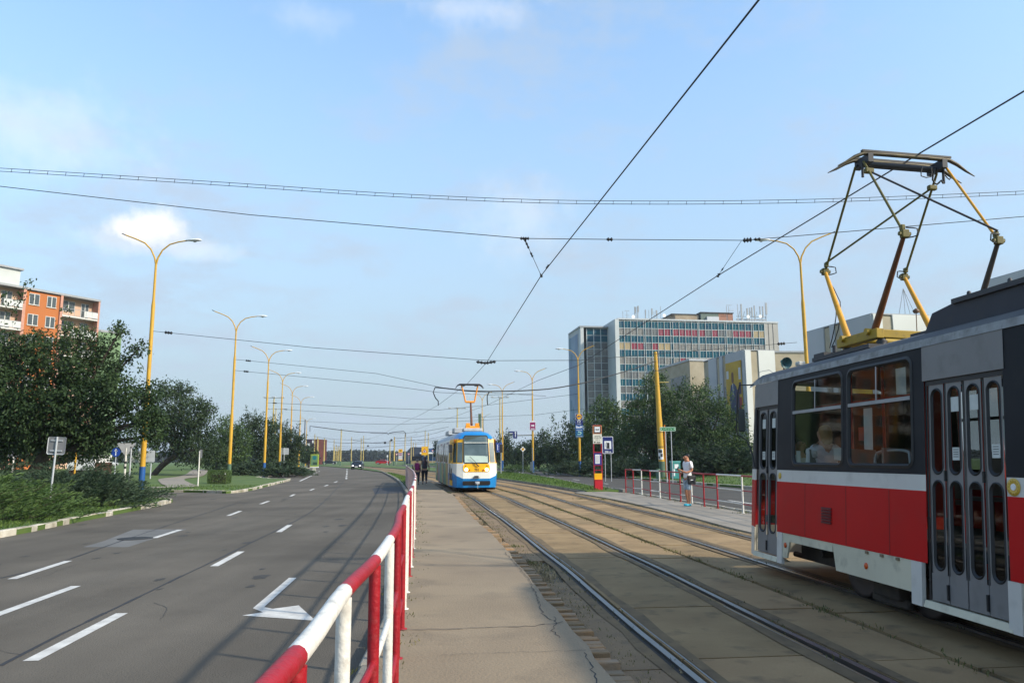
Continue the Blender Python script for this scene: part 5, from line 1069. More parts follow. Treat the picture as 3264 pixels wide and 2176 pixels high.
c_ = onpost(ad, z1 - h * .62, W_ + .02, h * .26, mat('plate_blue', hx('1c5aa0', .9), .45), 'shop_plate'); txt(c_, 'BauM', .3, 0, z1 - h * .58, SWHITE, .6, -.176, .01); mb = MB(); mb.box((0, -.173, z1 - h * .70), (.55, .004, .05)); mb.build('small_print', LGREY, c_)
d_ = onpost(ad, z1 - h * .87, W_ + .04, h * .25, mat('plate_teal', hx('17608e', .9), .45), 'arrow_plate'); c0 = z1 - h * .84; mb = MB(); mb.tube(catmull([(-.18, -.18, c0 - .1), (.05, -.18, c0 - .1), (.16, -.18, c0), (.12, -.18, c0 + .12), (-.02, -.18, c0 + .14)], .05), .03, 6); mb.add([(-.02, -.185, c0 + .23), (-.02, -.185, c0 + .05), (-.14, -.185, c0 + .14)], [(0, 1, 2)]); mb.build('arrow', mat('arrow_mint', (.55, .85, .7), .5), d_); mb = MB(); mb.box((0, -.173, z1 - h * .97), (.6, .004, .05)); mb.build('small_print', LGREY, d_)
lp = R3; z0, z1 = zrel(lp, 1705, 1371), zrel(lp, 1705, 1341); pq = empty('arrow_sign', tuple(lp.location), 0, 'purple plate with white right arrow high on a lamp post of the right verge', 'sign'); P_ = onpost(pq, (z0 + z1) / 2, .72, z1 - z0, SWHITE, 'plate'); zc = (z0 + z1) / 2; mb = MB(); plate_rr(mb, .66, (z1 - z0) * .80, zc - .06, -.176, .004, .01); mb.build('purple_field', PURP, P_); mb = MB(); mb.box((-.06, -.18, zc), (.24, .006, .16)); mb.add([(.04, -.184, zc + .16), (.04, -.184, zc - .16), (.24, -.184, zc)], [(0, 1, 2)]); mb.build('arrow', SWHITE, P_)
mb = MB(); mb.box((0, -.18, zc - .38), (.46, .004, .08)); mb.box((0, -.18, zc + .5), (.4, .004, .05)); mb.build('small_print', SWHITE, P_)
# lane sign
o = signpost('lane_sign', 1597, 1477, 80, 1.3, 'blue lane sign with two white arrows beside the blue tram', xs=(0,), r=.04); Zt, Zb = at(1590, 1409.6, 80).z - o.location.z, at(1590, 1440.5, 80).z - o.location.z; zc = (Zt + Zb) / 2; hh = Zt - Zb
for ch in o.children: ch.scale = (1, 1, Zb / 1.3)
mb = MB(); plate_rr(mb, .74, hh, zc, -.05, .02, .03, 0, -.24); bd = mb.build('plate', mat('rim_blue', (.2, .35, .6), .5), o); mb = MB(); plate_rr(mb, .70, hh - .05, zc, -.056, .004, .02, 0, -.24); mb.build('blue_field', SBLUE, bd)
mb = MB(); mb.tube([(-.36, -.06, zc - .3), (-.36, -.06, zc + .18), (-.40, -.06, zc + .30)], .035, 6); mb.tube([(-.08, -.06, zc - .3), (-.08, -.06, zc + .12), (.0, -.06, zc + .32)], .035, 6)
for j in range(5): mb.box((-.23, -.058, zc - .36 + j * .17), (.025, .004, .09)); mb.box((-.53, -.058, zc - .36 + j * .17), (.025, .004, .09))
mb.build('arrows', SWHITE, bd)
# priority road sign
o = signpost('priority_road_sign', 1667, 1483, 85, 2.0, 'yellow and white diamond priority road sign cancelled by a black bar', r=.03); zc = at(1666, 1431, 85).z - o.location.z
for ch in o.children: ch.scale = (1, 1, zc / 2.0)
mb = MB()
for k, (m_, s_) in enumerate(((0, .30), (1, .18))): mb.prism([(-s_, 0), (0, s_), (s_, 0), (0, -s_)], lambda a, b, t: (a, t, zc + b), -.05 - .006 * k, -.03, m_)
mb.prism([(-.20, -.12), (-.17, -.15), (.16, .18), (.13, .21)], lambda a, b, t: (a, t, zc + b - .02), -.062, -.057, 2); mb.build('plate', [SWHITE, SYEL, BLACK], o)
# cabinet pole
o = signpost('cabinet_pole', 1698, 1483, 86, 2.75, 'thin grey pole with a grey control cabinet left of the purple-sign lamp', 'pole', LGREY, .045); mb = MB(); mb.box((-.14, -.1, .72), (.28, .3, .95)); bevel(mb.build('cabinet', mat('cabinet', (.30, .30, .27), .6, vs=3, dirt=.2), o), .02)
# gantry direction sign
Y = 150; p = at(1700, 1375, Y); o = empty('overhead_direction_sign', (at(1735, 1462, Y).x, Y, .1), 0, 'dark blue overhead direction board on a cantilever arm above the right carriageway', 'sign'); zc = at(1700, 1385, Y).z - .1; x1 = at(1620, 0, Y).x - o.location.x; x2 = at(1648.5, 0, Y).x - o.location.x
x1, x2 = at(1620, 1385, Y).x - o.location.x, at(1648.5, 1385, Y).x - o.location.x
mb = MB(); mb.tube([(0, 0, 0), (0, 0, zc + .3)], .16, 8); mb.tube([(0, 0, zc), (x2, 0, zc - .1)], .13, 8); mb.build('cantilever', GREY, o); zt, zb = at(1630, 1374, Y).z - .1, at(1630, 1397, Y).z - .1; zm = at(1630, 1387, Y).z - .1
mb = MB(); mb.prism([(x1, zt), (x2, zt), (x2, zb), (x1 + (x2 - x1) * .55, zb), (x1 + (x2 - x1) * .55, zm), (x1, zm)], lambda a, b, t: (a, t, b), -.3, -.2); bd = mb.build('board', DBLUE, o); mb = MB(); xm = x1 + (x2 - x1) * .8; mb.box((xm, -.31, (zt + zb) / 2), (.12, .01, (zt - zb) * .6)); mb.add([(xm - .22, -.32, zt - .3), (xm + .22, -.32, zt - .3), (xm, -.32, zt - .05)], [(0, 1, 2)]); mb.box((x1 + (x2 - x1) * .3, -.31, (zt + zm) / 2), ((x2 - x1) * .45, .01, .12)); mb.build('arrow', SWHITE, bd)
# far warning board, price sign, give way signs
Y = 240; c = at(1354.5, 1436, Y); o = empty('warning_board', (c.x, Y - .8, c.z), 0, 'yellow board with a red-edged warning triangle between two yellow poles', 'road sign'); mb = MB(); plate_rr(mb, 1.95, 2.6, 0, 0, .06, .05); bd = mb.build('board', SYEL, o); mb = MB(); mb.prism([(-.75, -.55), (.75, -.55), (0, .75)], lambda a, b, t: (a, t, b), -.03, -.01, 0); mb.prism([(-.5, -.42), (.5, -.42), (0, .45)], lambda a, b, t: (a, t, b), -.04, -.03, 1); mb.box((0, -.05, -.1), (.3, .01, .4), 2); mb.build('triangle', [SRED, SWHITE, DARK], bd); mb = MB(); mb.tube([(-.2, .1, 1.3), (-.2, .1, -2.4)], .06, 6); mb.build('post', LGREY, o)
c = at(1276, 1467, 220); o = empty('price_sign', (c.x, 220, c.z), 0, 'tall yellow and white fuel price sign left of the dark gabled building', 'sign'); mb = MB(); plate_rr(mb, 1.1, 3.1, 1.55, 0, .3, .05); bd = mb.build('pylon', mat('pylon_white', (.6, .58, .6), .5), o); mb = MB(); plate_rr(mb, 1.12, .9, 2.72, -.02, .34, .1); mb.build('yellow_head', SYEL, bd); mb = MB(); mb.box((0, -.02, .15), (1.14, .3, .25)); mb.build('foot', SYEL, bd); mb = MB(); mb.box((0, -.03, 2.75), (.5, .01, .25), 0); mb.build('logo', BLACK, bd); mb = MB()
for z in (2.0, 1.55): mb.box((0, -.01, z), (.8, .01, .28), 0)
mb.build('prices', mat('price_pink', hx('b0507a', .8)), bd)
for i, (px, py, Y) in enumerate(((1264.5, 1448, 230), (1303, 1447, 235), (1379.5, 1437, 210))):
    c = at(px, py, Y); o = empty('give_way_sign', (c.x, Y, .1), 0, ('white and red give-way sign left of the price sign, far off', 'white and red give-way sign before the dark gabled building', 'white and red give-way sign just left of the blue tram')[i], 'road sign', 'distant give-way signs'); zc = c.z - .1
    mb = MB(); mb.tube([(0, 0, 0), (0, 0, zc)], .04, 6); mb.build('post', LGREY, o); mb = MB(); mb.prism([(-.42, .3), (.42, .3), (0, -.4)], lambda a, b, t: (a, t, zc + b), -.05, -.03, 0); mb.prism([(-.26, .2), (.26, .2), (0, -.22)], lambda a, b, t: (a, t, zc + b), -.06, -.05, 1); mb.build('plate', [SRED, SWHITE], o)
Y = 230; c = at(1361, 1466, Y)
mb = MB(); c = at(1235, 1453, 215); mb.box((0, 0, 0), (.35, .1, .6)); mb.tube([(0, .1, .3), (0, .1, -c.z)], .04, 6); o = mb.build('notice_board', SWHITE); o.location = c; tag(o, 'small white notice on a post above the red car', 'sign')
# ------------------------------------------------------------------ buildings
def bx(mb, F, a, b, c, mi=0):
    """box in a local frame: F(t,d,z); a,b,c are (lo,hi) along, outward, up"""
    vs = [F(x, y, z) for z in c for x, y in ((a[0], b[0]), (a[1], b[0]), (a[1], b[1]), (a[0], b[1]))]
    mb.add(vs, [(3, 2, 1, 0), (4, 5, 6, 7), (0, 1, 5, 4), (1, 2, 6, 5), (2, 3, 7, 6), (3, 0, 4, 7)], mi)
def part(mb, nm, m, root): # world -> root-local
    q = root.matrix_basis.inverted(); mb.v = [tuple(q @ Vector(v)) for v in mb.v]; return mb.build(nm, m, root)
ID = lambda t, d, z: (t, d, z)
# --- office tower: root at the front-left corner of the main facade, x along the facade, y away
Yo = 168.; c = at(1972, 1017, Yo); th = R(9)
of = empty('office_building', (c.x, Yo, 0), th, 'long grey office block with teal and red window bands and many roof antennas', 'building'); Ht = c.z
def tx(px, py=1200):
    """where the pixel column meets the facade line"""
    d = ray(px, py); n = Vector((-math.sin(th), math.cos(th), 0)); k = (Vector((c.x, Yo, 0)) - Vector((0, 0, 0))).dot(n) / (d.x * n.x + d.y * n.y); P = Vector((d.x * k, d.y * k, 0)) - Vector((c.x, Yo, 0)); return P.x * math.cos(th) + P.y * math.sin(th)
TA, TB_, TC_, TE = tx(1959.4), 0, tx(2444.5), tx(2488)
CON = mat('office_panel', (.40, .40, .40), .7, vs=.15, c2=(.46, .46, .45), dirt=.1); CON2 = mat('office_end', (.36, .34, .31), .8, vs=.3, c2=(.42, .40, .37), dirt=.2)
mb = MB(); bx(mb, ID, (-.15, TC_), (.25, 16), (0, Ht - .3)); mb.build('core_wall', mat('office_dark', (.05, .07, .07), .5), of)
mb = MB(); bx(mb, ID, (TC_ + .02, TE), (-.1, 16.2), (0, Ht - .1)); mb.build('end_wall', CON2, of)
mb = MB(); 
for x in (TC_ + .9, TC_ + 2.0): bx(mb, ID, (x, x + .08), (-.16, -.1), (0, Ht - .1))
mb.build('wall_joint', DARK, of)
mb = MB(); bx(mb, ID, (-.3, TE + .1), (-.25, 16.4), (Ht - .1, Ht + .25)); mb.build('parapet', LGREY, of)
mb = MB(); bx(mb, ID, (-.95, -.02), (-.25, 15.8), (0, Ht)); mb.build('corner_pier', mat('pier_white', (.52, .545, .55), .6, vs=.3), of)
# set-back left wing
mb = MB(); bx(mb, ID, (tx(1893.8) - 0, -.9), (5.9, 16), (0, Ht - 1.1)); mb.build('wing_wall', mat('office_dark', (.05, .07, .07)), of)
xl = tx(1880) - .6
mb = MB(); bx(mb, ID, (xl, xl + .75), (5.2, 7.0), (0, Ht - .9)); mb.build('wing_pier', mat('pier_white', (.52, .545, .55)), of)
mb = MB(); bx(mb, ID, (xl - .05, xl + .3), (7.02, 17), (0, Ht - 1.1)); mb.build('wing_end_wall', CON, of)
mb = MB(); bx(mb, ID, (xl - .12, xl - .06), (7.6, 16.5), (2, Ht - 2.2)); bn = mb.build('banner', mat('banner_blue', hx('6f84a2', .9), .6, vs=.35, c2=hx('8298ac', .95)), of)
mb = MB()
for i, (y, z, h_) in enumerate(((14.5, 12.5, 2.5), (12.5, 11.8, 1.6), (9.5, 7.2, 1.4), (14.8, 27, 3), (13.8, 24, 2))): bx(mb, ID, (xl - .17, xl - .125), (y, y + .6), (z, z + h_))
mb.build('banner_print', mat('banner_pale', hx('7fb6c4', .5), .6), bn)
mb = MB(); bx(mb, ID, (xl - .2, -.9), (5.1, 16.5), (Ht - 1.1, Ht - .75)); mb.build('wing_parapet', GREY, of)
nrow = 19; rp = 23.5 / 2448 * Yo; rowh = rp
TEAL = mat('spandrel_teal', hx('0c5f6c', .75), .35, vs=.8, c2=hx('164a68', .7), spec=.2); MUL = mat('mullion', (.52, .55, .55), .5)
PAN = [mat('pane_grey', (.13, .13, .125), .3, vs=1.5, c2=(.085, .09, .10), island=.2), mat('pane_red', hx('a83c52', .6), .3, vs=2, island=.2), mat('pane_beige', hx('c4ac80', .7), .3, vs=1, island=.1), mat('pane_dark', (.05, .07, .075), .12, vs=1), mat('pane_pale', (.22, .205, .18), .3, vs=2, c2=(.12, .115, .115), island=.2)]
cols_ = []; segs_px = [(583, 800), (815, 1025), (1045, 1255), (1265, 1480), (1495, 1705), (1720, 1815)]
for a, b in segs_px:
    n = 4 if b - a > 150 else 2; A, B = tx(1750 + a / 2.613), tx(1750 + b / 2.613)
    for i in range(n): cols_.append((A + (B - A) * i / n, A + (B - A) * (i + 1) / n))
pat = ["4444" "0011" "1111" "1010" "4111" "22", "2211" "0122" "4444" "4444" "4444" "44", "4400" "4404" "4101" "4114" "4444" "44"]
random.seed(3); top = Ht - .35; nwin = 0; me_cache = {}
spn = MB(); mul = MB(); rest = MB()
for r_ in range(18):
    z1 = top - r_ * rowh; z0 = z1 - rowh
    if z0 < 1: break
    for ci, (a, b) in enumerate(cols_):
        if r_ % 2 == 0: bx(spn, ID, (a + .05, b - .05), (.02, .2), (z0 + .05, z1 - .05)); bx(spn, ID, ((a + b) / 2 - .02, (a + b) / 2 + .02), (.0, .1), (z0 + .12, z1 - .06), 1)
        else:
            k = r_ // 2; ch = pat[k][ci] if k < 3 else random.choice('4440034'); mi_ = int(ch)
            if nwin < 88:
                m = MB(); bx(m, ID, (a + .07, b - .07), (.04, .2), (z0 + .12, z1 - .06)); wo = m.build('window', PAN[mi_], of)
                m = MB(); bx(m, ID, ((a + b) / 2 - .02, (a + b) / 2 + .02), (.02, .06), (z0 + .12, z1 - .06)); m.build('glazing_bar', MUL, wo); nwin += 1
            else: bx(rest, ID, (a + .07, b - .07), (.04, .2), (z0 + .12, z1 - .06), mi_)
    bx(mul, ID, (0, TC_), (-.04, .22), (z1 - .05, z1 + .06))
for a, b in cols_: bx(mul, ID, (a - .05, a + .045), (-.12, .25), (0.5, Ht - .1)); bx(mul, ID, (b - .05, b + .045), (-.11, .24), (0.5, Ht - .1))
for i in range(3, len(cols_) - 1):
    if cols_[i + 1][0] - cols_[i][1] > .2: bx(spn, ID, (cols_[i][1] + .05, cols_[i + 1][0] - .05), (.05, .2), (.5, Ht - .2))
spn.build('spandrel_panels', [TEAL, MUL], of); mul.build('mullions', MUL, of); tag(rest.build('window', PAN, of), kind='stuff')
m = MB(); m2 = MB(); xw = tx(1893.8); ww = (-.95 - xw) / 3
for r_ in range(18):
    z1 = top - .9 - r_ * rowh * .98
    for i in range(3):
        if z1 - rowh > 1: bx(m, ID, (xw + i * ww + .08, xw + (i + 1) * ww - .08), (5.75, 5.9), (z1 - rowh + .2, z1 - .05), random.choice((0, 4, 4, 3, 0)) if r_ > 1 else 5)
for i in range(4): bx(m2, ID, (xw + i * ww - .07, xw + i * ww + .07), (5.68, 5.85), (.5, Ht - 1.2))
for r_ in range(18): z1 = top - .9 - r_ * rowh * .98; bx(m2, ID, (xw, -.95), (5.7, 5.86), (z1 - .04, z1 + .05))
m.build('wing_windows', PAN + [TEAL], of); m2.build('wing_mullions', MUL, of)
# roof
def X(px): return tx(px, 1000)
k_ = (Yo) / 2448.
m = MB(); bx(m, ID, (X(2242), X(2245)), (3, 9), (Ht, Ht + .1)); m = MB(); P = [(X(2155), 4), (X(2165), 2.5), (X(2240), 2.5), (X(2240), 9), (X(2155), 9)]; m.prism(P, lambda a, b, t: (a, b, t), Ht + .25, Ht + 1.9); m.build('roof_house', mat('roof_beige', hx('b3a288', .75), .8, vs=.4, c2=hx('a08c74', .7)), of)
m = MB(); bx(m, ID, (X(2152), X(2242)), (2.3, 9.2), (Ht + 1.9, Ht + 2.05)); bx(m, ID, (X(2243), X(2350)), (1.8, 9.2), (Ht + 2.3, Ht + 2.5)); m.build('roof_edge', DARK, of)
m = MB(); bx(m, ID, (X(2245), X(2302)), (2, 9), (Ht + .25, Ht + 2.3), 0); bx(m, ID, (X(2302) + .02, X(2348)), (2, 9), (Ht + .25, Ht + 2.3), 1); bx(m, ID, (X(2262), X(2300)), (1.5, 2), (Ht + .25, Ht + 1.4), 2); m.build('roof_house', [mat('roof_green', hx('7f8f84', .6), .8), mat('roof_pink', hx('b07e68', .75), .8, vs=.5), LGREY], of)
def ant(px, y0, y1, w_=.06, d=1.0, mi=0): z0, z1 = Ht + .2, Ht + (1021 - y1) * k_; x = X(px); m = MB(); m.box((x, d, (z0 + z1) / 2), (w_, w_, z1 - z0), mi); m.build('antenna', GREY, of)

for px, yt in ((1996, 987), (2011, 987), (2029, 976), (2034, 976), (2040, 972), (2062, 984), (2067, 986), (2075, 984), (2084, 978), (2090, 985), (2095, 986), (2101, 985), (2115, 970), (2329, 961), (2341, 960), (2356, 958)): ant(px, 0, yt, .09, random.uniform(.6, 3))
for px, ya, yb, w_ in ((2040, 972, 992, .3), (2030, 975, 996, .25), (2084, 980, 1000, .3), (2063, 985, 1003, .22), (2098, 985, 1002, .25), (2371, 956, 1006, .3), (2390, 970, 1000, .35), (2398, 968, 995, .2), (2405, 966, 1000, .25), (2413, 960, 1000, .22), (2431, 962, 995, .2), (2440, 962, 1000, .25), (2451, 950, 990, .42)):
    x = X(px); m = MB(); m.box((x, 1.2, Ht + (1021 - (ya + yb) / 2) * k_), (w_, .2, (yb - ya) * k_)); m.box((x, 1.4, Ht + (1021 - yb) * k_ / 2 + .2), (.1, .1, (1021 - yb) * k_ + .4)); m.build('antenna', GREY, of)
m = MB()
for y in (990, 1005): m.box((X(2003), 1, Ht + (1021 - y) * k_), (X(2011) - X(1996), .08, .08))
for a, b in ((2356, 2451),): m.box(((X(a) + X(b)) / 2, 1.5, Ht + .9), (X(b) - X(a), .25, .25)); m.box(((X(a) + X(b)) / 2, 1.5, Ht + 1.6), (X(b) - X(a), .12, .12))
for px in (2360, 2375, 2395, 2415, 2435, 2447): m.tube([(X(px), 1.5, Ht + .9), (X(px + 8), 1.5, Ht + 2.8)], .06, 5)
for px, y in ((2331, 962), (2337, 980)): m.box((X(px), 1, Ht + (1021 - y) * k_), (1.3, .08, .08))
m.build('antenna_rack', GREY, of)
m = MB()
for px, y in ((2023, 1009), (2122, 1002), (2391, 999), (2430, 997)): m.lathe([(.42, 0), (.3, -.12), (.05, -.2)], (X(px), 1.0, Ht + (1021 - y) * k_), 14, 0, Matrix.Rotation(R(90), 3, 'X'))
m.build('dish', SWHITE, of)
# --- white panel blocks beside the tram line
WPN = mat('block_white', (.66, .67, .64), .6, vs=.25, c2=(.60, .61, .57)); BEI = mat('block_beige', hx('c0b49c', .8), .8, vs=.8, c2=hx('b3a68c', .75), dirt=.05); SHD = mat('block_grey_shade', (.46, .47, .48), .7, vs=.3)  # SHD is the white panel darkened, side-wall shade put into its colour
def block(px, Yc, ytop, zfoot, segs, side, label, wd=14., dep=16., th_=R(11), shade=True):
    """corner at px; facade to the right (segs of (pixel width end, material)); side wall going back-left"""
    c_ = at(px, ytop, Yc); H_ = c_.z; o = empty('panel_building', (c_.x, Yc, 0), th_, label, 'building')
    m = MB(); bx(m, ID, (.05, wd), (.05, dep), (0, H_ - .05)); m.build('body', BEI, o)
    x = 0
    for i, (w_, mt_, proud) in enumerate(segs):
        m = MB(); bx(m, ID, (x, x + w_ - .02), (-proud, .04), (0, H_ - (.0 if proud > .1 else .15))); m.build('facade_panel', mt_, o); x += w_
    y = 0
    for i, (w_, mt_, proud, win) in enumerate(side):
        m = MB(); bx(m, ID, (-proud, .04), (y + (.01 if i else -.0), y + w_ - .02), (0, H_ - (.0 if proud > .1 else .15))); sp2 = m.build('side_panel', mt_, o)
        if win and w_ > .5:
            m = MB(); bx(m, ID, (-proud - .03, -proud), (y + .12, y + w_ - .14), (H_ - win - 2.2, H_ - win)); m.build('window', mat('block_window', (.06, .065, .07), .15), o)
        y += w_
    m = MB(); bx(m, ID, (-.05, wd), (-.05, dep), (H_ - .02, H_ + .08)); m.build('roof_edge', GREY, o)
    return o, H_
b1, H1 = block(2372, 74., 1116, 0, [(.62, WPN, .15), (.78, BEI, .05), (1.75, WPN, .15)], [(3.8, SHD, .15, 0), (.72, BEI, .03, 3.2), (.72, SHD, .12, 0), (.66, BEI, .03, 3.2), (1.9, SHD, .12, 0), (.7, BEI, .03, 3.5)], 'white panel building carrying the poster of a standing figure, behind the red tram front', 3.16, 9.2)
# generic poster on its side wall
m = MB(); bx(m, ID, (-.24, -.20), (.35, 3.6), (H1 - 7.6, H1 - .9)); po = m.build('poster', mat('poster_yellow', hx('d8b02a', .75), .6, vs=.8, c2=hx('c79c1e', .7)), b1)
m = MB()
def fig(mb, poly, d, mi): mb.prism(poly, lambda a, b, t: (-.24 - t, a * .77, b), 0, d, mi)
zt_ = H1 - 1.5; fig(m, [(2.9, zt_ - 5.9), (1.9, zt_ - 5.9), (1.7, zt_ - 2.6), (1.9, zt_ - 1.9), (2.6, zt_ - 1.5), (3.4, zt_ - 1.7), (3.8, zt_ - 2.6), (3.6, zt_ - 5.9)], .01, 0)
fig(m, rrect(2.55, 3.15, zt_ - 1.5, zt_ - .4, .28, 4), .014, 1); fig(m, rrect(1.2, 2.2, zt_ - 4.2, zt_ - 2.2, .45, 4), .018, 2); fig(m, [(2.75, zt_ - 1.55), (2.95, zt_ - 1.55), (2.85, zt_ - 2.9)], .02, 3)
for i, (z, mi_) in enumerate(((.1, 3), (1.55, 2), (3.0, 4))): fig(m, [(.62, zt_ - z - 1.15), (1.2, zt_ - z - 1.15), (1.2, zt_ - z), (.62, zt_ - z)], .012, mi_)
fig(m, [(3.9, zt_ - 1.0), (4.5, zt_ - 1.0), (4.5, zt_ - .2), (3.9, zt_ - .2)], .012, 3)
m.build('poster_print', [mat('print_blue', hx('2f3f66', .8)), mat('print_skin', hx('7a5230', .8)), mat('print_plum', hx('4a3450', .8)), mat('print_white', (.55, .55, .55)), mat('print_red', hx('b03838', .8))], po)
m = MB(); bx(m, ID, (-.21, -.2), (.6, 3.5), (.6, 2.9)); m.build('graffiti', mat('graffiti', hx('5a4a60', .8), .8, vs=1.6, c2=hx('a85a90', .7)), b1)
# beige lower wing left of it
c_ = at(2198, 1149.5, 92.); o = empty('panel_building', (c_.x, 92., 0), R(11), 'lower beige building between the office block and the poster building', 'building'); m = MB(); bx(m, ID, (0, 9), (0, 14), (0, c_.z)); m.build('wall', BEI, o); m = MB(); bx(m, ID, (-.1, 9.1), (-.1, 14.1), (c_.z, c_.z + .25)); m.build('parapet', mat('block_grey_shade', (.46, .47, .48)), o)
m = MB(); bx(m, ID, (-.06, -.01), (1.2, 6), (c_.z - 3.2, c_.z - 1.6)); m.build('window_band', mat('block_window', (.06, .065, .07), .15), o)
# beige wall right of the white block
c_ = at(2480, 1124, 82.); o = empty('panel_building', (c_.x - 1.0, 82., 0), R(3), 'plain beige building behind the horn loudspeaker of the red tram', 'building'); m = MB(); bx(m, ID, (0, 14), (0, 10), (0, c_.z)); m.build('wall', BEI, o); m = MB(); bx(m, ID, (-.1, 14.1), (-.1, 10.1), (c_.z, c_.z + .2)); m.build('parapet', GREY, o)
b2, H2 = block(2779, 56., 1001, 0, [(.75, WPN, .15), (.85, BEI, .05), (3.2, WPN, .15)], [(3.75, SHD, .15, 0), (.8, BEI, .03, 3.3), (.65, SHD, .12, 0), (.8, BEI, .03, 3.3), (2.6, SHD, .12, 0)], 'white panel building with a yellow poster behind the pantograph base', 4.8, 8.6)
m = MB(); bx(m, ID, (-.20, -.16), (.35, 3.55), (H2 - 8, H2 - 1.4)); po = m.build('poster', mat('poster_yellow', hx('d8b02a', .75)), b2); m = MB(); bx(m, ID, (-.23, -.21), (.5, 1.15), (H2 - 3.1, H2 - 1.8), 3); bx(m, ID, (-.25, -.235), (.66, .98), (H2 - 2.9, H2 - 2.05), 5); fig2 = [(3.6, H2 - 5), (2.9, H2 - 5), (2.9, H2 - 3.1), (3.2, H2 - 2.6), (3.7, H2 - 2.6), (4.0, H2 - 3.1), (4.2, H2 - 5)]; m.prism(fig2, lambda a, b, t: (-.20 - t, a * .6, b), .005, .02, 2); m.build('poster_print', [mat('print_blue', hx('2f3f66')), mat('print_skin', hx('7a5230')), mat('print_plum', hx('4a3450')), mat('print_white', (.55, .55, .55)), mat('print_red', hx('b03838')), mat('print_bright_blue', hx('1a70b8', .8))], po)
m = MB(); x0 = 3.6; z0 = H2
for a in (-.6, 0, .5, 1.0): m.tube([(x0 + a, 1, z0), (x0, 1, z0 + 2.3)], .02, 5)
m.build('roof_mast', GREY, b2)
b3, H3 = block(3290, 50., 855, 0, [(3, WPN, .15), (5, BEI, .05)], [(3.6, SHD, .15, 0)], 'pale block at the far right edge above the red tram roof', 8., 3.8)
# --- apartment house, left: t along the facade (towards camera), d outwards, z up
E0 = g(319.6, 962, 24.0); fd = Vector((.515, .857, 0)); nd = Vector((.857, -.515, 0))
ap = empty('apartment_building', (E0[0], E0[1], 0), 0, 'apartment block with orange walls and stacked balconies behind the big left tree', 'building')
AF = lambda t, d, z: (-fd.x * t + nd.x * d, -fd.y * t + nd.y * d, z)
def ta(px, py=1000):
    d = ray(px, py); k = (Vector((E0[0], E0[1], 0))).dot(nd) / (d.x * nd.x + d.y * nd.y); return -((Vector((d.x * k, d.y * k, 0)) - Vector((E0[0], E0[1], 0))).dot(fd))
tA, tB, tC = ta(190), ta(80), ta(-60)
AOR = mat('facade_orange', hx('cf7a3c', .68), .8, vs=.5, var=.06); APK = mat('facade_peach', hx('dcb79c', .75), .8, vs=.5, var=.06); AWH = mat('facade_white', (.62, .61, .58), .8); AGL = mat('flat_window', (.07, .085, .09), .12)
HA = 24.0; st = 2.75
m = MB(); bx(m, AF, (0, tA), (-12, -1.4), (0, HA)); bx(m, AF, (tB, 50), (-12, -1.4), (0, HA)); m.build('back_wall', APK, ap)
m = MB(); bx(m, AF, (tA + .0, tB), (-12, -.25), (0, HA - .1)); m.build('orange_wall', AOR, ap)
m = MB(); bx(m, AF, (-.1, 50), (-12.1, .05), (HA, HA + .28)); m.build('roof_edge', GREY, ap)
m = MB(); bx(m, AF, (-.05, .2), (-1.4, .0), (0, HA)); bx(m, AF, (tA - .35, tA - .02), (-1.4, 0), (0, HA)); bx(m, AF, (tB + .02, tB + .4), (-1.4, 0), (0, HA)); m.build('balcony_cheek', mat('cheek_pink', hx('d8a08a', .75), .8), ap)
pxs = [(0.2, tA - .35), (tB + .4, tB + 6.4), (tB + 14, tB + 20)]
for bi, (a, b) in enumerate(pxs[:2]):
    for k in range(8):
        z = HA - st * (k + 1) + .1
        if z < 8: break
        m = MB(); bx(m, AF, (a, b), (-1.4, .02), (z - .18, z)); bal = m.build('balcony', AWH, ap)
        m = MB(); bx(m, AF, (a, b), (-.02, .03), (z + .95, z + 1.0)); bx(m, AF, (a, b), (-.02, .03), (z + .1, z + .14)); bx(m, AF, (a + (b - a) * .0, a + (b - a) * (.38 if k % 2 == 0 else .75)), (-.01, .02), (z + .14, z + .95), 1)
        for i in range(7): q = a + (b - a) * i / 6; bx(m, AF, (q - .02, q + .02), (-.01, .02), (z, z + .98))
        m.build('balustrade', [GREY, mat('balustrade_panel', (.55, .56, .54), .6)], bal)
        for (u0, u1, z0, z1) in ((.12, .34, .1, 2.25), (.52, .88, .8, 2.25)):
            m = MB(); q0, q1 = a + (b - a) * u0, a + (b - a) * u1; bx(m, AF, (q0, q1), (-1.42, -1.34), (z + z0, z + z1), 0); wn = m.build('window', AWH, ap); m = MB(); h_ = (q1 - q0) / 2
            for i in range(2): bx(m, AF, (q0 + i * h_ + .06, q0 + (i + 1) * h_ - .06), (-1.34, -1.32), (z + z0 + .07, z + z1 - .07))
            m.build('pane', AGL, wn)
for k in range(6):
    z = HA - st * (k + 1) + .1
    for u0, u1 in ((.10, .38), (.60, .90)):
        q0, q1 = tA + (tB - tA) * u0, tA + (tB - tA) * u1; m = MB(); bx(m, AF, (q0, q1), (-.27, -.20), (z + .75, z + 2.25)); bx(m, AF, (q0 - .05, q1 + .05), (-.27, -.12), (z + .70, z + .75)); wn = m.build('window', AWH, ap); m = MB(); h_ = (q1 - q0) / 2
        for i in range(2): bx(m, AF, (q0 + i * h_ + .06, q0 + (i + 1) * h_ - .06), (-.20, -.18), (z + .82, z + 2.18))
        m.build('pane', AGL, wn)
m = MB(); bx(m, AF, (ta(100, 900), 50), (-9, -3.0), (HA + .25, HA + 3.0)); m.build('penthouse', mat('penthouse', (.5, .52, .5), .7, vs=.5), ap); m = MB(); bx(m, AF, (ta(100, 900) - .3, 50), (-9.3, -2.7), (HA + 3.0, HA + 3.25)); m.build('penthouse_roof', GREY, ap)
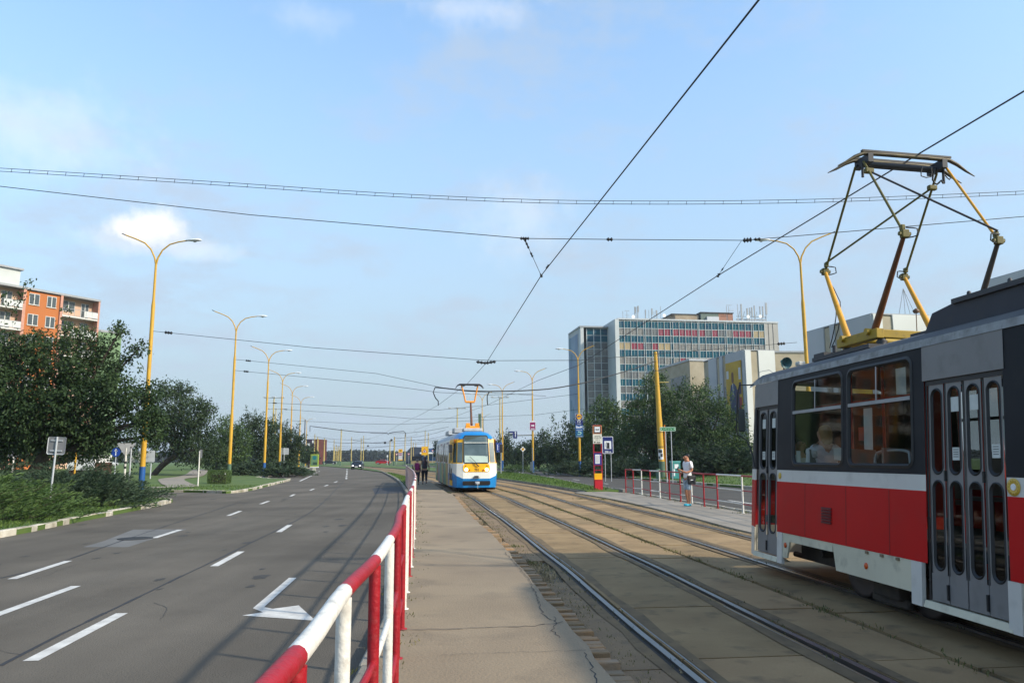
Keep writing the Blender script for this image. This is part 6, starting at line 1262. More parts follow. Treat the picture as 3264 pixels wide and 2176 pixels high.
m = MB(); q = AF(ta(10, 850), -3.2, HA + 3.2); m.tube([q, (q[0], q[1], q[2] + 4.5)], .03, 5)
for z in (2.0, 2.9, 4.2): m.tube([(q[0] - .7, q[1], q[2] + z), (q[0] + .7, q[1], q[2] + z)], .02, 5)
m.build('aerial', DARK, ap)
# green block and others behind
c_ = at(388, 1066, 150.); o = empty('apartment_building', (c_.x, 150, 0), 0, 'pale green gable wall showing beyond the big left tree', 'building'); AG = lambda t, d, z: (-.55 * t + .83 * d, -.83 * t - .55 * d, z); m = MB(); bx(m, AG, (0, 6), (-12, 0), (0, c_.z), 0); m.build('green_wall', mat('facade_green', hx('8fae80', .6), .8, vs=.4, c2=hx('7f9f70', .6)), o); m = MB(); bx(m, AG, (-.1, 6.1), (-12.1, .1), (c_.z, c_.z + .4)); m.build('roof_edge', GREY, o)
c_ = at(345, 1058, 160.)
# brick block beyond the advertising board
c_ = at(978, 1399, 260.); o = empty('brick_building', (c_.x, 260., 0), R(-5), 'dark brick-red block beyond the green advertising board', 'building'); m = MB(); bx(m, ID, (0, 2.6), (0, 10), (0, c_.z), 0); bx(m, ID, (2.62, 3.6), (0, 10), (0, c_.z), 1); m.build('wall', [mat('brick_dark', hx('4a3550', .6), .8, vs=.5), mat('brick_red', hx('8a3c30', .4), .8, vs=.8, c2=hx('6a2c26', .4))], o)
m = MB(); bx(m, ID, (.3, 1.1), (-.1, -.01), (c_.z - 2.3, c_.z - 1.4)); bx(m, ID, (1.9, 2.4), (-.1, -.01), (c_.z - 1.3, c_.z - .4)); m.build('white_sign', SWHITE, o)
# gabled dark building, blue wall
a_, b_ = at(1293, 1462, 270), at(1362, 1462, 270); zt_ = at(1300, 1424, 270).z; o = empty('gabled_building', (a_.x, 270, 0), 0, 'dark slate building with a cut-gable roof behind the fuel price sign', 'building'); wd = b_.x - a_.x
m = MB(); m.prism([(0, 0), (wd, 0), (wd, zt_ * .62), (wd * .72, zt_ * .98), (wd * .35, zt_), (wd * .22, zt_ * .98), (0, zt_ * .66)], lambda a, b, t: (a, t, b), 0, 14); m.build('wall', mat('slate_dark', hx('4a5468', .6), .7, vs=.2), o); m = MB(); m.prism([(wd * .3, 0), (wd, 0), (wd, zt_ * .45), (wd * .3, zt_ * .45)], lambda a, b, t: (a, t, b), -.3, -.02); m.build('porch', mat('porch_dark', hx('2a2228', .7), .7), o)
a_, b_ = at(1345, 1462, 262), at(1420, 1462, 262); zt_ = at(1340, 1440, 262).z; o = empty('shop_building', (a_.x, 262, 0), 0, 'low blue shop with a white canopy left of the blue tram', 'building'); m = MB(); bx(m, ID, (0, b_.x - a_.x), (0, 12), (0, zt_ + 1.2)); m.build('wall', mat('shop_blue', hx('2a5a8c', .7), .7), o); m = MB(); bx(m, ID, (-.6, b_.x - a_.x), (-1.5, .1), (zt_ - .6, zt_ - .1)); m.build('canopy', SWHITE, o)
# white kiosk under the left trees
a_, b_ = at(214, 1487, 70), at(300, 1487, 70); zt_ = at(250, 1450, 70).z; o = empty('kiosk', (a_.x, 70, .3), 0, 'low white kiosk half hidden under the big left tree', 'kiosk'); m = MB(); bx(m, ID, (0, b_.x - a_.x), (0, 3), (.55, zt_ - .3)); m.build('body', SWHITE, o); m = MB(); bx(m, ID, (.1, b_.x - a_.x - .1), (.1, 2.9), (-.2, .55)); bx(m, ID, (b_.x - a_.x + .01, b_.x - a_.x + .1), (.1, 2.9), (0, 1.2)); m.build('plinth', mat('plinth_brown', hx('5a3426', .7), .8), o)
# low dull wall and construction heap at the far junction
a_ = at(1310, 1468, 215); b_ = at(1420, 1468, 215); m = MB(); bx(m, ID, (0, b_.x - a_.x), (0, .5), (0, 1.0)); o = m.build('barrier_wall', mat('heap', hx('b09a72', .7), .9, vs=.4, c2=hx('8f7f5c'))); o.location = (a_.x, 215, .1); tag(o, 'low sandy barrier beyond the two walking women', 'wall')
# ------------------------------------------------------------------ vegetation
def leaf_mesh(name, P, D, S, m, parent=None, ar=.5):
    """one small rhombic leaf per point; P centres, D directions, S sizes"""
    n = len(P); r = rng.normal(size=(n, 3)); D = D / np.linalg.norm(D, axis=1, keepdims=True); X = np.cross(D, r); X /= np.linalg.norm(X, axis=1, keepdims=True) + 1e-9
    S = S[:, None]; V = np.stack([P - D * S * .5, P + X * S * ar * .5, P + D * S * .5, P - X * S * ar * .5], 1).reshape(-1, 3)
    me = bpy.data.meshes.new(name); me.vertices.add(4 * n); me.vertices.foreach_set('co', V.astype(np.float32).ravel())
    me.loops.add(4 * n); me.loops.foreach_set('vertex_index', np.arange(4 * n, dtype=np.int32)); me.polygons.add(n)
    me.polygons.foreach_set('loop_start', np.arange(0, 4 * n, 4, dtype=np.int32)); me.polygons.foreach_set('loop_total', np.full(n, 4, dtype=np.int32))
    me.materials.append(m); me.update(calc_edges=True); o = bpy.data.objects.new(name, me); col.objects.link(o); o.parent = parent; return o
DK = 1.9
BARK = mat('bark', (.035, .027, .02), .95, vs=5, c2=(.07, .053, .038), bump=.8, bs=20)
def leafmat(nm, c, c2, isl=.45): return mat(nm, c, .65, vs=.35, c2=c2, island=isl, leaf=True, spec=.25)
LF1 = leafmat('leaf_dark', (.027, .054, .018), (.052, .084, .028)); LF2 = leafmat('leaf_deep', (.028, .052, .024), (.052, .080, .032)); LF3 = leafmat('leaf_olive', (.046, .084, .028), (.08, .125, .036)); LF4 = leafmat('leaf_fresh', (.07, .12, .03), (.11, .16, .045))
JN = leafmat('juniper', (.035, .06, .032), (.066, .10, .052), .35); JN2 = leafmat('juniper_bright', (.06, .11, .03), (.10, .15, .04), .35)
def tree(name, label, base, blobs, Y, leaf, dens, m, zs=None, trunk_r=.16, depthk=.9, lean=(0, 0), shoots=(), group='trees', clump=.45, cat='tree', reach=1.0, flat=.75, fork=.35):
    """blobs in photo pixels (x, y, radius) placed at depth Y (+ optional depth offset as 4th value)"""
    bx_, by = (base[0] - 1632) / FPX * Y, Y
    p0 = at(base[0], base[1], Y); z0 = gz(p0.x, Y); o = empty(name, (p0.x, Y, z0), 0, label, cat, group)
    B = []
    for b in blobs:
        dy = (b[3] if len(b) > 3 else random.uniform(-.5, .5) * b[2] / FPX * Y); c = at(b[0], b[1], Y + dy); B.append((Vector((c.x - p0.x, dy, c.z - z0)), b[2] / FPX * (Y + dy)))
    top = sum((b[0] for b in B), Vector()) / len(B); fk = Vector((top.x * .25 + lean[0], 0, max(.6, top.z * fork)))
    mb = MB(); mb.tube(catmull([(0, 0, -.3), (fk.x * .45, 0, fk.z * .5), tuple(fk)], .3), [trunk_r * 1.3, trunk_r, trunk_r * .85][:1] * 1 if False else trunk_r, 9)
    for c, r in B:
        if c.z < fk.z: continue
        mid = fk.lerp(c, .5) + Vector((random.uniform(-.2, .2), random.uniform(-.2, .2), random.uniform(0, .3))) * r
        mb.tube([fk, mid, c], [trunk_r * .6, trunk_r * .35, trunk_r * .12], 6)
        for _ in range(3):
            d = Vector(rng.normal(size=3)).normalized() * r * .7; mb.tube([c, c + d * .5 + Vector((0, 0, .05)), c + d], [trunk_r * .12, trunk_r * .08, .01], 4)
    mb.build('trunk', BARK, o)
    Ps, Ds, Ss = [], [], []
    for c, r in B:
        ncl = int(max(8, DK * dens * (r / clump) ** 2))
        u = rng.normal(size=(ncl, 3)); u /= np.linalg.norm(u, axis=1, keepdims=True); rad = r * (.35 + .65 * rng.random(ncl) ** .45) * rng.uniform(.8, 1.18 * reach, ncl)
        cc_ = np.array(c) + u * rad[:, None] * np.array([1, depthk, .92])
        k = rng.integers(9, 18, ncl); idx = np.repeat(np.arange(ncl), k); nn = len(idx)
        tw = u[idx] * .6 + rng.normal(size=(nn, 3)) * .55; tw[:, 2] -= .1
        P = cc_[idx] + rng.normal(size=(nn, 3)) * clump * np.array([.5, .5, .5 * flat]) + u[idx] * rng.uniform(-.3, .6, nn)[:, None] * clump
        D = tw + np.array([0, 0, -.25]); Ps.append(P); Ds.append(D); Ss.append(leaf * rng.uniform(.6, 1.3, nn))
    for sh in shoots:    # upright leafy shoots: (px,py base, px,py tip)
        a = at(sh[0], sh[1], Y); b = at(sh[2], sh[3], Y); a = np.array((a.x - p0.x, 0, a.z - z0)); b = np.array((b.x - p0.x, 0, b.z - z0)); n = int(np.linalg.norm(b - a) / leaf * 9); t = rng.random(n)
        P = a + (b - a) * t[:, None] + rng.normal(size=(n, 3)) * leaf * (1.3 - .8 * t[:, None]); D = (b - a) / np.linalg.norm(b - a) + rng.normal(size=(n, 3)) * .6; Ps.append(P); Ds.append(D); Ss.append(leaf * rng.uniform(.6, 1.2, n))
    leaf_mesh('crown', np.concatenate(Ps), np.concatenate(Ds), np.concatenate(Ss), m, o); return o
GT = 'trees behind the left lawn'; GT2 = 'trees on the right verge'
tree('broadleaf_tree', 'big dark leafy tree at the left edge, its branches reaching the tallest lamp', (62, 1562),
     [(60, 1250, 115), (-80, 1190, 140), (190, 1150, 85), (290, 1190, 80), (110, 1330, 110), (250, 1300, 95), (370, 1240, 60, -1), (395, 1150, 26), (440, 1112, 20), (380, 1060, 24), (330, 1100, 34), (258, 1066, 28), (210, 1045, 22), (100, 1100, 52), (20, 1120, 48), (320, 1380, 55), (430, 1300, 62, .6), (470, 1255, 36, .4), (465, 1350, 48, -.4), (180, 1400, 50), (40, 1380, 80), (300, 1430, 30), (500, 1330, 30, -.3), (-60, 1350, 120), (505, 1385, 22, -.4), (230, 1420, 42)], 34, .155, 9.0, LF1, trunk_r=.24, lean=(.5, 0),
     shoots=((420, 1115, 474, 1092), (30, 1030, 70, 930), (60, 950, 105, 890), (200, 1010, 222, 980), (375, 1050, 385, 1020), (440, 1170, 455, 1185), (15, 980, 10, 930)), clump=.30, group=GT, reach=1.08, fork=.42)
tree('broadleaf_tree', 'dense rounded dark tree with a slanting trunk right of the tallest left lamp', (483, 1496), [(545, 1290, 62), (600, 1320, 66), (640, 1370, 46), (560, 1390, 80), (620, 1430, 62), (525, 1235, 26), (580, 1243, 30), (655, 1310, 30), (500, 1370, 50), (680, 1430, 30), (640, 1290, 20)], 74, .24, 7, LF2, trunk_r=.28, lean=(1.5, 0), clump=.5, group=GT)
tree('broadleaf_tree', 'ragged green tree just left of the second lamp', (735, 1500), [(705, 1400, 40), (735, 1370, 32), (690, 1460, 45), (745, 1465, 40), (750, 1430, 50), (720, 1345, 16), (770, 1390, 30)], 92, .26, 6, LF3, trunk_r=.18, clump=.5, group=GT, shoots=((700, 1370, 698, 1330), (730, 1350, 726, 1318), (760, 1380, 772, 1340)))
tree('broadleaf_tree', 'ragged tree with spiky top between the second and third lamps', (828, 1500), [(800, 1345, 28), (830, 1375, 45), (790, 1400, 45), (805, 1455, 50), (850, 1465, 38), (845, 1430, 45), (860, 1360, 22)], 98, .26, 6.5, LF2, trunk_r=.2, clump=.5, group=GT, shoots=((790, 1340, 786, 1295), (810, 1335, 815, 1300), (830, 1345, 838, 1312), (862, 1350, 872, 1322)))
tree('broadleaf_tree', 'ragged tree behind the two-legged direction sign', (920, 1500), [(895, 1385, 34), (925, 1405, 36), (890, 1430, 42), (935, 1445, 36), (905, 1460, 40), (955, 1400, 16)], 106, .28, 6.5, LF2, trunk_r=.2, clump=.5, group=GT, shoots=((890, 1360, 893, 1318), (910, 1370, 920, 1335), (940, 1385, 955, 1350), (955, 1395, 972, 1385)))
tree('broadleaf_tree', 'dark tree far behind the hedge, between the rounded tree and the second lamp', (690, 1500), [(670, 1440, 40), (700, 1425, 30), (655, 1460, 38), (730, 1455, 32)], 104, .3, 6, LF2, trunk_r=.2, clump=.55, group=GT)
tree('broadleaf_tree', 'dark tree beside the green advertising board', (985, 1480), [(975, 1440, 24), (995, 1452, 20), (965, 1458, 22)], 145, .4, 5, LF2, trunk_r=.2, clump=.6, group=GT)
tree('broadleaf_tree', 'shaded tree filling the background behind the kiosk', (140, 1490), [(60, 1420, 80), (160, 1430, 70), (260, 1420, 70), (350, 1410, 70), (420, 1430, 55), (20, 1440, 60), (100, 1380, 70), (-40, 1420, 80), (200, 1370, 60)], 62, .26, 7, LF2, trunk_r=.3, clump=.6, group=GT)
tree('bushy_tree', 'tallest bushy tree behind the yellow tension pole', (2080, 1490), [(2085, 1255, 48), (2060, 1330, 68), (2115, 1380, 82), (2090, 1215, 28), (2055, 1440, 75), (2130, 1450, 70), (2020, 1380, 50), (2135, 1290, 40), (2030, 1290, 26)], 76, .24, 7.5, LF3, trunk_r=.25, clump=.5, group=GT2, shoots=((2085, 1220, 2080, 1160), (2110, 1230, 2118, 1180), (2060, 1240, 2050, 1195), (2030, 1270, 2020, 1230), (2140, 1270, 2150, 1215), (2000, 1350, 1988, 1320)))
tree('bushy_tree', 'wide bushy tree with upright shoots left of the red tram front', (2230, 1490), [(2225, 1275, 46), (2190, 1345, 66), (2275, 1345, 62), (2330, 1400, 55), (2265, 1430, 75), (2300, 1300, 34), (2180, 1250, 26), (2345, 1340, 32), (2190, 1430, 60), (2360, 1440, 50)], 73, .24, 7.5, LF3, trunk_r=.25, clump=.5, group=GT2, shoots=((2180, 1250, 2182, 1195), (2205, 1260, 2206, 1200), (2240, 1250, 2250, 1205), (2280, 1280, 2290, 1230), (2320, 1300, 2335, 1245), (2350, 1330, 2372, 1290), (2260, 1250, 2258, 1215)))
tree('bushy_tree', 'dense green tree in front of the office block entrance wing', (1930, 1495), [(1925, 1300, 34), (1900, 1360, 52), (1955, 1375, 50), (1925, 1430, 65), (1985, 1430, 50), (1880, 1430, 45), (1960, 1320, 26)], 82, .26, 7, LF3, trunk_r=.2, clump=.5, group=GT2, shoots=((1915, 1285, 1912, 1255), (1935, 1290, 1945, 1262), (1960, 1305, 1968, 1275), (1890, 1330, 1880, 1300)))
tree('bushy_tree', 'tree with two bare leafy spires left of the plated lamp post', (1800, 1490), [(1800, 1430, 45), (1840, 1400, 36), (1765, 1440, 38), (1850, 1440, 40), (1820, 1370, 22), (1780, 1468, 28), (1830, 1470, 28)], 98, .28, 6, LF2, trunk_r=.2, clump=.5, group=GT2, shoots=((1770, 1420, 1760, 1325), (1790, 1410, 1800, 1310), (1780, 1400, 1775, 1350), (1830, 1370, 1838, 1325), (1750, 1430, 1742, 1370)))
tree('bushy_tree', 'low dark tree right of the purple arrow sign', (1715, 1490), [(1720, 1425, 34), (1745, 1440, 30), (1695, 1445, 32), (1735, 1395, 20), (1720, 1468, 24), (1755, 1468, 24)], 112, .3, 6.5, LF2, trunk_r=.2, clump=.55, group=GT2, shoots=((1730, 1390, 1730, 1365), (1745, 1400, 1752, 1375)))
tree('bushy_tree', 'low dark tree between the diamond sign and the purple-sign lamp', (1675, 1485), [(1672, 1432, 26), (1690, 1420, 20), (1660, 1450, 26), (1675, 1466, 22), (1650, 1468, 20)], 125, .34, 6, LF2, trunk_r=.2, clump=.6, group=GT2)
tree('bushy_tree', 'dark tree behind the blue lane sign', (1610, 1480), [(1600, 1420, 26), (1625, 1435, 28), (1580, 1440, 26), (1615, 1395, 14), (1640, 1450, 22), (1600, 1464, 20), (1625, 1466, 20)], 135, .36, 6, LF2, trunk_r=.2, clump=.6, group=GT2, shoots=((1590, 1400, 1588, 1370), (1612, 1390, 1618, 1365)))
tree('bushy_tree', 'dark tree close to the left side of the blue tram', (1400, 1462), [(1398, 1432, 18), (1405, 1448, 18), (1393, 1412, 8)], 200, .45, 5, LF2, trunk_r=.2, clump=.6, group='distant trees')
for (x, y, lb) in ((-25, 15, 'first added street tree on the left lawn beside the camera, outside the picture'), (-26, 4, 'second added street tree on the left lawn, outside the picture'), (-24, 24.5, 'added street tree left of the big dark tree, just outside the picture')):  # unseen trees added to darken what the tram windows reflect
    base = proj_px = None; k = FPX / 34.0; cx_ = 1632 + x * k
    o = tree('broadleaf_tree', lb, (cx_, 1572), [(cx_ + a, b, r) for a, b, r in ((0, 1150, 150), (-150, 1240, 130), (150, 1240, 130), (0, 1300, 160), (-60, 1020, 110), (90, 1040, 100), (130, 1380, 90), (-130, 1380, 90))], 34, .26, 5, LF1, trunk_r=.22, clump=.5, group=GT, fork=.3)
    o.location.y = y; o.location.z = gz(x, y)
# rounded shrubs and hedge
def shrub(label, px, py, Y, rpx, m=LF2, leaf=.12, sq=.6, name='shrub', group=None, dens=14):
    c = at(px, py, Y); z = gz(c.x, Y); r = rpx / FPX * Y; o = empty(name, (c.x, Y, z), 0, label, 'shrub', group); mb = MB()
    for _ in range(5): a = random.uniform(0, 6.28); mb.tube([(0, 0, -.05), (.3 * r * math.cos(a), .3 * r * math.sin(a), r * sq * .7)], [.03, .01], 5)
    mb.build('stems', BARK, o); n = int(dens * (r / leaf) ** 2); u = rng.normal(size=(n, 3)); u[:, 2] = abs(u[:, 2]); u /= np.linalg.norm(u, axis=1, keepdims=True); rr = r * (.75 + .3 * rng.random(n)) * (1 + .15 * np.sin(u[:, 0] * 7 + u[:, 1] * 5)); P = u * rr[:, None] * np.array([1, .8, sq * 1.4]); leaf_mesh('foliage', P, u + rng.normal(size=(n, 3)) * .7, leaf * rng.uniform(.6, 1.3, n), m, o); return o
shrub('rounded dark shrub at the road edge before the green advertising board', 958, 1497, 92, 24, LF2, .16); shrub('grassy mound-like shrub right of the blue lane sign', 1650, 1484, 88, 46, LF4, .14, .35); shrub('small dark shrub between lamp and railing at the right verge', 1785, 1492, 86, 30, LF2, .16, .4)
hc = at(700, 1517, 52); o = empty('hedge', (hc.x, 52, gz(hc.x, 52)), .05, 'clipped block hedge beside the second left lamp', 'hedge'); mb = MB(); mb.box((0, 0, .3), (.9, .5, .6)); mb.build('stems', BARK, o)
n = 9000; P = rng.uniform(-1, 1, (n, 3)); ax_ = rng.integers(0, 3, n); P[np.arange(n), ax_] = np.sign(P[np.arange(n), ax_]) * rng.uniform(.93, 1.03, n); P = P * np.array([.62, .55, .42]) + np.array([0, 0, .46]); leaf_mesh('foliage', P, rng.normal(size=(n, 3)), .06 * rng.uniform(.6, 1.3, n), LF4, o)
# spreading junipers: fans of feathery sprays
def juniper(label, x, y, rx, ry, h, nf, m, leaf=.07, per=70, z=None, group='spreading junipers'):
    z = gz(x, y) if z is None else z; o = empty('juniper_bush', (x, y, z), 0, label, 'juniper', group); mb = MB(); Ps, Ds, Ss = [], [], []
    for i in range(nf):
        ox, oy = rng.normal() * rx * .42, rng.normal() * ry * .42; a = math.atan2(oy, ox) + rng.normal() * .9; L_ = rng.uniform(.45, 1.0) * min(rx, ry, 1.6) * .9; up = rng.uniform(.05, 1.05); k = 1 - min(1, math.hypot(ox / rx, oy / ry)); zb = h * .55 * k
        t = np.sort(rng.random(per)); cx, cy = ox + L_ * t * math.cos(a), oy + L_ * t * math.sin(a); cz = zb + h * up * (t ** .8) * (1 - .35 * t ** 2) * (0.6 + .5 * k); wv = .11 * (1 - .6 * t) * L_
        s_ = rng.uniform(-1, 1, per); P = np.stack([cx - math.sin(a) * s_ * wv, cy + math.cos(a) * s_ * wv, cz + rng.normal(size=per) * .03 - abs(s_) * .05], 1); D = np.stack([math.cos(a) - math.sin(a) * s_ * .9, math.sin(a) + math.cos(a) * s_ * .9, np.full(per, up * .5)], 1) + rng.normal(size=(per, 3)) * .25; Ps.append(P); Ds.append(D); Ss.append(leaf * rng.uniform(.7, 1.6, per))
        if i % 6 == 0: mb.tube([(ox * .3, oy * .3, -.05), (ox, oy, zb * .8), (float(cx[-1]), float(cy[-1]), float(cz[-1]))], [.025, .015, .006], 4)
    mb.build('stems', BARK, o); leaf_mesh('sprays', np.concatenate(Ps), np.concatenate(Ds), np.concatenate(Ss) * 1.5, m, o, .2); return o
juniper('bright green juniper at the road edge in the lower left corner', -14.6, 21.2, 2.4, 2.6, 1.05, 330, JN2, .075, 70)
juniper('bright green juniper lying low at the left picture edge behind the first one', -17.5, 24.2, 2.2, 2.2, 1.0, 240, JN2, .075, 60)
juniper('grey-green juniper right behind the square sign pole', -15.6, 27.4, 2.6, 2.2, 1.15, 360, JN, .08, 70)
juniper('grey-green juniper between the big left tree trunk and the square sign', -19.0, 28.5, 2.6, 2.4, 1.2, 300, JN, .08, 70)
juniper('large grey-green juniper in the middle of the bed before the tallest lamp', -17.4, 30.3, 2.8, 1.7, 1.25, 360, JN, .08, 70)
juniper('dark juniper clump at the kerb below the tallest lamp base', -15.6, 29.0, 1.2, 1.1, .85, 170, JN, .075, 60)
juniper('juniper reaching towards the blue lamp base from the left', -17.8, 31.8, 1.4, .7, .9, 150, JN, .075, 60)
for i, (px, py, Y, rx, h, nf, lb) in enumerate(((800, 1506, 78, 2.6, 1.3, 180, 'juniper bed behind the third left lamp base'), (870, 1508, 78, 2.8, 1.3, 200, 'juniper mound in front of the two-legged sign'), (905, 1512, 74, 2.2, .9, 150, 'low juniper at the lay-by kerb'),
    (1850, 1497, 74, 3.0, 1.5, 180, 'low juniper under the plated lamp post'), (2010, 1500, 68, 2.8, 1.5, 180, 'juniper between the petrol sign and the tension pole'), (2060, 1500, 66, 2.2, 1.3, 150, 'juniper just left of the tension pole foot'), (2260, 1500, 61, 2.6, 2.2, 230, 'tall spreading juniper right behind the waiting man'), (2330, 1503, 59, 2.4, 1.8, 210, 'juniper at the right, nearest the red tram front'), (2390, 1506, 60, 2.4, 1.7, 190, 'juniper half hidden by the red tram front'), (2200, 1500, 63, 2.2, 1.2, 150, 'low juniper behind the recycling container'), (1930, 1497, 72, 2.4, 1.3, 150, 'juniper behind the petrol station sign'))):
    c = at(px, py, Y); juniper(lb, c.x, Y, rx, rx * .8, h, nf, JN, .15, 50)
# grass blades, weeds
def blades(name, pts, h, m, label, cat):
    P = np.array(pts); n = len(P); D = rng.normal(size=(n, 3)) * .35 + np.array([0, 0, 1.]); S = h * rng.uniform(.5, 1.4, n); P[:, 2] += S * .35
    o = leaf_mesh(name, P, D, S, m, None, .22); return tag(o, label, cat, kind='stuff')
pts = []
while len(pts) < 42000:
    x, y = random.uniform(-30, -11), random.uniform(14, 48)
    if random.random() > (20 / max(18, y)) ** 1.3: continue
    if inpoly(x, y, [(p.x - .2, p.y) for p in kA[::3]] + [(-60, 50), (-60, -14)]): pts.append((x, y, zA(x, y)))
    elif inpoly(x, y, [(p.x, p.y) for p in kB[::3]] + [(-34, 92), (-120, 110)]): pts.append((x, y, zB(x, y)))
blades('lawn_grass', pts, .10, BLADE, 'short bright grass on the left lawn and island', 'grass')
pts = []; mp = [(p.x + 1.9, p.y) for p in t2 if p.y > 38.5] + [(p.x - .25, p.y) for p in kN[::-1] if p.y > 38.5]; mp2 = [(p.x + .3, p.y) for p in kR if p.y > 33] + [(p.x - 1.95, p.y) for p in t1[::-1] if p.y > 35.5]
while len(pts) < 16000:
    x, y = random.uniform(-16, 5), random.uniform(33, 90)
    if inpoly(x, y, mp): pts.append((x, y, .10))
    elif inpoly(x, y, mp2) and not (xat(fen, y) + .3 < x < xat(fen, y) + 1.8 and y < 57): pts.append((x, y, .10))
blades('median_grass', pts, .13, BLADE, 'long grass on the strips between the tracks and the carriageways', 'grass')
pts = []
while len(pts) < 14000:
    y = random.uniform(30, 90); x = xat(kF, y) + .25 + random.random() ** 1.4 * 9
    pts.append((x, y, zF(x, y)))
blades('verge_grass', pts, .14, BLADE, 'grass on the far verge behind the right carriageway', 'grass')
pts = []
def tuft(x, y, z, n, r): 
    for _ in range(n): pts.append((x + random.gauss(0, r), y + random.gauss(0, r), z))
for s in range(900):   # joint between the two tracks and slab joints
    q = F1(random.uniform(8, 75), 1.62 + random.gauss(0, .03)); tuft(q.x, q.y, -.01, random.choice((0, 2, 4, 9)), .05)
for s in range(260): q = F1(random.uniform(9, 60), random.choice((-.66, .66, -.80, .80)) + random.gauss(0, .02)); tuft(q.x, q.y, -.01, 4, .04)
for s in range(200): q = F2(random.uniform(9, 60), random.choice((-.66, .66, -.80)) + random.gauss(0, .02)); tuft(q.x, q.y, -.01, 4, .04)
for s in range(170): q = Fp(random.uniform(13, min(44, Lp)), .42 + random.gauss(0, .12)); tuft(q.x, q.y, -.02, random.choice((3, 8, 14)), .05)
for s in range(150): y = random.uniform(3, 34); tuft(xat(fen, y) + random.uniform(-.3, .16) + (.1 if y > 14 else 0), y, .13, random.choice((6, 14)), .07)
for s in range(420): i = random.randrange(2, len(flp) - 14); p = flp[i]; tuft(p.x - .06 + random.gauss(0, .03), p.y + random.uniform(-.4, .4), -.01, random.choice((0, 4, 10)), .05)
for s in range(60): q = rposts[random.randrange(0, 12)]; tuft(q[0] + random.gauss(0, .15), q[1] + random.gauss(0, .15), .04, 8, .06)
for (px, py, n, r) in ((1455, 1585, 160, .13), (1490, 1588, 120, .12), (1530, 1632, 120, .12), (1640, 1742, 60, .07), (1850, 1590, 120, .12), (1920, 1592, 120, .1), (2260, 1652, 60, .08), (1758, 1912, 60, .05), (1690, 1795, 60, .06), (1430, 1570, 160, .2)): x, y = g(px, py, 0); tuft(x, y, .0, n, r)
blades('weeds', pts, .048, WEED, 'weeds and dry tufts in the joints of slabs, kerbs and platform edges', 'weeds')
# far wood at the horizon: one dark undulating mass
FW = leafmat('far_wood', (.03, .045, .035), (.045, .062, .045), .3)
Ps = []; Xs = np.linspace(-520, 520, 420)
for x in Xs:
    if -60 < x: hgt = 6.2 + 1.0 * math.sin(x * .05) + .6 * math.sin(x * .19 + 1)
    else: hgt = 6.8 + 1.2 * math.sin(x * .04)
    n = 130; P = np.stack([x + rng.normal(size=n) * 2.2, 560 + rng.uniform(0, 10, n), rng.random(n) ** .8 * hgt * rng.uniform(.85, 1.05, n)], 1); Ps.append(P)
P = np.concatenate(Ps); fw = leaf_mesh('far_wood', P, rng.normal(size=P.shape), rng.uniform(.8, 2.4, len(P)), FW, None, .9); tag(fw, 'dark bluish wood along the horizon', 'wood', kind='stuff')
mb = MB(); mb.box((0, 575, 2.2), (1040, 4, 4.4)); o = mb.build('hills', mat('hill_dark', (.03, .042, .036), .95), kind='structure')
# ------------------------------------------------------------------ people
def skin_mesh(name, V, E, m, parent=None, sub=2, root=0):
    """V: (x,y,z,r) joints, E: edges -> one continuous skinned surface"""
    me = bpy.data.meshes.new(name); me.from_pydata([v[:3] for v in V], E, []); o = bpy.data.objects.new(name, me); col.objects.link(o)
    sk = o.modifiers.new('skin', 'SKIN'); sk.use_smooth_shade = True
    for i, v in enumerate(V):
        d = me.skin_vertices[0].data[i]; r = v[3]; d.radius = (r, r) if not isinstance(r, tuple) else r; d.use_root = (i == root)
    sb = o.modifiers.new('sub', 'SUBSURF'); sb.levels = sub; sb.render_levels = sub
    bpy.context.view_layer.update(); dg = bpy.context.evaluated_depsgraph_get(); nm = bpy.data.meshes.new_from_object(o.evaluated_get(dg))
    for p in nm.polygons: p.use_smooth = True
    nm.materials.clear(); nm.materials.append(m); nm.name = name; o.modifiers.clear(); o.data = nm; bpy.data.meshes.remove(me); o.parent = parent; return o
SKIN = mat('skin', hx('c98a66', .75), .55, var=.06, vs=20); SKIN2 = mat('skin_pale', hx('d8a88c', .75), .55, var=.05, vs=20)
HAIRD = mat('hair_dark', (.02, .014, .011), .6, var=.3, vs=40); HAIRB = mat('hair_blond', hx('b09058', .75), .6, vs=40); HAIRP = mat('hair_plum', (.05, .015, .022), .5, vs=40); HAIRG = mat('hair_grey', hx('8c8078', .7), .7, vs=40)
TSH = mat('shirt_white', (.72, .72, .74), .8, var=.05, vs=8); SHO = mat('shorts_pale', hx('a9bccb', .8), .85, var=.08, vs=10); SHOE = mat('shoe_cyan', hx('16a6c0', .9), .5)
def head(V, E, nk, c, f, r=.088):
    """neck joint index nk, head centre c, facing unit f (x,y): skull, face, jaw as skin joints"""
    fx, fy = f; i = len(V)
    V += [(c[0] - fx * .012, c[1] - fy * .012, c[2] - .03, .072), (c[0] - fx * .015, c[1] - fy * .015, c[2] + .055, r), (c[0] + fx * .045, c[1] + fy * .045, c[2] - .055, .048)]
    E += [(nk, i), (i, i + 1), (i, i + 2)]; return i
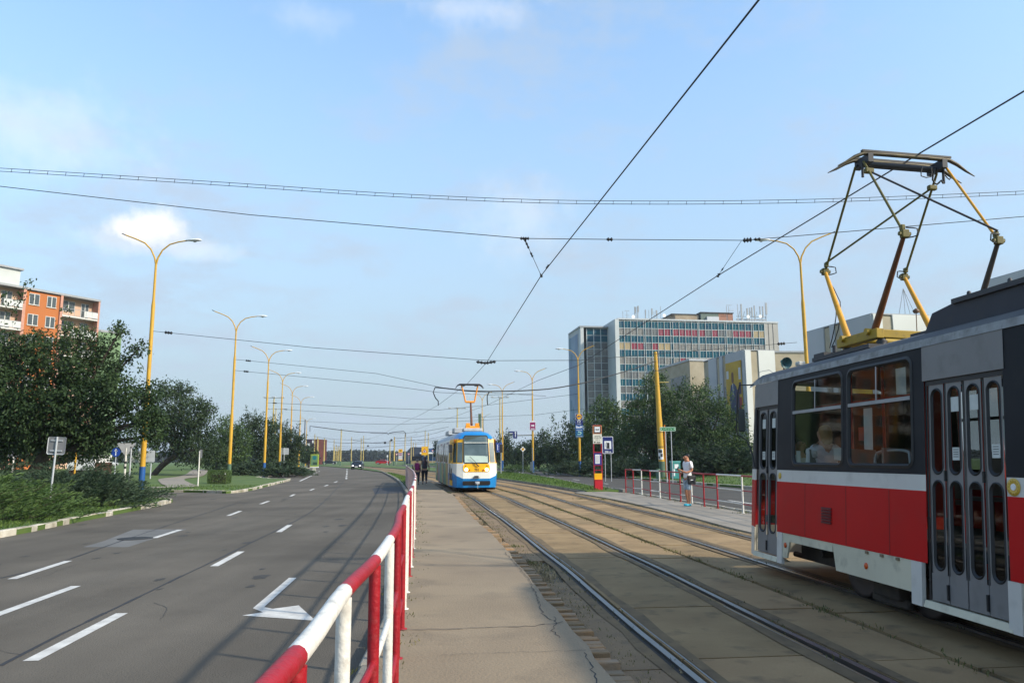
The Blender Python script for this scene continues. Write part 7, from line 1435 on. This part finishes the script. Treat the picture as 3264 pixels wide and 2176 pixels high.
def face(root, c, f, skin, ears=True, r=.088):
    fx, fy = f; sx, sy = -fy, fx
    m = MB(); q = lambda a, b, z: (c[0] + fx * a + sx * b, c[1] + fy * a + sy * b, c[2] + z)
    m.add([q(.085, -.012, -.03), q(.085, .012, -.03), q(.112, 0, -.022), q(.088, 0, .03)], [(0, 1, 2), (0, 2, 3), (1, 3, 2)]); m.build('nose', skin, root)
    m = MB()
    for b in (-.03, .03): m.lathe([(.009, -.004), (.009, .004)], q(.082, b, .022), 8, 0, Matrix.Rotation(R(90), 3, 'Y')); m.add([q(.085, b - .018, .045), q(.085, b + .018, .045), q(.088, b, .053)], [(0, 1, 2)])
    m.build('eyes', HAIRD, root); m = MB(); m.add([q(.088, -.022, -.055), q(.088, .022, -.055), q(.094, .0, -.048), q(.094, 0, -.062)], [(0, 1, 2), (0, 3, 1)]); m.build('mouth', mat('lips', hx('9a5048', .8), .5), root)
    if ears:
        for s in (-1, 1): m = MB(); m.tube([q(-.005, s * .080, .025), q(-.012, s * .092, .01), q(-.0, s * .082, -.02)], [.010, .014, .008], 6); m.build('ear', skin, root)
def hand(V, E, w, d, side, curl=.5, up=(0, 0, 1), skin=None):
    """palm + five fingers grown from wrist joint w along direction d"""
    d = Vector(d).normalized(); up = Vector(up); lat = d.cross(up).normalized(); nrm = lat.cross(d).normalized(); p = Vector(V[w][:3]); i = len(V)
    V.append((*(p + d * .045), (.034, .018))); E.append((w, i)); k = i
    for j, (l, o_) in enumerate(((.070, -.028), (.078, -.010), (.074, .010), (.060, .027))):
        b = p + d * .085 + lat * o_; a = b + d * l * .5 - nrm * l * curl * .35; t = b + d * l * .6 - nrm * l * curl * 1.0; n0 = len(V)
        V += [(*b, .0105), (*a, .0095), (*t, .0075)]; E += [(k, n0), (n0, n0 + 1), (n0 + 1, n0 + 2)]
    n0 = len(V); b = p + d * .03 + lat * side * .034; t = b + d * .045 + lat * side * .022 - nrm * .02; V += [(*b, .013), (*t, .009)]; E += [(k, n0), (n0, n0 + 1)]
# --- waiting man: local +x is where he looks (left in the photo)
mx_, my_ = g(2195, 1612, .04)
man = empty('person', (mx_, my_, .04), R(180 + 22), 'person in white T-shirt, pale shorts and turquoise shoes looking at a phone', 'person'); man.scale = (1.04, 1.04, 1.04)
V = [(0, 0, .95, .098), (0.01, 0, 1.08, .118), (-.01, 0, 1.24, .128), (-.01, 0, 1.40, .12), (.0, 0, 1.49, .055)]; E = [(0, 1), (1, 2), (2, 3), (3, 4)]
HC = (.045, 0, 1.60); head(V, E, 4, HC, (1, 0))
for s in (-1, 1):
    i = len(V); V += [(-.01, s * .17, 1.42, .055), (-.05, s * .205, 1.16, .042), (.16, s * .16, 1.08 + .02 * s, .034), (.27, s * .075, 1.16, .026)]; E += [(3, i), (i, i + 1), (i + 1, i + 2), (i + 2, i + 3)]
    hand(V, E, i + 3, (.5, -s * .35, .45), -s, .8)
    i = len(V); V += [(.0, s * .09, .86, .076), (.02 + s * .015, s * .095, .50, .058), (.015 + s * .02, s * .10, .40, .056), (-.02 + s * .04, s * .10, .10, .038), (.05 + s * .04, s * .105, .035, .036)]; E += [(0, i), (i, i + 1), (i + 1, i + 2), (i + 2, i + 3), (i + 3, i + 4)]
skin_mesh('body', V, E, SKIN, man); face(man, HC, (1, 0), SKIN)
V = [(0, 0, 1.00, (.13, .155)), (.0, 0, 1.12, (.127, .15)), (-.012, 0, 1.26, (.135, .165)), (-.012, 0, 1.41, (.115, .15)), (-.005, 0, 1.475, .07)]; E = [(0, 1), (1, 2), (2, 3), (3, 4)]
for s in (-1, 1): i = len(V); V += [(-.015, s * .175, 1.42, .072), (-.045, s * .205, 1.22, .062)]; E += [(3, i), (i, i + 1)]
V.insert(0, (0, 0, .88, (.135, .165))); E = [(0, 1)] + [(a + 1, b + 1) for a, b in E]; skin_mesh('t_shirt', V, E, TSH, man)
V = [(0, 0, .93, .14)]; E = []
for s in (-1, 1): i = len(V); V += [(.0, s * .09, .84, .108), (.018 + s * .015, s * .097, .62, .085), (.02 + s * .015, s * .10, .50, .078)]; E += [(0, i), (i, i + 1), (i + 1, i + 2)]
skin_mesh('shorts', V, E, SHO, man)
for s in (-1, 1): V = [(-.06 + s * .04, s * .105, .045, .040), (.0 + s * .04, s * .105, .055, .045), (.07 + s * .04, s * .107, .04, .042), (.15 + s * .04, s * .11, .03, .034)]; skin_mesh('shoe', V, [(0, 1), (1, 2), (2, 3)], SHOE, man, root=1)
V = [(.01, 0, 1.685, .082), (-.045, 0, 1.64, .082), (-.055, 0, 1.575, .060)]; skin_mesh('hair', V, [(0, 1), (1, 2)], HAIRD, man)
def world(o, p): bpy.context.view_layer.update(); return o.matrix_world @ Vector(p)
p = world(man, (-.02, .20, .86)); m = MB(); m.box((0, 0, 0), (.30, .10, .30)); bg2 = m.build('bag', mat('bag_black', (.012, .012, .014), .7)); bevel(bg2, .03); bg2.location = p; bg2.rotation_euler = (0, 0, R(200)); tag(bg2, 'black shoulder bag hanging at the hip of the waiting man', 'bag')
m = MB(); m.box((.02, .052, .0), (.10, .004, .02)); m.build('logo', SWHITE, bg2); m = MB(); m.tube([(-.1, 0, .14), (-.02, -.1, .40), (.04, -.28, .62)], .008, 6); m.build('strap', BLACK, bg2)
p = world(man, (.37, 0, 1.24)); m = MB(); m.box((0, 0, 0), (.012, .07, .14)); ph = m.build('phone', BLACK); bevel(ph, .004); ph.location = p; ph.rotation_euler = (0, R(-35), R(202)); tag(ph, 'dark phone held in front of the chest of the waiting man', 'phone')
# --- two women walking away on the path
def walker(px, py, label, top, legs, hairm, H_, long_, bagside, phase, hw=1.0, skin=SKIN2):
    x, y = g(px, py, .13); o = empty('person', (x, y, .125), R(90 + 8), label, 'person'); k = H_ / 1.70; o.scale = (k, k * hw, k)
    V = [(0, 0, .93, .10), (0.0, 0, 1.08, .115), (-.0, 0, 1.24, .12), (.0, 0, 1.38, .11), (.01, 0, 1.46, .05)]; E = [(0, 1), (1, 2), (2, 3), (3, 4)]; HC = (.02, 0, 1.57); head(V, E, 4, HC, (1, 0))
    for s in (-1, 1):
        q = s * phase; i = len(V); V += [(0, s * .16, 1.38, .05), (-.06 * q - .02, s * .215, 1.14, .038), (.10 * q, s * .235, .92, .028)]; E += [(3, i), (i, i + 1), (i + 1, i + 2)]; hand(V, E, i + 2, (.2, 0, -1), 1, .5, (s, 0, 0.01) if False else (0, s, 0))
        i = len(V); V += [(.0, s * .085, .86, .075), (-.06 * q + .06, s * .085, .48, .055), (-.20 * q - .02, s * .085, .11 + (.05 if q > 0 else 0), .038), (-.20 * q + .06, s * .09, .04 + (.02 if q > 0 else 0), .034)]; E += [(0, i), (i, i + 1), (i + 1, i + 2), (i + 2, i + 3)]
    skin_mesh('body', V, E, skin, o); face(o, HC, (1, 0), skin, False)
    V = [(0, 0, .90, (.14, .17)), (0, 0, 1.08, (.125, .15)), (0, 0, 1.24, (.13, .16)), (0, 0, 1.39, (.11, .14)), (0, 0, 1.45, .06)]; skin_mesh('top', V, [(0, 1), (1, 2), (2, 3), (3, 4)], top, o)
    V = [(0, 0, .93, .145)]; E = []
    for s in (-1, 1): q = s * phase; i = len(V); V += [(.0, s * .085, .84, .105), (-.06 * q + .06, s * .085, .48, .072), (-.20 * q - .02, s * .085, .15 + (.05 if q > 0 else 0), .05)]; E += [(0, i), (i, i + 1), (i + 1, i + 2)]
    skin_mesh('trousers', V, E, legs, o)
    for s in (-1, 1): q = s * phase; z = .035 + (.05 if q > 0 else 0); skin_mesh('shoe', [(-.20 * q - .07, s * .088, z + .01, .038), (-.20 * q, s * .088, z + .012, .04), (-.20 * q + .10, s * .09, z, .034)], [(0, 1), (1, 2)], DARK, o, root=1)
    V = [(.0, 0, 1.66, .09), (-.05, 0, 1.60, .088)] + ([(-.08, 0, 1.45, (.06, .09)), (-.10, 0, 1.26, (.05, .10)), (-.09, 0, 1.10, (.035, .07))] if long_ else [(-.05, 0, 1.52, .065)])
    skin_mesh('hair', V, [(i, i + 1) for i in range(len(V) - 1)], hairm, o); return o
MAG = mat('blouse_magenta', hx('8a1460', .85), .8, vs=8); CARD = mat('top_grey_plum', hx('4c4650', .7), .8, vs=6); TR1 = mat('trousers_grey', hx('4a4a5a', .7), .8); TR2 = mat('leggings_black', (.012, .012, .022), .7)
wa = walker(1329, 1545, 'person walking away in a magenta top and grey trousers, left of the pair', MAG, TR1, HAIRG, 1.58, False, -1, 1, 1.12)
wb = walker(1353, 1543, 'person walking away with long dark plum hair and black leggings, right of the pair', CARD, TR2, HAIRP, 1.74, True, -1, -1, 1.15)
p = world(wb, (0, .26, .90)); m = MB(); m.box((0, 0, 0), (.14, .30, .26)); b_ = m.build('handbag', mat('bag_black', (.012, .012, .014), .7)); bevel(b_, .04); b_.location = p; tag(b_, 'dark handbag between the two walking women', 'bag'); m = MB(); m.tube(catmull([(0, -.1, .12), (0, -.05, .36), (.0, .06, .36), (0, .1, .12)], .1), .012, 6); m.build('strap', BLACK, b_)
p = world(wa, (-.05, .27, .95)); m = MB(); m.box((0, 0, 0), (.12, .22, .22)); b_ = m.build('handbag', mat('bag_plum', (.05, .02, .06), .7)); bevel(b_, .04); b_.location = p; tag(b_, 'small dark bag on the left arm of the magenta-topped walker', 'bag'); m = MB(); m.tube(catmull([(0, -.08, .1), (0, -.03, .3), (.0, .05, .3), (0, .08, .1)], .1), .01, 6); m.build('strap', BLACK, b_)
# --- passengers seated in the red tram
def seated(loc, rz, label, top, hairm, bob, skin=SKIN2):
    o = empty('person', loc, rz, label, 'person')
    V = [(0, 0, .50, .14), (0, 0, .66, .12), (-.02, 0, .82, .125), (-.01, 0, .96, .11), (.0, 0, 1.05, .05)]; E = [(0, 1), (1, 2), (2, 3), (3, 4)]; HC = (.02, 0, 1.17); head(V, E, 4, HC, (1, 0))
    for s in (-1, 1):
        i = len(V); V += [(0, s * .17, .96, .055), (.02, s * .21, .72, .042), (.24, s * .14, .62, .03)]; E += [(3, i), (i, i + 1), (i + 1, i + 2)]; hand(V, E, i + 2, (1, -s * .3, -.1), -s, .6)
        i = len(V); V += [(.08, s * .09, .50, .09), (.44, s * .10, .50, .062), (.46, s * .10, .12, .045), (.54, s * .10, .04, .036)]; E += [(0, i), (i, i + 1), (i + 1, i + 2), (i + 2, i + 3)]
    skin_mesh('body', V, E, skin, o); face(o, HC, (1, 0), skin, False)
    V = [(0, 0, .48, (.15, .17)), (0, 0, .66, (.13, .16)), (-.02, 0, .83, (.135, .165)), (-.01, 0, .97, (.115, .15)), (0, 0, 1.03, .062)]; E = [(0, 1), (1, 2), (2, 3), (3, 4)]
    for s in (-1, 1): i = len(V); V += [(0, s * .175, .96, .07), (.02, s * .215, .74, .058), (.12, s * .19, .66, .045)]; E += [(3, i), (i, i + 1), (i + 1, i + 2)]
    skin_mesh('shirt', V, E, top, o)
    V = [(0, 0, .50, .15)]; E = []
    for s in (-1, 1): i = len(V); V += [(.08, s * .09, .50, .10), (.44, s * .10, .50, .072), (.46, s * .10, .14, .055)]; E += [(0, i), (i, i + 1), (i + 1, i + 2)]
    skin_mesh('trousers', V, E, TR1, o)
    V = [(-.0, 0, 1.25, .095), (-.06, 0, 1.19, .095)] + ([(-.075, 0, 1.08, (.075, .10)), (-.07, 0, 1.00, (.06, .09))] if bob else [(-.06, 0, 1.12, .07)])
    skin_mesh('hair', V, [(i, i + 1) for i in range(len(V) - 1)], hairm, o); return o
def intram(x, s, z): bpy.context.view_layer.update(); return tuple(rt.matrix_world @ Vector((x, -s, z)))
seated(intram(-.86, .80, .72), R(-60), 'person with dark hair and white shirt seated inside the red tram', TSH, HAIRD, False)
seated(intram(-.86, 1.52, .86), R(96), 'person with blond bob and white top seen from behind at the first red tram window', TSH, HAIRB, True)
# ------------------------------------------------------------------ cars
def car(name, x, y, rz, label, body, lights=False, z=0.):
    o = empty(name, (x, y, z), rz, label, 'car'); L_, W_ = 4.1, 1.68
    prof = [(-2.02, .30), (-2.05, .55), (-1.98, .78), (-1.15, .90), (-.55, 1.36), (.75, 1.40), (1.45, .98), (1.95, .92), (2.05, .6), (2.0, .30)]
    m = MB(); vs = []
    secs = [(-.84, .93), (-.80, 1.), (-.66, 1.0), (.66, 1.0), (.80, 1.), (.84, .93)]
    for yy, kx in secs:
        for px_, pz in prof: 
            t = max(0, (pz - .95) / .45); vs.append((px_ * (kx if pz < .9 else 1), yy * (1 - .20 * t), pz if not (abs(yy) > .7 and pz > 1.3) else pz - .03))
    n = len(prof); fs = []
    for i in range(len(secs) - 1):
        for j in range(n): a, b = i * n + j, i * n + (j + 1) % n; fs.append((a, b, b + n, a + n))
    m.add(vs, fs, 0, True); m.add(vs[:n], [tuple(range(n))]); m.add(vs[-n:], [tuple(range(n))]); m.build('body', body, o)
    def gl(poly, nm='windscreen'): mm = MB(); mm.add(poly, [tuple(range(len(poly)))]); mm.build(nm, mat('car_glass', (.015, .018, .02), .08), o)
    gl([(-1.13, -.72, .94), (-1.13, .72, .94), (-.60, .64, 1.33), (-.60, -.64, 1.33)]); gl([(1.40, -.7, 1.02), (1.40, .7, 1.02), (.82, .62, 1.37), (.82, -.62, 1.37)], 'rear_window')
    for s in (-1, 1): gl([(-1.0, s * .835, .94), (1.3, s * .835, .96), (.75, s * .72, 1.32), (-.52, s * .72, 1.30)], 'side_window')
    for sx in (-1.28, 1.28):
        for s in (-1, 1): mm = MB(); q = Matrix.Rotation(R(90), 3, 'X'); mm.lathe([(.2, -.09), (.29, -.085), (.31, -.05), (.31, .05), (.29, .085), (.2, .09)], (sx, s * .76, .31), 18, 0, q); w_ = mm.build('wheel', BLACK, o); mm = MB(); mm.lathe([(.19, -.092), (.19, .092)], (sx, s * .76, .31), 14, 0, q); mm.build('rim', LGREY, w_)
    for s in (-1, 1):
        mm = MB(); mm.lathe([(.085, 0), (.08, .02)], (-2.04, s * .58, .66), 12, 0, Matrix.Rotation(R(-90), 3, 'Y')); mm.build('headlight', mat('headlight_lit', (1, .97, .88), .3, emit=6) if lights else LGREY, o); mm = MB(); mm.box((-.72, s * .92, .98), (.10, .14, .10)); mm.build('wing_mirror', BLACK, o)
    mm = MB(); mm.box((-2.06, 0, .48), (.02, .5, .11)); mm.build('number_plate', SWHITE, o); mm = MB(); mm.box((-2.045, 0, .36), (.02, 1.3, .10)); mm.box((-2.045, 0, .66), (.02, .7, .09)); mm.build('grille', BLACK, o); return o
x, y = g(1140, 1496, 0); car('car', x, y, R(95), 'dark oncoming car with both headlights lit on the left carriageway', mat('car_dark', (.012, .018, .03), .25, spec=.6), True)
c = at(1222, 1476, 235); car('car', c.x, 235, R(172), 'bright red car crossing at the far junction', mat('car_red', hx('c8142c', .9), .3), False, .1).scale = (1.1, 1, 1)
c = at(1050, 1474, 235); car('car', c.x, 235, R(185), 'dark car half hidden by the cluster of yellow poles', mat('car_dark', (.012, .018, .03), .25), False, .1)
c = at(338, 1474, 150); car('car', c.x, 150, R(178), 'pale parked car seen under the trees left of the blue round sign', mat('car_pale', (.5, .5, .48), .3), False, .4)
# ------------------------------------------------------------------ air
m = bpy.data.materials.new('haze'); m.use_nodes = True; t = m.node_tree; t.nodes.clear(); o_ = t.nodes.new('ShaderNodeOutputMaterial'); pv = t.nodes.new('ShaderNodeVolumePrincipled')
pv.inputs['Color'].default_value = (.86, .92, 1, 1); pv.inputs['Density'].default_value = .00022; pv.inputs['Anisotropy'].default_value = .2; t.links.new(pv.outputs[0], o_.inputs['Volume'])
mb = MB(); mb.box((0, 0, 21.4), (5200, 5200, 45)); o = mb.build('haze', m); tag(o, kind='stuff')
